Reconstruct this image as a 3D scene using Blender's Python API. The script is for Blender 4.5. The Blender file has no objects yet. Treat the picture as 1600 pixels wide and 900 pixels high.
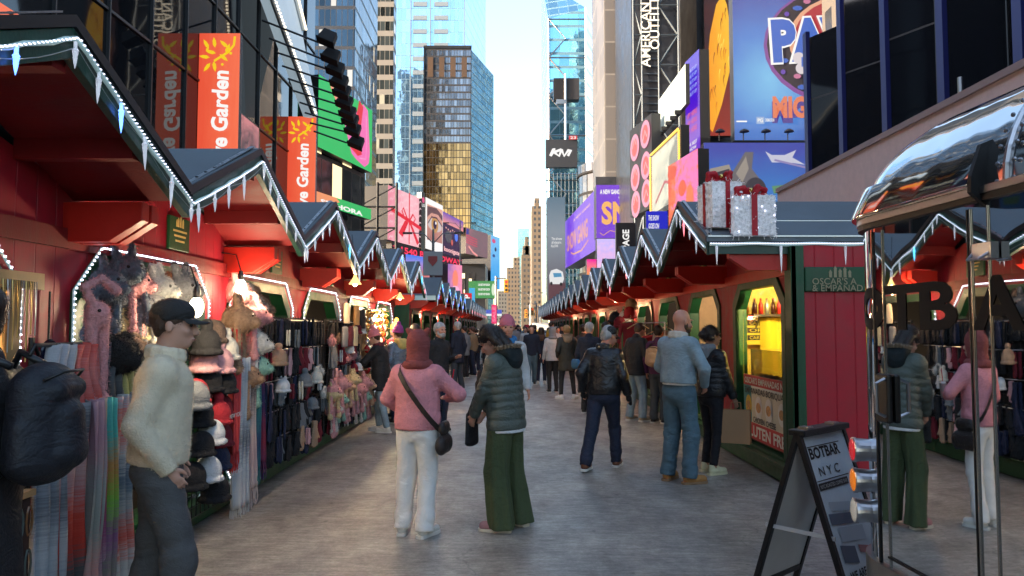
import bpy, bmesh, math, random
import numpy as np
from mathutils import Vector, Matrix, Euler
random.seed(7)
rs = np.random.RandomState(11)
SC = bpy.context.scene
COL = SC.collection
PI = math.pi
R = math.radians

# ------------------------------------------------------------ camera, sky, sun, exposure
CAMZ = 1.65
FPX = 1155.0
PITCH = math.atan(62 / FPX)
cd = bpy.data.cameras.new('camera'); cam = bpy.data.objects.new('camera', cd); COL.objects.link(cam)
cd.sensor_width = 36.0; cd.lens = 36.0 * FPX / 1600.0
cd.clip_start = 0.05; cd.clip_end = 5000
cam.location = (0, 0, CAMZ); cam.rotation_euler = (PI / 2 + PITCH, 0, 0)
SC.camera = cam
SUN_EL, SUN_AZ = 9.0, 252.0          # azimuth clockwise from +Y
w = bpy.data.worlds.new('World'); SC.world = w; w.use_nodes = True
nt = w.node_tree; bg = nt.nodes['Background']
sky = nt.nodes.new('ShaderNodeTexSky'); sky.sky_type = 'NISHITA'; sky.sun_disc = False
sky.sun_elevation = R(SUN_EL); sky.sun_rotation = R(SUN_AZ); sky.air_density = 1.0; sky.dust_density = 2.2; sky.ozone_density = 2.4
tint = nt.nodes.new('ShaderNodeVectorMath'); tint.operation = 'MULTIPLY'; tint.inputs[1].default_value = (1.20, 1.0, .88)      # warm white balance multiplied into the sky colour
nt.links.new(sky.outputs[0], tint.inputs[0]); nt.links.new(tint.outputs[0], bg.inputs[0]); bg.inputs[1].default_value = 0.15
sl = bpy.data.lights.new('sun', 'SUN'); sl.energy = 2.0; sl.angle = R(0.5); sl.color = (1, .86, .68)
so = bpy.data.objects.new('sun', sl); COL.objects.link(so)
sd = Vector((math.sin(R(SUN_AZ)) * math.cos(R(SUN_EL)), math.cos(R(SUN_AZ)) * math.cos(R(SUN_EL)), math.sin(R(SUN_EL))))
so.rotation_euler = sd.to_track_quat('Z', 'Y').to_euler()
SC.view_settings.view_transform = 'Standard'; SC.view_settings.look = 'None'
SC.view_settings.exposure = 2.85; SC.view_settings.gamma = 1.0
SC.cycles.use_denoising = True
SC.cycles.max_bounces = 8; SC.cycles.diffuse_bounces = 3; SC.cycles.glossy_bounces = 5; SC.cycles.transmission_bounces = 5
SC.cycles.transparent_max_bounces = 8
SC.cycles.caustics_reflective = False; SC.cycles.caustics_refractive = False; SC.cycles.sample_clamp_indirect = 4.0

def ray(px, py):
    a = (px - 800) / FPX; b = (450 - py) / FPX
    c, s = math.cos(PITCH), math.sin(PITCH)
    return Vector((a, c - b * s, s + b * c))
def at_y(px, py, Y):
    d = ray(px, py); t = Y / d.y; return Vector((d.x * t, Y, CAMZ + d.z * t))
def at_x(px, py, X):
    d = ray(px, py); t = X / d.x; return Vector((X, d.y * t, CAMZ + d.z * t))

# ------------------------------------------------------------ tagging helpers
def tag(o, label=None, cat=None, group=None, kind=None):
    if label: o['label'] = label
    if cat: o['category'] = cat
    if group: o['group'] = group
    if kind: o['kind'] = kind
    return o
def thing(name, label, cat, loc=(0, 0, 0), rz=0, group=None):
    o = bpy.data.objects.new(name, None); COL.objects.link(o)
    o.empty_display_size = .2; o.location = loc; o.rotation_euler = (0, 0, rz)
    return tag(o, label, cat, group)
def copy_tree(o, parent=None):
    c = o.copy(); COL.objects.link(c)
    if parent is not None: c.parent = parent
    for ch in o.children: copy_tree(ch, c)
    return c

# ------------------------------------------------------------ mesh builder
class MB:
    def __init__(self): self.v = []; self.f = []; self.m = []; self.T = Matrix.Identity(4)
    def add(self, vs, fs, mi=0, M=None):
        n = len(self.v); T = self.T if M is None else self.T @ M
        self.v += [tuple(T @ Vector(p)) for p in vs]
        self.f += [tuple(i + n for i in f) for f in fs]; self.m += [mi] * len(fs)
        return self
    def box(self, c, s, mi=0, M=None, taper=1.0):
        x, y, z = s[0] / 2, s[1] / 2, s[2] / 2
        vs = []
        for dz in (-1, 1):
            k = taper if dz > 0 else 1
            for dx, dy in ((-1, -1), (1, -1), (1, 1), (-1, 1)): vs.append((c[0] + dx * x * k, c[1] + dy * y * k, c[2] + dz * z))
        return self.add(vs, [(3, 2, 1, 0), (4, 5, 6, 7), (0, 1, 5, 4), (1, 2, 6, 5), (2, 3, 7, 6), (3, 0, 4, 7)], mi, M)
    def b2(self, a, b, mi=0):
        return self.box([(a[i] + b[i]) / 2 for i in range(3)], [abs(b[i] - a[i]) for i in range(3)], mi)
    def prism(self, poly, a, b, axis='x', mi=0, M=None):
        n = len(poly); vs = []
        for t in (a, b):
            for (p, q) in poly:
                vs.append((t, p, q) if axis == 'x' else (p, t, q) if axis == 'y' else (p, q, t))
        fs = [tuple(range(n - 1, -1, -1)), tuple(range(n, 2 * n))] + [(i, (i + 1) % n, (i + 1) % n + n, i + n) for i in range(n)]
        return self.add(vs, fs, mi, M)
    def ring(self, outer, inner, a, b, axis='x', mi=0):
        n = len(outer); vs = []
        for t in (a, b):
            for poly in (outer, inner):
                for (p, q) in poly:
                    vs.append((t, p, q) if axis == 'x' else (p, t, q))
        fs = []
        for i in range(n):
            j = (i + 1) % n
            fs += [(i, j, n + j, n + i), (2 * n + i, 3 * n + i, 3 * n + j, 2 * n + j), (i, 2 * n + i, 2 * n + j, j), (n + i, n + j, 3 * n + j, 3 * n + i)]
        return self.add(vs, fs, mi)
    def tube(self, pts, r, n=8, mi=0, closed=False, cap=True):
        pts = [Vector(p) for p in pts]; L = len(pts); rr = r if hasattr(r, '__len__') else [r] * L
        vs = []; up = Vector((0, 0, 1)); prev = None
        for i, p in enumerate(pts):
            if closed: d = pts[(i + 1) % L] - pts[i - 1]
            else: d = pts[min(i + 1, L - 1)] - pts[max(i - 1, 0)]
            if d.length < 1e-9: d = Vector((0, 0, 1))
            d.normalize()
            if prev is None:
                a = d.cross(up)
                if a.length < .05: a = d.cross(Vector((1, 0, 0)))
                a.normalize()
            else:
                a = prev - d * prev.dot(d)
                if a.length < 1e-6: a = d.orthogonal()
                a.normalize()
            prev = a; b = d.cross(a)
            for k in range(n):
                t = 2 * PI * k / n
                vs.append(p + (a * math.cos(t) + b * math.sin(t)) * rr[i])
        fs = []
        for i in range(L if closed else L - 1):
            j = (i + 1) % L
            for k in range(n):
                l = (k + 1) % n
                fs.append((i * n + k, i * n + l, j * n + l, j * n + k))
        if not closed and cap:
            fs.append(tuple(range(n - 1, -1, -1))); fs.append(tuple((L - 1) * n + k for k in range(n)))
        return self.add(vs, fs, mi)
    def lathe(self, prof, c=(0, 0, 0), n=16, mi=0, M=None, sx=1, sy=1):
        vs = []
        for (r, z) in prof:
            for k in range(n):
                t = 2 * PI * k / n; vs.append((c[0] + r * math.cos(t) * sx, c[1] + r * math.sin(t) * sy, c[2] + z))
        L = len(prof); fs = []
        for i in range(L - 1):
            for k in range(n):
                l = (k + 1) % n; fs.append((i * n + k, i * n + l, (i + 1) * n + l, (i + 1) * n + k))
        fs.append(tuple(range(n - 1, -1, -1))); fs.append(tuple((L - 1) * n + k for k in range(n)))
        return self.add(vs, fs, mi, M)
    def ball(self, c, r, n=12, m=8, mi=0, M=None):
        if not hasattr(r, '__len__'): r = (r, r, r)
        prof = [(math.sin(PI * i / m), -math.cos(PI * i / m)) for i in range(m + 1)]
        vs = []
        for (q, z) in prof:
            for k in range(n):
                t = 2 * PI * k / n; vs.append((c[0] + q * math.cos(t) * r[0], c[1] + q * math.sin(t) * r[1], c[2] + z * r[2]))
        fs = []
        for i in range(m):
            for k in range(n):
                l = (k + 1) % n; fs.append((i * n + k, i * n + l, (i + 1) * n + l, (i + 1) * n + k))
        return self.add(vs, fs, mi, M)
    def build(self, name, mats, parent=None, smooth=False, bevel=0, loc=None):
        me = bpy.data.meshes.new(name); me.from_pydata(self.v, [], self.f)
        if not isinstance(mats, (list, tuple)): mats = [mats]
        for m in mats: me.materials.append(m)
        me.polygons.foreach_set('material_index', self.m)
        if smooth: me.polygons.foreach_set('use_smooth', [True] * len(self.f))
        me.validate(); me.update()
        return link(name, me, parent, bevel, loc)
def link(name, me, parent=None, bevel=0, loc=None):
    o = bpy.data.objects.new(name, me); COL.objects.link(o)
    if parent is not None: o.parent = parent
    if loc is not None: o.location = loc
    if bevel:
        b = o.modifiers.new('bevel', 'BEVEL'); b.width = bevel; b.segments = 2; b.limit_method = 'ANGLE'
    return o

# text -> list of verts / faces
def text_geo(s, size=1.0, depth=0.0, bold=0.0, shear=0.0, align='CENTER', space=1.0):
    cu = bpy.data.curves.new('lettering_source', 'FONT'); cu.body = s; cu.size = size; cu.extrude = depth; cu.offset = bold; cu.shear = shear
    cu.align_x = align; cu.align_y = 'CENTER'; cu.space_character = space; cu.resolution_u = 3
    o = bpy.data.objects.new('lettering_source', cu)
    me = bpy.data.meshes.new_from_object(o)
    v = [tuple(p.co) for p in me.vertices]; f = [tuple(p.vertices) for p in me.polygons]
    bpy.data.objects.remove(o); bpy.data.curves.remove(cu); bpy.data.meshes.remove(me)
    return v, f
def add_text(mb, s, M, size, depth=.004, bold=0, shear=0, mi=0, align='CENTER', space=1.0, fit=None):
    v, f = text_geo(s, 1.0, 0, bold, shear, align, space)
    if not v: return
    xs = [p[0] for p in v]; ys = [p[1] for p in v]
    sx = sy = size
    if fit:
        sx = fit[0] / (max(xs) - min(xs)); sy = fit[1] / (max(ys) - min(ys))
        cx, cy = (max(xs) + min(xs)) / 2, (max(ys) + min(ys)) / 2
        v = [(p[0] - cx, p[1] - cy, p[2]) for p in v]
    n = len(v)
    vs = [(p[0] * sx, p[1] * sy, depth) for p in v]
    mb.add(vs, f, mi, M)

# ------------------------------------------------------------ materials
MATS = {}
def L(c):
    return tuple(((x / 255) / 12.92 if x / 255 <= .04045 else ((x / 255 + .055) / 1.055) ** 2.4) for x in c)
def mat(name, col=(.5, .5, .5), rough=.6, metal=0, var=0.0, vs=6.0, bump=0.0, bs=60.0, emit=None, es=0.0, trans=0, ior=1.45, stretch=None, coat=0, sheen=0, alpha=1, wood=False, fold=0):
    if name in MATS: return MATS[name]
    m = bpy.data.materials.new(name); m.use_nodes = True; MATS[name] = m
    nt = m.node_tree; N = nt.nodes; P = N['Principled BSDF']
    P.inputs['Base Color'].default_value = (*col, 1); P.inputs['Roughness'].default_value = rough; P.inputs['Metallic'].default_value = metal
    P.inputs['IOR'].default_value = ior; P.inputs['Transmission Weight'].default_value = trans; P.inputs['Alpha'].default_value = alpha
    P.inputs['Coat Weight'].default_value = coat
    P.inputs['Sheen Weight'].default_value = sheen
    if emit: P.inputs['Emission Color'].default_value = (*emit, 1); P.inputs['Emission Strength'].default_value = es
    if var or bump:
        tc = N.new('ShaderNodeTexCoord'); src = tc.outputs['Object']
        if stretch:
            mp = N.new('ShaderNodeMapping'); mp.inputs['Scale'].default_value = stretch; nt.links.new(src, mp.inputs[0]); src = mp.outputs[0]
    if var:
        n = N.new('ShaderNodeTexNoise'); n.inputs['Scale'].default_value = vs; n.inputs['Detail'].default_value = 5; n.inputs['Roughness'].default_value = .65
        nt.links.new(src, n.inputs['Vector'])
        r = N.new('ShaderNodeMapRange'); r.inputs[1].default_value = .3; r.inputs[2].default_value = .7; r.inputs[3].default_value = 1 - var; r.inputs[4].default_value = 1 + var
        nt.links.new(n.outputs[0], r.inputs[0])
        x = N.new('ShaderNodeVectorMath'); x.operation = 'SCALE'; x.inputs[0].default_value = col; nt.links.new(r.outputs[0], x.inputs['Scale'])
        nt.links.new(x.outputs[0], P.inputs['Base Color'])
        r2 = N.new('ShaderNodeMapRange'); r2.inputs[1].default_value = .3; r2.inputs[2].default_value = .7; r2.inputs[3].default_value = max(.02, rough - .12 * min(1, rough * 2)); r2.inputs[4].default_value = min(1, rough + .12 * min(1, rough * 2))
        nt.links.new(n.outputs[0], r2.inputs[0]); nt.links.new(r2.outputs[0], P.inputs['Roughness'])
    if bump:
        n = N.new('ShaderNodeTexNoise'); n.inputs['Scale'].default_value = bs; n.inputs['Detail'].default_value = 3; nt.links.new(src, n.inputs['Vector'])
        b = N.new('ShaderNodeBump'); b.inputs['Strength'].default_value = bump; b.inputs['Distance'].default_value = .01; nt.links.new(n.outputs[0], b.inputs['Height']); nt.links.new(b.outputs[0], P.inputs['Normal'])
    if fold:      # creases: ridges of a warped noise, larger than the weave
        mp = N.new('ShaderNodeMapping'); mp.inputs['Scale'].default_value = (1, 1, 1.7); nt.links.new(tc.outputs['Object'], mp.inputs[0])
        n2 = N.new('ShaderNodeTexNoise'); n2.inputs['Scale'].default_value = 6.5; n2.inputs['Detail'].default_value = 2.5; n2.inputs['Distortion'].default_value = 1.4; nt.links.new(mp.outputs[0], n2.inputs[0])
        s_ = N.new('ShaderNodeMath'); s_.operation = 'SUBTRACT'; s_.inputs[1].default_value = .5; nt.links.new(n2.outputs[0], s_.inputs[0]); a_ = N.new('ShaderNodeMath'); a_.operation = 'ABSOLUTE'; nt.links.new(s_.outputs[0], a_.inputs[0])
        b2 = N.new('ShaderNodeBump'); b2.inputs['Strength'].default_value = fold; b2.inputs['Distance'].default_value = .09; nt.links.new(a_.outputs[0], b2.inputs['Height']); nt.links.new(b2.outputs[0], b.inputs['Normal'])
    return m
def emat(name, col, es=1.0):
    """lit screen / lamp colour; col is sRGB 0-255"""
    if name in MATS: return MATS[name]
    m = bpy.data.materials.new(name); m.use_nodes = True; MATS[name] = m
    P = m.node_tree.nodes['Principled BSDF']; c = L(col)
    P.inputs['Base Color'].default_value = (.02, .02, .02, 1); P.inputs['Roughness'].default_value = .4
    P.inputs['Emission Color'].default_value = (*c, 1); P.inputs['Emission Strength'].default_value = es
    return m
ES = 1.0 / 2 ** SC.view_settings.exposure      # a lit screen then shows its own colour at this exposure
def boards(name, col, pitch=.15, axis=1, rough=.55, var=.12, dirt=.0):
    """painted vertical boards: thin dark grooves as bump + colour noise"""
    m = mat(name, col, rough, var=var, vs=5, bump=.0)
    nt = m.node_tree; N = nt.nodes; P = N['Principled BSDF']
    tc = N.new('ShaderNodeTexCoord'); sp = N.new('ShaderNodeSeparateXYZ'); nt.links.new(tc.outputs['Object'], sp.inputs[0])
    d = N.new('ShaderNodeMath'); d.operation = 'DIVIDE'; d.inputs[1].default_value = pitch; nt.links.new(sp.outputs[axis], d.inputs[0])
    f = N.new('ShaderNodeMath'); f.operation = 'FRACT'; nt.links.new(d.outputs[0], f.inputs[0])
    a = N.new('ShaderNodeMath'); a.operation = 'SUBTRACT'; a.inputs[1].default_value = .5; nt.links.new(f.outputs[0], a.inputs[0])
    b = N.new('ShaderNodeMath'); b.operation = 'ABSOLUTE'; nt.links.new(a.outputs[0], b.inputs[0])
    g = N.new('ShaderNodeMapRange'); g.inputs[1].default_value = .46; g.inputs[2].default_value = .5; g.inputs[3].default_value = 1; g.inputs[4].default_value = 0; nt.links.new(b.outputs[0], g.inputs[0])
    n = N.new('ShaderNodeTexNoise'); n.inputs['Scale'].default_value = 40; mp = N.new('ShaderNodeMapping'); mp.inputs['Scale'].default_value = (1, 1, .08); nt.links.new(tc.outputs['Object'], mp.inputs[0]); nt.links.new(mp.outputs[0], n.inputs[0])
    s = N.new('ShaderNodeMath'); s.operation = 'MULTIPLY_ADD'; s.inputs[1].default_value = .15; nt.links.new(n.outputs[0], s.inputs[0]); nt.links.new(g.outputs[0], s.inputs[2])
    bu = N.new('ShaderNodeBump'); bu.inputs['Strength'].default_value = .7; bu.inputs['Distance'].default_value = .008; nt.links.new(s.outputs[0], bu.inputs['Height']); nt.links.new(bu.outputs[0], P.inputs['Normal'])
    return m
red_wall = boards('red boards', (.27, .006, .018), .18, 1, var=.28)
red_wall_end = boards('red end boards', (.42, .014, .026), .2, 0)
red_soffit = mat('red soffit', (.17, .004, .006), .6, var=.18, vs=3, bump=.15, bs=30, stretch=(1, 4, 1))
red_beam = mat('orange red beam', (.46, .016, .008), .45, var=.12, vs=4, bump=.1, bs=40)
green_paint = mat('green paint', (.007, .062, .022), .45, var=.25, vs=5, bump=.1, bs=50)
green_dark = mat('dark green fascia', (.008, .045, .033), .4, var=.25, vs=8, bump=.15, bs=60)
slate = mat('slate grey roofing', (.12, .145, .165), .75, var=.16, vs=2.5, bump=.3, bs=140)
black_edge = mat('black drip edge', (.012, .012, .013), .4)
alu = mat('galvanised strip', (.45, .48, .5), .35, metal=1, var=.2, vs=20)
wire_grey = mat('clear wire', (.25, .27, .28), .4)
wood_floor = mat('plywood', (.30, .17, .08), .7, var=.2, vs=6, stretch=(1, 8, 1))
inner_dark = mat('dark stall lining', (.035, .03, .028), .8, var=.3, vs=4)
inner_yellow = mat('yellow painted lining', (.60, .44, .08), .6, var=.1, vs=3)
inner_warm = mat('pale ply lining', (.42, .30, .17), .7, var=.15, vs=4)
led_white = emat('white led', (222, 226, 255), .42)
led_frame = emat('frame led', (235, 232, 255), 1.6)
led_rope = mat('rope light', (.30, .42, .42), .25, trans=.0, emit=(.55, .8, .85), es=.03, coat=.5)
rope_dark = mat('unlit rope light', (.35, .5, .48), .25, coat=.5, emit=(.6, .8, .85), es=.10)
ice_clear = mat('icicle clear', (.85, .88, .92), .12, trans=.55, emit=(.8, .85, 1), es=.03)
ice_pink = mat('icicle pink', (.9, .6, .65), .15, trans=.4, emit=(1, .25, .3), es=.16)
ice_blue = mat('icicle blue', (.5, .6, .95), .15, trans=.4, emit=(.1, .25, 1), es=.4)
ice_purple = mat('icicle purple', (.6, .3, .9), .15, trans=.3, emit=(.55, .05, 1), es=.7)
ice_cyan = mat('icicle cyan', (.5, .8, .95), .15, trans=.4, emit=(.1, .6, 1), es=.25)
gold_paint = mat('gold paint', (.55, .38, .12), .45)
bulb_on = emat('bulb on', (255, 236, 190), 4.0)
black_plastic = mat('black plastic', (.012, .012, .013), .35)
black_matte = mat('black matte', (.015, .015, .016), .7, var=.2, vs=20)
steel = mat('steel', (.5, .5, .52), .3, metal=1)
# ------------------------------------------------------------ ground
def make_ground():
    m = bpy.data.materials.new('painted plaza concrete'); m.use_nodes = True
    nt = m.node_tree; N = nt.nodes; K = nt.links; P = N['Principled BSDF']
    tc = N.new('ShaderNodeTexCoord')
    def noise(sc, det=6, stretch=None, rough=.6, dist=0):
        n = N.new('ShaderNodeTexNoise'); n.inputs['Scale'].default_value = sc; n.inputs['Detail'].default_value = det; n.inputs['Roughness'].default_value = rough; n.inputs['Distortion'].default_value = dist
        if stretch:
            mp = N.new('ShaderNodeMapping'); mp.inputs['Scale'].default_value = stretch; mp.inputs['Rotation'].default_value = (0, 0, .25); K.new(tc.outputs['Object'], mp.inputs[0]); K.new(mp.outputs[0], n.inputs[0])
        else: K.new(tc.outputs['Object'], n.inputs[0])
        return n.outputs[0]
    def ramp(src, a, b, lo, hi):
        r = N.new('ShaderNodeMapRange'); r.inputs[1].default_value = a; r.inputs[2].default_value = b; r.inputs[3].default_value = lo; r.inputs[4].default_value = hi; K.new(src, r.inputs[0]); return r.outputs[0]
    def mul(a, b):
        x = N.new('ShaderNodeMath'); x.operation = 'MULTIPLY'; K.new(a, x.inputs[0]); K.new(b, x.inputs[1]); return x.outputs[0]
    big = ramp(noise(.5, 6, dist=.2), .35, .65, .74, 1.15)
    mid = ramp(noise(2.6, 10, (1, .6, 1), .78, .15), .33, .68, .60, 1.32)
    fine = ramp(noise(38, 4), .3, .7, .82, 1.16)
    scr = ramp(noise(9, 9, (.5, 2.4, 1), .8, .2), .42, .72, .78, 1.4)
    v = mul(mul(big, mid), mul(fine, scr))
    sc = N.new('ShaderNodeVectorMath'); sc.operation = 'SCALE'; sc.inputs[0].default_value = (.285, .258, .222); K.new(v, sc.inputs['Scale'])
    # dark oily spots
    vo = N.new('ShaderNodeTexVoronoi'); vo.inputs['Scale'].default_value = .8; K.new(tc.outputs['Object'], vo.inputs[0])
    sp = ramp(vo.outputs[0], .02, .06, .35, 1)
    s2 = N.new('ShaderNodeVectorMath'); s2.operation = 'SCALE'; K.new(sc.outputs[0], s2.inputs[0]); K.new(sp, s2.inputs['Scale'])
    # hairline cracks
    ve = N.new('ShaderNodeTexVoronoi'); ve.feature = 'DISTANCE_TO_EDGE'; ve.inputs['Scale'].default_value = .38; wp = N.new('ShaderNodeTexNoise'); wp.inputs['Scale'].default_value = 2.5; wp.inputs['Detail'].default_value = 6; K.new(tc.outputs['Object'], wp.inputs[0])
    wa = N.new('ShaderNodeVectorMath'); wa.operation = 'MULTIPLY_ADD'; K.new(wp.outputs['Color'], wa.inputs[0]); wa.inputs[1].default_value = (.7, .7, .7); K.new(tc.outputs['Object'], wa.inputs[2]); K.new(wa.outputs[0], ve.inputs[0])
    ck = ramp(ve.outputs[0], .001, .004, .7, 1); s4 = N.new('ShaderNodeVectorMath'); s4.operation = 'SCALE'; K.new(s2.outputs[0], s4.inputs[0]); K.new(ck, s4.inputs['Scale'])
    # gum spots, small and scattered
    vg = N.new('ShaderNodeTexVoronoi'); vg.inputs['Scale'].default_value = 3.2; K.new(tc.outputs['Object'], vg.inputs[0]); gs = ramp(vg.outputs[0], .05, .075, .5, 1); s5 = N.new('ShaderNodeVectorMath'); s5.operation = 'SCALE'; K.new(s4.outputs[0], s5.inputs[0]); K.new(gs, s5.inputs['Scale'])
    K.new(s5.outputs[0], P.inputs['Base Color'])
    K.new(ramp(mul(mid, scr), .5, 1.5, .58, .30), P.inputs['Roughness'])
    P.inputs['Specular IOR Level'].default_value = .55
    b = N.new('ShaderNodeBump'); b.inputs['Strength'].default_value = .5; b.inputs['Distance'].default_value = .006
    K.new(mul(fine, mid), b.inputs['Height']); K.new(b.outputs[0], P.inputs['Normal'])
    mb = MB(); mb.add([(-400, -60, 0), (400, -60, 0), (400, 900, 0), (-400, 900, 0)], [(0, 1, 2, 3)])
    tag(mb.build('ground', m), kind='structure')
make_ground()

# ------------------------------------------------------------ market stalls
def hole(yw, zb, zt, c):
    return [(-yw, zb), (yw, zb), (yw, zt - c), (yw - c, zt), (-yw + c, zt), (-yw, zt - c)]
def stall_parts(root, side, wall_x, eave, zv, zp, lit, near=2, roof_back=3.0, interior='dark', wy=.96, wshift=0.0, plaque=True, wz=(.22, 2.13)):
    """local frame: x away from the aisle with the wall face at 0, y along the aisle, width 2.5; near: 2 full detail, 1 some, 0 little"""
    W = 1.25
    e = -eave
    zb, zt = wz
    c = .27
    hl = [(y + wshift, z) for y, z in hole(wy, zb, zt, c)]
    # front wall with a chamfered opening
    outer = [(-W, 0), (W, 0), (W, zv + .02), (.45, zp - .12 - (zp - zv) * .36), (-.45, zp - .12 - (zp - zv) * .36), (-W, zv + .02)]
    mb = MB(); mb.ring(outer, hl, 0, .05); mb.build('wall', red_wall, root)
    # green window frame
    def off(poly, d):
        out = []
        cy, cz = sum(p[0] for p in poly) / 6, sum(p[1] for p in poly) / 6
        (yw) = wy
        return [(y + wshift, z) for y, z in hole(wy + d, zb - d, zt + d, c + d * .4)]
    inn = [(y + wshift, z) for y, z in hole(wy - .10, zb + .02, zt - .10, c - .03)]
    mb = MB(); mb.ring(off(hl, .015), inn, -.025, .13); mb.build('window_frame', green_paint, root, bevel=.006 if near == 2 else 0)
    # lining
    D = 2.1
    mb = MB()
    mb.b2((D, -W + .03, 0), (D + .04, W - .03, 2.6)); mb.b2((.26, -W + .02, 0), (D, -W + .05, 2.6)); mb.b2((.26, W - .05, 0), (D, W - .02, 2.6)); mb.b2((.05, -W + .05, .1), (D, W - .05, .14))
    mb.b2((.05, -W + .05, 2.42), (D, W - .05, 2.45))
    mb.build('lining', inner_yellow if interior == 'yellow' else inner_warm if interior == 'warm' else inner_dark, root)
    # base sill
    mb = MB(); mb.b2((-.10, -W, .02), (.02, W, .17)); mb.b2((-.13, -W, .17), (.3, W, .205)); mb.build('sill', green_paint, root, bevel=.006 if near == 2 else 0)
    mb = MB(); mb.b2((-.06, -W, 0), (2.1, W, .08)); mb.build('skid', black_matte, root)
    # roof: two slopes, ridge at right angles to the aisle
    th = .05
    for s in (-1, 1):
        mb = MB()
        a = (0, zp + th); b = (s * (W + .02), zv + th)
        mb.prism([(a[0], a[1] - th), (b[0], b[1] - th), b, a], e - .02, roof_back, 'x'); mb.build('roof', slate, root)
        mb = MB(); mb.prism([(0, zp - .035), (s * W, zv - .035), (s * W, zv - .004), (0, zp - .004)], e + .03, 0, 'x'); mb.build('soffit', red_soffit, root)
        # fascia board
        mb = MB(); mb.prism([(0, zp - .15), (s * W, zv - .14), (s * W, zv - .003), (0, zp - .003)], e - .02, e + .025, 'x'); mb.build('fascia', green_dark, root, bevel=.004 if near == 2 else 0)
        mb = MB(); mb.prism([(0, zp), (s * (W + .02), zv), (s * (W + .02), zv + th + .006), (0, zp + th + .006)], e - .035, e - .02, 'x')
        mb.build('drip_edge', black_edge, root)
        if near:
            mb = MB()
            d = Vector((0, s * W, zv - zp)); n = 9
            mb.prism([(s * .03, zp + th + .003), (s * W, zv + th + .003), (s * W, zv + th + .012), (s * .03, zp + th + .012)], e + .01, e + .045, 'x', 0)
            for k in range(n):
                t = (k + .5) / n; mb.box((e + .028, s * W * t, zp + (zv - zp) * t + th + .016), (.016, .016, .008), 1)
            mb.build('flashing', [alu, black_edge], root)
    # rope lights
    def rope(pts, r, name, m1, beads=True):
        mb = MB(); mb.tube(pts, r, 8 if near == 2 else 5)
        o = mb.build(name, m1, root, smooth=True); return o
    n = 14 if near == 2 else 4
    for s in (-1, 1):
        pts = []
        for k in range(n + 1):
            t = k / n; pts.append((e - .035 - .006 * math.sin(t * 9), s * W * t, zp + (zv - zp) * t - .055 - .014 * math.sin(t * PI) + .006 * math.sin(k * 2.1)))
        rope(pts, .012, 'rope_light', led_rope)
        if near:                              # bright beads of the rope
            mb = MB(); nb = 46 if near == 2 else 24
            for k in range(nb):
                t = (k + .5) / nb; p = Vector((e - .05, s * W * t, zp + (zv - zp) * t - .052 - .014 * math.sin(t * PI)))
                mb.box(p, (.009, .013, .005), M=None)
            mb.build('rope_beads', led_white, root)
        if near == 2:
            pts = []
            for k in range(n + 1):
                t = k / n; pts.append((e - .04, s * W * t, zp + (zv - zp) * t - .095 - .03 * abs(math.sin(t * PI * 2))))
            mb = MB(); mb.tube(pts, .0022, 4); mb.build('cable', wire_grey, root)
    # icicles
    cols = [ice_clear] * (11 if side < 0 else 14) + [ice_pink] * 1 + ([ice_blue, ice_cyan] if side < 0 else [])
    for s in (-1, 1):
        for t in ((.0 if s > 0 else .14), .30, .52, .76, .97):
            if side > 0 and t == .97 and s < 0: continue
            t2 = min(.99, t + random.uniform(-.03, .03)); ln = random.uniform(.08, .17)
            p = Vector((e - .045, s * W * t2, zp + (zv - zp) * t2 - .10))
            mb = MB(); prof = [(.001, -ln), (.007, -ln * .7), (.010, -ln * .45), (.009, -ln * .42), (.013, -ln * .2), (.012, -ln * .16), (.015, -.01), (.008, .0), (.008, .03)]
            mb.lathe(prof, n=7 if near else 5, M=Matrix.Rotation(random.uniform(-.1, .1), 4, 'X'))
            mb.build('icicle_light', random.choice(cols), root, loc=p)
    # outrigger beams under the valleys, rafters, ridge beam
    for s in (-1, 1):
        yb = s * (W - .06)
        mb = MB(); mb.prism([(0, zv - .30), (e + .42, zv - .30), (e + .22, zv - .17), (e + .22, zv - .06), (0, zv - .06)], yb - .045, yb + .045, 'y')
        mb.build('beam', red_beam, root, bevel=.004 if near else 0)
        mb = MB(); q = .58
        mb.prism([(s * (W * q) - .04, zp + (zv - zp) * q - .13), (s * (W * q) + .04, zp + (zv - zp) * q - .13), (s * (W * q) + .04, zp + (zv - zp) * q - .02), (s * (W * q) - .04, zp + (zv - zp) * q - .02)], e + .05, 0, 'x')
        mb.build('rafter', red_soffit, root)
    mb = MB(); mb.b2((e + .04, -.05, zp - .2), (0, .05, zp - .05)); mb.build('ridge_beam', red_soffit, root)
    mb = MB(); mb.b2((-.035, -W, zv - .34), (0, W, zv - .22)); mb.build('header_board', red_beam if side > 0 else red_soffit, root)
    # LED strip round the opening
    if lit:
        o1 = [(y + wshift, z) for y, z in hole(wy + .045, zb - .03, zt + .04, c + .02)]
        # small chamfers at the foot as well
        (a, b_, c_, d_, e_, f_) = o1
        k = .12
        path = [(a[0] + k, a[1]), (b_[0] - k, b_[1]), (b_[0], b_[1] + k), c_, d_, e_, f_, (a[0], a[1] + k)]
        pts = [(-.04, y, z) for y, z in path]
        mb = MB(); mb.tube(pts, .008, 5, closed=True); mb.build('light_strip', led_rope, root)
        mb = MB(); step = .035 if near == 2 else .07
        for i in range(len(path)):
            p, q2 = Vector((0, *path[i])), Vector((0, *path[(i + 1) % len(path)])); nn = max(1, int((q2 - p).length / step))
            for j in range(nn):
                r_ = p + (q2 - p) * (j + .5) / nn; sz = .009 if near == 2 else .014
                mb.box((-.05, r_.y, r_.z), (.008, sz, sz))
        mb.build('light_beads', led_frame, root)
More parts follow.
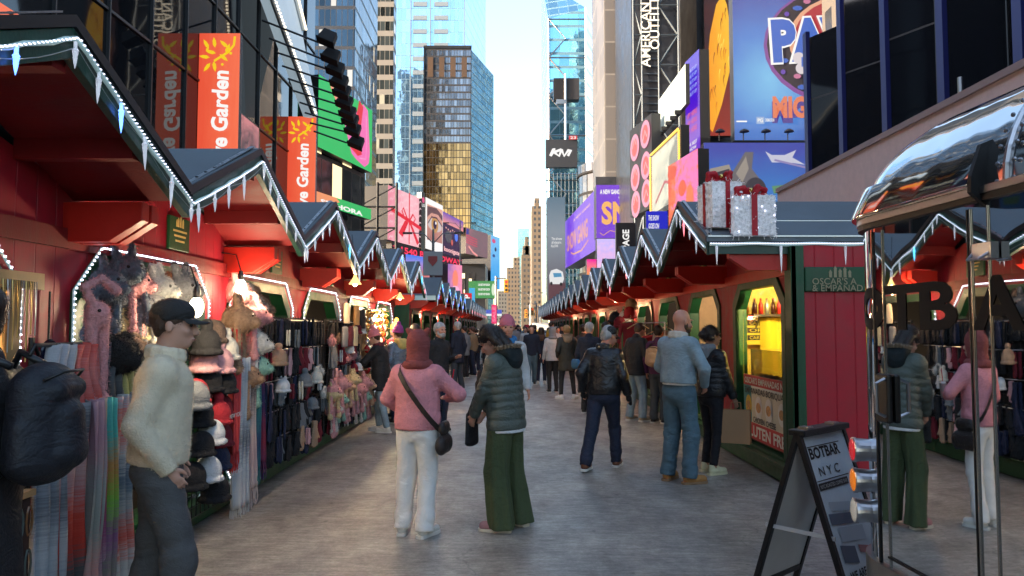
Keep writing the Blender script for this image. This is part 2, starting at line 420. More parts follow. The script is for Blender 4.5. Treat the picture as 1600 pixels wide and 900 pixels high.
    if plaque:
        mb = MB(); mb.b2((-.028, -.34, zv - .20), (-.003, .02, zv + .07)); pl = mb.build('plaque', green_paint, root, bevel=.004)
        if near == 2:
            mb = MB()
            for k, (yy, hh) in enumerate(((-.21, .05), (-.17, .07), (-.13, .055), (-.10, .04))):
                mb.b2((-.032, yy - .012, zv - .01), (-.0285, yy + .012, zv - .01 + hh)); mb.prism([(yy - .014, zv - .01 + hh), (yy + .014, zv - .01 + hh), (yy, zv + .012 + hh)], -.032, -.0285, 'x')
            for k in range(3): mb.b2((-.032, -.28 + .02 * k, zv - .05 - k * .04), (-.0285, -.04 - .02 * k, zv - .035 - k * .04))
            mb.build('plaque_print', gold_paint, pl)
WL, WR = -2.72, 2.95
LY = [2.05 + 2.5 * k for k in range(-1, 6)]          # near edges of the first left row (ends at 17.05)
ordinal = ['first', 'second', 'third', 'fourth', 'fifth', 'sixth', 'seventh', 'eighth', 'ninth', 'tenth', 'eleventh', 'twelfth', 'thirteenth', 'fourteenth', 'fifteenth', 'sixteenth', 'seventeenth', 'eighteenth', 'nineteenth']
GL = 'gabled red market stalls on the left of the aisle'; GR = 'gabled red market stalls on the right of the aisle'
left_goods = ['', 'selling gold necklaces and bracelets', 'hung with plush animal hats and striped scarves', 'hung with dark gloves beside a bright bulb', 'with hoods and pink earmuffs', 'glowing with gold christmas ornaments', 'last before the gap']
def left_stall(y0, near, lab, interior='dark', lit=True):
    t = thing('market_stall', lab, 'market stall', (WL, y0 + 1.25, 0), PI, GL)
    stall_parts(t, -1, WL, .70, 2.47, 3.02, lit, near, interior=interior, wshift=.28)
    return t
for k, y0 in enumerate(LY):
    near = 2 if k < 4 else 1
    if k == 0:
        left_stall(y0, 1, 'red stall beside the camera, mirrored in the trailer')
    else:
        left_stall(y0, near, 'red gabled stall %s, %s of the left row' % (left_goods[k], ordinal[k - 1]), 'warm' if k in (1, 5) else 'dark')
# end wall on second left row handled with the row
def row_far(side, ys, label, group):
    src = None; x = WL if side < 0 else WR
    for i, y in enumerate(ys):
        if src is None:
            src = thing('market_stall', label, 'market stall', (x, y + 1.25, 0), PI if side < 0 else 0, group)
            stall_parts(src, side, x, .70 if side < 0 else .89, 2.47 if side < 0 else 2.55, 3.02 if side < 0 else 3.14, False, 0, plaque=False)
        else:
            c = copy_tree(src); c.location = (x, y + 1.25, 0)
            c['label'] = label.replace('nearest', ordinal[i]) + ', counting away from the camera'
row_far(-1, [19.6 + 2.5 * k for k in range(5)], 'nearest gabled stall of the second left block', GL)
row_far(-1, [34.6 + 2.5 * k for k in range(9)], 'nearest gabled stall of the farthest left block', GL)
# right row
RY = [7.72 + 2.5 * k for k in range(20)]
right_goods = ['nearest right hand red stall, with yellow interior and food posters behind glass', 'red stall with hanging sausages, behind the bald man in denim', 'red stall with patterned shelves and coat hangers outside', 'fourth red stall of the right row, behind the purple jacket', 'fifth red stall of the right row, with folded goods on shelves']
for k, y0 in enumerate(RY[:5]):
    t = thing('market_stall', right_goods[k], 'market stall', (WR, y0 + 1.25, 0), 0, GR)
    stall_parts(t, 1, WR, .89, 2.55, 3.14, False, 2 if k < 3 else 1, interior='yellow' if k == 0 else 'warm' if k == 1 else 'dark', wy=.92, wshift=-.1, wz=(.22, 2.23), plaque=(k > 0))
    if k == 0: STALL_R0 = t
row_far(1, RY[5:], 'nearest gabled stall of the far right row, beyond the fifth', GR)
# the near end of the right row: end wall, corner posts, long eave with rope light
def end_wall(root, ylocal, sgn, eave, zv, zp, depth=6.0, roofback=3.0):
    mb = MB(); mb.b2((.0, ylocal, 0), (depth, ylocal + .05 * -sgn * -1, zv - .02)); mb.build('end_wall', red_wall_end, root)
# right row end (faces the camera)
r0 = STALL_R0; yl = -1.25
mb = MB(); mb.b2((.0, yl - .05, 0.02), (3.2, yl - .003, 2.52)); mb.build('end_wall', red_wall_end, r0)
mb = MB(); mb.b2((-.06, yl - .085, .0), (.075, yl - .051, 2.5)); mb.b2((-.063, yl - .085, 0), (-.005, yl + .10, 2.5)); mb.build('corner_post', green_paint, r0, bevel=.005)
# deep eave with rope light along the end
mb = MB(); mb.prism([(-.89, 0), (3.2, 0), (3.2, .12), (-.89, .12)], yl - .02, yl + .02, 'y', M=Matrix.Translation((0, -.01, 2.42))); mb.build('fascia', green_dark, r0)
mb = MB(); mb.tube([(-.89 + .1 * k, yl - .055, 2.52 - .008 * math.sin(k)) for k in range(41)], .018, 8); mb.build('rope_light', led_rope, r0, smooth=True)
mb = MB()
for k in range(150): mb.box((-.88 + .0268 * k, yl - .07, 2.525), (.016, .012, .010))
mb.build('rope_beads', led_white, r0)
mb = MB(); mb.b2((-.9, yl - .03, 2.60), (3.2, yl + .03, 2.615)); mb.build('flashing', alu, r0)
mb = MB(); mb.b2((-.86, yl + .50, 2.838), (3.0, yl + .52, 2.85)); mb.build('roof_batten', alu, r0)
for x_, ln in ((-.82, .2), (-.15, .28), (.52, .20), (1.12, .27)):
    mb = MB(); mb.lathe([(.001, -ln), (.007, -ln * .7), (.011, -ln * .4), (.014, -ln * .15), (.015, -.01), (.008, 0), (.008, .03)], n=7); mb.build('icicle_light', ice_clear, r0, loc=(x_, yl - .06, 2.50))
# name board on the end wall
mb = MB(); mb.b2((.08, yl - .085, 2.02), (.95, yl - .055, 2.28)); nb = mb.build('name_board', green_paint, r0, bevel=.02)
MW = lambda x, y, z: Matrix.Translation((x, y, z)) @ Matrix.Rotation(PI / 2, 4, 'X')
mb = MB(); add_text(mb, "OSCAR'S A", MW(.15, yl - .092, 2.125), .095, bold=.012, align='LEFT'); add_text(mb, "& EMPANAD", MW(.15, yl - .092, 2.055), .095, bold=.012, align='LEFT')
for k, (dx, hh) in enumerate(((0, .05), (.05, .09), (.1, .06), (.15, .08), (.2, .05))):
    mb.b2((.33 + dx, yl - .092, 2.17), (.36 + dx, yl - .087, 2.17 + hh)); mb.prism([(.325 + dx, 2.17 + hh), (.365 + dx, 2.17 + hh), (.345 + dx, 2.20 + hh)], yl - .092, yl - .087, 'y')
mb.build('lettering', mat('faded tan print', (.30, .26, .15), .6), nb)
# second left block: near end wall
e2 = [o for o in bpy.data.objects if o.name.startswith('market_stall') and abs(o.location.y - 20.85) < .01][0]
mb = MB(); mb.b2((0, 1.253, 0), (3.2, 1.30, 2.45)); mb.build('end_wall', green_paint, e2)
mb = MB(); mb.b2((-.7, 1.262, 2.38), (3.0, 1.30, 2.50)); mb.build('fascia', led_rope, e2)
# ------------------------------------------------------------ facades
def curtain(name, glass, frame, pw, ph, fw=.06, fh=.12, tilt=.02, metal=.85, rough=.06, gvar=.25, lit=0.0, litcol=(1, .75, .4), les=.3, frough=.5, spandrel=None, sph=.0, fmetal=0.0):
    m = bpy.data.materials.new(name); m.use_nodes = True; nt = m.node_tree; N = nt.nodes; K = nt.links; P = N['Principled BSDF']
    tc = N.new('ShaderNodeTexCoord')
    def math_(op, a, b=None, c=None):
        x = N.new('ShaderNodeMath'); x.operation = op
        for i, q in enumerate((a, b, c)):
            if q is None: continue
            if isinstance(q, (int, float)): x.inputs[i].default_value = q
            else: K.new(q, x.inputs[i])
        return x.outputs[0]
    so_ = N.new('ShaderNodeSeparateXYZ'); K.new(tc.outputs['Object'], so_.inputs[0])
    sn = N.new('ShaderNodeSeparateXYZ'); K.new(tc.outputs['Normal'], sn.inputs[0])
    side = math_('GREATER_THAN', math_('ABSOLUTE', sn.outputs[0]), .7)
    mx = N.new('ShaderNodeMix'); K.new(side, mx.inputs[0]); K.new(so_.outputs[0], mx.inputs[2]); K.new(so_.outputs[1], mx.inputs[3])
    u = math_('DIVIDE', mx.outputs[0], pw); v = math_('DIVIDE', so_.outputs[2], ph)
    fu, fv = math_('FRACT', u), math_('FRACT', v)
    lu = math_('LESS_THAN', fu, fw / pw); lv = math_('LESS_THAN', fv, fh / ph)
    line = math_('MAXIMUM', lu, lv)
    cid = N.new('ShaderNodeCombineXYZ'); K.new(math_('FLOOR', u), cid.inputs[0]); K.new(math_('FLOOR', v), cid.inputs[1]); K.new(side, cid.inputs[2])
    wn = N.new('ShaderNodeTexWhiteNoise'); K.new(cid.outputs[0], wn.inputs[0])
    # tilt of every pane
    sb = N.new('ShaderNodeVectorMath'); sb.operation = 'SUBTRACT'; sb.inputs[1].default_value = (.5, .5, .5); K.new(wn.outputs['Color'], sb.inputs[0])
    sc = N.new('ShaderNodeVectorMath'); sc.operation = 'SCALE'; sc.inputs['Scale'].default_value = tilt; K.new(sb.outputs[0], sc.inputs[0])
    ge = N.new('ShaderNodeNewGeometry'); ad = N.new('ShaderNodeVectorMath'); ad.operation = 'ADD'; K.new(ge.outputs['Normal'], ad.inputs[0]); K.new(sc.outputs[0], ad.inputs[1])
    # a gentle warp inside each pane
    ns = N.new('ShaderNodeTexNoise'); ns.inputs['Scale'].default_value = .9; ns.inputs['Detail'].default_value = 1; K.new(tc.outputs['Object'], ns.inputs[0])
    s3 = N.new('ShaderNodeVectorMath'); s3.operation = 'SUBTRACT'; s3.inputs[1].default_value = (.5, .5, .5); K.new(ns.outputs['Color'], s3.inputs[0])
    s4 = N.new('ShaderNodeVectorMath'); s4.operation = 'SCALE'; s4.inputs['Scale'].default_value = tilt * 1.5; K.new(s3.outputs[0], s4.inputs[0])
    a2 = N.new('ShaderNodeVectorMath'); a2.operation = 'ADD'; K.new(ad.outputs[0], a2.inputs[0]); K.new(s4.outputs[0], a2.inputs[1])
    no = N.new('ShaderNodeVectorMath'); no.operation = 'NORMALIZE'; K.new(a2.outputs[0], no.inputs[0]); K.new(no.outputs[0], P.inputs['Normal'])
    g = N.new('ShaderNodeVectorMath'); g.operation = 'SCALE'; g.inputs[0].default_value = glass
    K.new(math_('MULTIPLY_ADD', wn.outputs['Value'], 2 * gvar, 1 - gvar), g.inputs['Scale'])
    gl = g.outputs[0]
    if spandrel:
        x = N.new('ShaderNodeMix'); x.data_type = 'RGBA'; K.new(math_('LESS_THAN', fv, sph / ph), x.inputs[0]); K.new(gl, x.inputs[6]); x.inputs[7].default_value = (*spandrel, 1); gl = x.outputs[2]
    c = N.new('ShaderNodeMix'); c.data_type = 'RGBA'; K.new(line, c.inputs[0]); K.new(gl, c.inputs[6]); c.inputs[7].default_value = (*frame, 1); K.new(c.outputs[2], P.inputs['Base Color'])
    solid = line if not spandrel else math_('MAXIMUM', line, math_('LESS_THAN', fv, sph / ph))
    K.new(math_('MULTIPLY_ADD', solid, fmetal - metal, metal), P.inputs['Metallic'])
    K.new(math_('MULTIPLY_ADD', solid, frough - rough, rough), P.inputs['Roughness'])
    if lit > 0:
        on = math_('MULTIPLY', math_('GREATER_THAN', wn.outputs['Value'], 1 - lit), math_('SUBTRACT', 1.0, solid))
        P.inputs['Emission Color'].default_value = (*litcol, 1); K.new(math_('MULTIPLY', on, les), P.inputs['Emission Strength'])
    b = N.new('ShaderNodeBump')
    return m
def tower(name, label, cat, x0, y0, wd, dp, h, m, rot=0, z0=0, cap=None, kindname='wall'):
    """front-left corner (as the camera sees it) at x0,y0; front faces -Y"""
    t = thing(name, label, cat, (x0, y0, 0), rot)
    mb = MB(); mb.b2((0, 0, z0), (wd, dp, h)); mb.build(kindname, m, t)
    if cap:
        mb = MB(); mb.b2((-.3, -.3, h), (wd + .3, dp + .3, h + 1.2)); mb.build('parapet', cap, t)
    return t
stone = mat('grey stone', (.26, .26, .26), .8, var=.15, vs=.3)
dark_frame = mat('dark frame', (.02, .022, .026), .4)
dark_body = mat('dark cladding', (.022, .024, .03), .35, var=.3, vs=.4)

# -- left: dark mirror glass building beside the market
gd = curtain('black mirror glass', (.012, .015, .02), (.006, .006, .008), 3.0, 4.2, .05, .08, .004, .2, .025, .1)
t = thing('glass_building', 'black mirror-glass building behind the left stalls, carrying the orange blade signs', 'building', (-14, -80, 0))
mb = MB(); mb.b2((-26, 0, 0), (0, 131.5, 27)); mb.build('glass_wall', gd, t)  # runs on unseen behind the camera to keep low sun off the aisle
mb = MB()
for k in range(44): mb.b2((0, 3 * k, 0), (.12, 3 * k + .07, 27))
for k in range(1, 7): mb.b2((0, 0, 4.2 * k), (.08, 131.5, 4.2 * k + .1))
mb.build('mullion_grid', dark_frame, t)
# -- left towers
tower('office_tower', 'dark navy glass tower behind the green screen, left of the banded one', 'tower', -52, 120, 26, 20, 120, curtain('navy glass', (.045, .08, .115), (.015, .02, .03), .95, 3.4, .12, .6, .03, .85, .08, .6, lit=.04, litcol=(1, .8, .5), les=.12))
b4 = tower('office_tower', 'pale banded office tower with strip windows, left of the blue glass tower', 'tower', -52, 180, 22.6, 4, 120, curtain('banded facade', (.10, .13, .14), (.19, .19, .18), 1.2, 3.7, .10, 1.35, .03, .7, .12, .7, lit=.06, litcol=(1, .8, .5), les=.12, frough=.7))
blue = curtain('sky blue glass', (.42, .66, .88), (.14, .24, .33), 1.45, 4.3, .10, .20, .02, .95, .05, .16, fmetal=.3)
b5 = thing('glass_skyscraper', 'tall sky-blue glass skyscraper behind the gold-tinted slab tower', 'tower', (-42.5, 260, 0))
mb = MB(); mb.b2((0, 0, 0), (25.6, 30, 170)); mb.build('glass_wall', blue, b5)
mb = MB(); mb.prism([(25.6, .1), (31.5, 42), (20, 42), (20, .1)], 0, 168, 'z'); mb.build('side_wing', blue, b5)
lv = mat('louvre grey', (.16, .2, .24), .5)
for k in range(26): 
    for q in (0, 1):
        mb = MB(); mb.b2((7.0 + q * 7.6, -.25, 42 + k * 5.0), (12.0 + q * 7.6, -.02, 43.6 + k * 5.0)); mb.build('louvre', lv, b5)
for xx in (0, 6.2, 13.2, 25.5):
    mb = MB(); mb.b2((xx - .15, -.3, 0), (xx + .15, -.03, 170)); mb.build('rib', lv, b5)
gold_refl = curtain('gold reflection tint', (.40, .235, .095), (.03, .028, .025), .82, 2.0, .13, .22, .03, .95, .10, .35)  # gold reflection of sunlit buildings is put into the lower glass colour
bz_hi = curtain('smoky glass', (.20, .225, .26), (.04, .04, .045), .82, 2.0, .13, .5, .03, .85, .12, .4)
bz_side = curtain('silvery glass', (.20, .19, .18), (.05, .055, .06), .95, 2.0, .3, .3, .06, .9, .14, .5)
b6 = thing('slab_tower', 'slab tower with gold reflection coloured into its lower glass, grey louvred crown, middle left', 'tower', (-24.2, 200, 0), 0)
mb = MB(); mb.b2((0, 0, 0), (12.9, 20, 52)); mb.build('gold_reflection_wall', gold_refl, b6)
mb = MB(); mb.b2((0, 0, 52), (12.9, 20, 78.5)); mb.build('smoky_wall', bz_hi, b6)
mb = MB(); mb.prism([(12.9, .02), (18.6, 21), (12.9, 21)], 0, 78.2, 'z'); mb.build('side_wall', bz_side, b6)
for k in range(4):
    mb = MB(); mb.b2((1.0 + 3.1 * k, -.15, 70.5), (2.5 + 3.1 * k, -.02, 76)); mb.build('louvre', mat('brown louvre', (.09, .055, .035), .6), b6)
mb = MB(); mb.b2((-.15, -.2, 0), (.1, -.01, 79)); mb.b2((12.8, -.2, 0), (13.05, -.01, 79)); mb.b2((-.15, -.2, 78.5), (13.05, .3, 79.3)); mb.build('edge_trim', dark_frame, b6)
# -- far down the avenue
brick = curtain('brown stone with windows', (.05, .055, .06), (.10, .078, .055), 2.6, 3.6, 1.3, 1.9, .03, .3, .2, .6, frough=.85)
brick2 = curtain('tan stone with windows', (.05, .055, .06), (.13, .10, .07), 2.4, 3.4, 1.2, 1.7, .03, .3, .2, .6, frough=.85)
grey2 = curtain('grey stone with windows', (.05, .055, .06), (.11, .105, .10), 2.4, 3.4, 1.1, 1.6, .03, .3, .2, .6, frough=.85)
teal = curtain('pale teal glass', (.35, .6, .62), (.15, .25, .27), 2.0, 3.6, .2, .5, .02, .9, .1, .15)
def ftower(label, pxl, pxr, pyt, Y, m, dp=40, name='office_building', cap=None, steps=()):
    a = at_y(pxl, pyt, Y); b = at_y(pxr, pyt, Y)
    t = tower(name, label, 'building', a.x, Y, b.x - a.x, dp, a.z, m, cap=cap)
    for (f0, f1, hh) in steps:
        mb = MB(); mb.b2(((b.x - a.x) * f0, 2, a.z), ((b.x - a.x) * f1, dp - 2, a.z + hh)); mb.build('setback', m, t)
    return t
ftower('slim tan stone tower rising at the edge of the right glass tower', 831, 846, 322, 420, brick2, steps=[(.3, .8, 5)])
ftower('brown stone block with setbacks, at the far end of the avenue', 815, 834, 398, 480, brick, steps=[(.1, .7, 6), (.3, .6, 12)])
ftower('small pale teal glass tower at the far end of the avenue', 809, 827, 357, 620, teal)
ftower('low tan building closing the far end of the avenue', 792, 812, 418, 560, brick2, steps=[(.5, 1, 8)])
ftower('narrow grey building right beside the green sign building', 778, 797, 455, 640, grey2)
ftower('far pale block at street level, between the two rows of buildings', 770, 800, 478, 700, grey2)
# -- right glass tower with chamfered sides
rb = curtain('blue green glass', (.30, .66, .80), (.14, .26, .32), 3.0, 4.4, .12, .9, .025, .95, .06, .3, fmetal=.2, frough=.3)
rw = curtain('painted lit glass', (.85, .86, .82), (.5, .5, .48), 3.0, 4.4, .1, .5, .02, .6, .25, .05)  # brightness of the light on this side is put into the white colour
b7 = thing('glass_skyscraper', 'blue-green faceted glass skyscraper right of the strip of sky', 'tower', (0, 0, 0))
a = at_y(857, 30, 230); b = at_y(915, 12, 230)
def face(mb, q, mi=0): mb.add(q, [tuple(range(len(q)))], mi)
A0 = Vector((a.x, 230, 0)); B0 = Vector((b.x, 230, 0)); C0 = Vector((at_y(929, 0, 243).x, 243, 0)); D0 = Vector((at_y(846, 0, 262).x, 262, 0)); E0 = Vector((C0.x, 270, 0))
hA, hB, hC, hD = a.z, b.z, at_y(931, 25, 243).z, at_y(852, -30, 262).z
zz = lambda p, h: (p.x, p.y, h)
mb = MB(); face(mb, [zz(A0, 0), zz(B0, 0), zz(B0, hB), zz(A0, hA)]); face(mb, [zz(D0, 0), zz(A0, 0), zz(A0, hA), zz(D0, hD)]); face(mb, [zz(E0, 0), zz(D0, 0), zz(D0, hD), zz(E0, hC)])
face(mb, [zz(C0, 0), zz(E0, 0), zz(E0, hC), zz(C0, hC)]); face(mb, [zz(A0, hA), zz(B0, hB), zz(C0, hC), zz(E0, hC), zz(D0, hD)])
mb.build('glass_wall', rb, b7)
mb = MB(); face(mb, [zz(B0, 0), zz(C0, 0), zz(C0, hC), zz(B0, hB)]); mb.build('painted_lit_wall', rw, b7)
mb = MB(); Aw = A0 + Vector((0, -.2, 0)); Bw = B0 + Vector((0, -.2, 0))
for k in range(7):
    z0 = hA * (1 - k * .125); z1 = z0 - hA * .0625; xm = Aw.x + 5.4
    mb.tube([(Aw.x, Aw.y, z0), (xm, Aw.y, z1), (Aw.x, Aw.y, z0 - hA * .125)], .22, 4)
    mb.tube([(Aw.x, Aw.y, z0), (Bw.x, Bw.y, z0)], .18, 4)
mb.tube([(Aw.x, Aw.y, 0), (Aw.x, Aw.y, hA)], .25, 4); mb.tube([(Bw.x, Bw.y, 0), (Bw.x, Bw.y, hB)], .25, 4)
mb.build('bracing', steel, b7)
# -- right: grey panelled building, banded building, lattice building
gp = curtain('grey metal panels', (.12, .115, .115), (.18, .175, .17), 3.0, 5.2, .18, .22, .01, .25, .45, .18, frough=.5)
b8 = tower('panelled_building', 'tall blank grey metal-panelled building right of the glass skyscraper', 'building', 14.6, 115, 30, 17, 110, gp)
tower('office_building', 'white banded office building behind the lattice tower', 'building', 26, 150, 20, 20, 120, curtain('white bands', (.12, .14, .15), (.42, .42, .40), 2.6, 5.4, .12, 1.8, .03, .6, .1, .6, frough=.7))
b9 = thing('lattice_building', 'dark tower of steel lattice with tall vertical white lettering', 'building', (15.8, 95, 0))
mb = MB(); mb.b2((0, .8, 0), (6.2, 16, 90)); mb.build('wall', dark_body, b9)
lat = mat('blue grey steel', (.05, .07, .09), .55, metal=.2)
mb = MB()
for x0_, x1_ in ((.1, 1.2), (3.4, 6.0)):
    for z in range(0, 88, 4):
        mb.tube([(x0_, 0, z), (x1_, 0, z)], .09, 4); mb.tube([(x0_, .1, z), (x1_, .1, z + 4)] if z % 8 else [(x1_, .1, z), (x0_, .1, z + 4)], .14, 4)
    mb.tube([(x0_, 0, 0), (x0_, 0, 90)], .12, 4); mb.tube([(x1_, 0, 0), (x1_, 0, 90)], .12, 4)
for z in range(0, 88, 1): mb.box((2.3, .5, z), (2.2, .1, .12))
mb.build('steel_lattice', lat, b9)
ltr = mat('cream lettering', (.42, .41, .36), .5, emit=(.8, .75, .6), es=.12)
def upM(x, y, z): return Matrix.Translation((x, y, z)) @ Matrix.Rotation(PI / 2, 4, 'X') @ Matrix.Rotation(PI / 2, 4, 'Z')
za, zb_ = at_y(1008, 105, 95).z, at_y(1020, 78, 95).z
mb = MB()
add_text(mb, 'AMERICAN EAGLE', upM(1.75, -.1, za), 1.75, align='LEFT', bold=.01)
mb.build('lettering', ltr, b9)
mb = MB(); add_text(mb, 'OUTFITTERS', upM(2.95, -.1, zb_), 1.75, align='LEFT', bold=.01); mb.build('lettering', ltr, b9)
# curved dark glass corner building under the panels
b10 = thing('curved_building', 'rounded dark glass building below the grey panelled tower', 'building', (22.5, 150, 0))
mb = MB(); h_ = at_y(930, 246, 140).z; mb.lathe([(9, 0), (9, h_ - 2), (9.3, h_ - 2), (9.3, h_), (6, h_ + 1)], n=32); mb.build('glass_wall', curtain('dark corner glass', (.16, .17, .2), (.03, .03, .035), 1.6, 4, .2, .6, .02, .8, .1, .5), b10)
# -- right: dark serrated building with navy fins
t = thing('finned_building', 'black serrated building with navy vertical fins above the pale pink wall', 'building', (14, 0, 0))
gfin = curtain('black fin glass', (.008, .010, .014), (.010, .010, .012), 40, 4.1, .02, .07, .004, .15, .05, .1)
navy = mat('navy fin', (.02, .025, .13), .3, metal=.3)
for k in range(-2, 8):
    y0 = 34.2 - 3.62 * k
    hh = 15.3 if k == 0 else 60
    if k < 0: continue
    mb = MB(); mb.prism([(0, y0), (1.9, y0 - 3.62), (1.9, y0), (1.9, y0)][:3], 0, hh, 'z'); mb.b2((1.9, y0 - 3.62, 0), (14, y0, hh)); mb.build('glass_bay', gfin, t)
    mb = MB(); mb.b2((-.15, y0 - .03, 0), (.04, y0 + .35, hh + .3)); mb.build('fin', navy, t)
    mb = MB(); mb.b2((1.2, y0 - 3.9, 0), (1.9, y0 - 3.63, hh)); mb.b2((.6, y0 - 2.0, 0), (.68, y0 - 1.94, hh)); mb.build('mullion', dark_frame, t)
tower('office_building', 'unseen dark stone office block behind the finned building, added to block sky in reflections', 'building', 27, 36, 20, 27, 80, curtain('dark stone with windows', (.04, .045, .05), (.09, .08, .07), 2.4, 3.6, 1.1, 1.6, .02, .4, .2, .6, frough=.85, lit=.1, les=.1))  # added out of view to keep sky out of the left glass
# pale pink hoarding wall
pw_ = boards('pale pink panels', (.80, .62, .58), 2.4, 1, .6, .08)
t = thing('panel_wall', 'long pale pink panel wall behind the silver trailer and the right stalls', 'wall', (7.6, 0, 0))
mb = MB(); mb.b2((0, 3, 0), (.3, 21, 5.5)); mb.build('panel', pw_, t)
mb = MB(); mb.b2((-.05, 3, 5.5), (.35, 21, 5.62)); mb.build('coping', mat('pink coping', (.4, .3, .29), .5), t)
mb = MB()
for k in range(2):
    mb.tube([(.1, 9 + 3.5 * k, 5.62), (.1, 9 + 3.5 * k, 5.95)], .04, 6)
mb.build('bracket', steel, t)
# ------------------------------------------------------------ lit screens, billboards and signs
class Scr:
    """a flat sign standing in the scene; picture shapes are given in 0..1 across and up its face"""
    def __init__(s, name, label, cat, pxl, ytl, ybl, pxr, ytr, ybr, Yl, back, es=None, thick=.4, frame=dark_frame, border=.0, group=None, Yr=None):
        k = ((512 - ytl) + (512 - ybl)) / max(1e-3, (512 - ytr) + (512 - ybr)) if Yr is None else Yr / Yl
        Yr = Yl * k
        tl = at_y(pxl, ytl, Yl); bl = at_y(pxl, ybl, Yl); tr = at_y(pxr, (ytl + ytr) / 2, Yr)
        s.H = tl.z - bl.z; d = Vector((tr.x - bl.x, tr.y - bl.y, 0)); s.W = d.length; ang = math.atan2(d.y, d.x)
        s.t = thing(name, label, cat, (bl.x, bl.y, bl.z), ang, group)
        mb = MB(); mb.b2((-border, .03, -border), (s.W + border, thick, s.H + border)); mb.build('cabinet', frame, s.t)
        mb = MB(); mb.b2((0, 0, 0), (s.W, .029, s.H)); mb.build('panel', back, s.t)
        s.mb = MB(); s.mats = []; s.k = 0
    def mi(s, m):
        if m not in s.mats: s.mats.append(m)
        return s.mats.index(m)
    def lay(s): s.k += 1; return -.015 - .006 * s.k
    def poly(s, pts, m):
        y = s.lay(); n = len(pts)
        s.mb.add([(p[0] * s.W, y, p[1] * s.H) for p in pts], [tuple(range(n))], s.mi(m)); return s
    def ell(s, cx, cy, rx, ry, m, n=28, a0=0, a1=2 * PI, rot=0):
        pts = []
        for i in range(n + (a1 - a0 < 6.2)):
            t = a0 + (a1 - a0) * i / n; x, z = rx * math.cos(t), ry * math.sin(t)
            pts.append((cx + x * math.cos(rot) - z * math.sin(rot), cy + x * math.sin(rot) + z * math.cos(rot)))
        return s.poly(pts, m)
    def stroke(s, pts, wd, m, taper=False):
        """line of width wd (fraction of height) through pts"""
        y = s.lay(); P = [Vector((p[0] * s.W, p[1] * s.H)) for p in pts]; vs = []; fs = []; L_ = len(P); w_ = wd * s.H / 2
        for i, p in enumerate(P):
            d = P[min(i + 1, L_ - 1)] - P[max(0, i - 1)]; d.normalize(); nrm = Vector((-d.y, d.x)); ww = w_ * ((1 - .8 * i / (L_ - 1)) if taper else 1)
            a, b = p + nrm * ww, p - nrm * ww; vs += [(a.x, y, a.y), (b.x, y, b.y)]
        for i in range(L_ - 1): fs.append((2 * i, 2 * i + 1, 2 * i + 3, 2 * i + 2))
        s.mb.add(vs, fs, s.mi(m)); return s
    def text(s, st, cx, cy, wd, ht, m, rot=0, bold=.02, shear=0):
        y = s.lay()
        M = Matrix.Translation((cx * s.W, y, cz * s.H)) if False else Matrix.Translation((cx * s.W, y, cy * s.H)) @ Matrix.Rotation(PI / 2, 4, 'X') @ Matrix.Rotation(rot, 4, 'Z')
        fw, fh = (wd * s.W, ht * s.H) if abs(math.sin(rot)) < .7 else (ht * s.H, wd * s.W)
        add_text(s.mb, st, M, 1, depth=0, bold=bold, shear=shear, mi=s.mi(m), fit=(fw, fh)); return s
    def done(s):
        if s.mb.v: s.mb.build('picture', s.mats, s.t)
        return s.t
def eg(name, c1, c2, axis=2, lo=0, hi=10, es=1.0, var=0, vs=.3, c3=None, rad=None):
    """lit screen whose picture runs from one colour to another"""
    m = bpy.data.materials.new(name); m.use_nodes = True; nt = m.node_tree; N = nt.nodes; K = nt.links; P = N['Principled BSDF']
    P.inputs['Base Color'].default_value = (.02, .02, .02, 1); P.inputs['Roughness'].default_value = .4; P.inputs['Emission Strength'].default_value = ES * es
    tc = N.new('ShaderNodeTexCoord'); sp = N.new('ShaderNodeSeparateXYZ'); K.new(tc.outputs['Object'], sp.inputs[0])
    r = N.new('ShaderNodeMapRange'); r.inputs[1].default_value = lo; r.inputs[2].default_value = hi; K.new(sp.outputs[axis], r.inputs[0]); src = r.outputs[0]
    if rad:
        dd = N.new('ShaderNodeVectorMath'); dd.operation = 'DISTANCE'; dd.inputs[1].default_value = rad; K.new(tc.outputs['Object'], dd.inputs[0]); K.new(dd.outputs['Value'], r.inputs[0])
    if var:
        n = N.new('ShaderNodeTexNoise'); n.inputs['Scale'].default_value = vs; n.inputs['Detail'].default_value = 6; n.inputs['Distortion'].default_value = .8; K.new(tc.outputs['Object'], n.inputs[0])
        a = N.new('ShaderNodeMath'); a.operation = 'MULTIPLY_ADD'; K.new(n.outputs[0], a.inputs[0]); a.inputs[1].default_value = var * 2; b = N.new('ShaderNodeMath'); b.operation = 'SUBTRACT'; K.new(src, b.inputs[0]); b.inputs[1].default_value = var; K.new(b.outputs[0], a.inputs[2]); src = a.outputs[0]
    cr = N.new('ShaderNodeValToRGB'); cr.color_ramp.elements[0].color = (*L(c1), 1); cr.color_ramp.elements[1].color = (*L(c2), 1)
    if c3: e = cr.color_ramp.elements.new(.5); e.color = (*L(c3), 1)
    K.new(src, cr.inputs[0]); K.new(cr.outputs[0], P.inputs['Emission Color'])
    return m
def E(c, s=1.0): return emat('lit %d %d %d %g' % (*c, s), c, ES * s)
WHT = E((250, 248, 245)); YEL = E((245, 205, 20)); RED = E((228, 22, 40)); BLK = mat('screen black', (.01, .01, .012), .35)

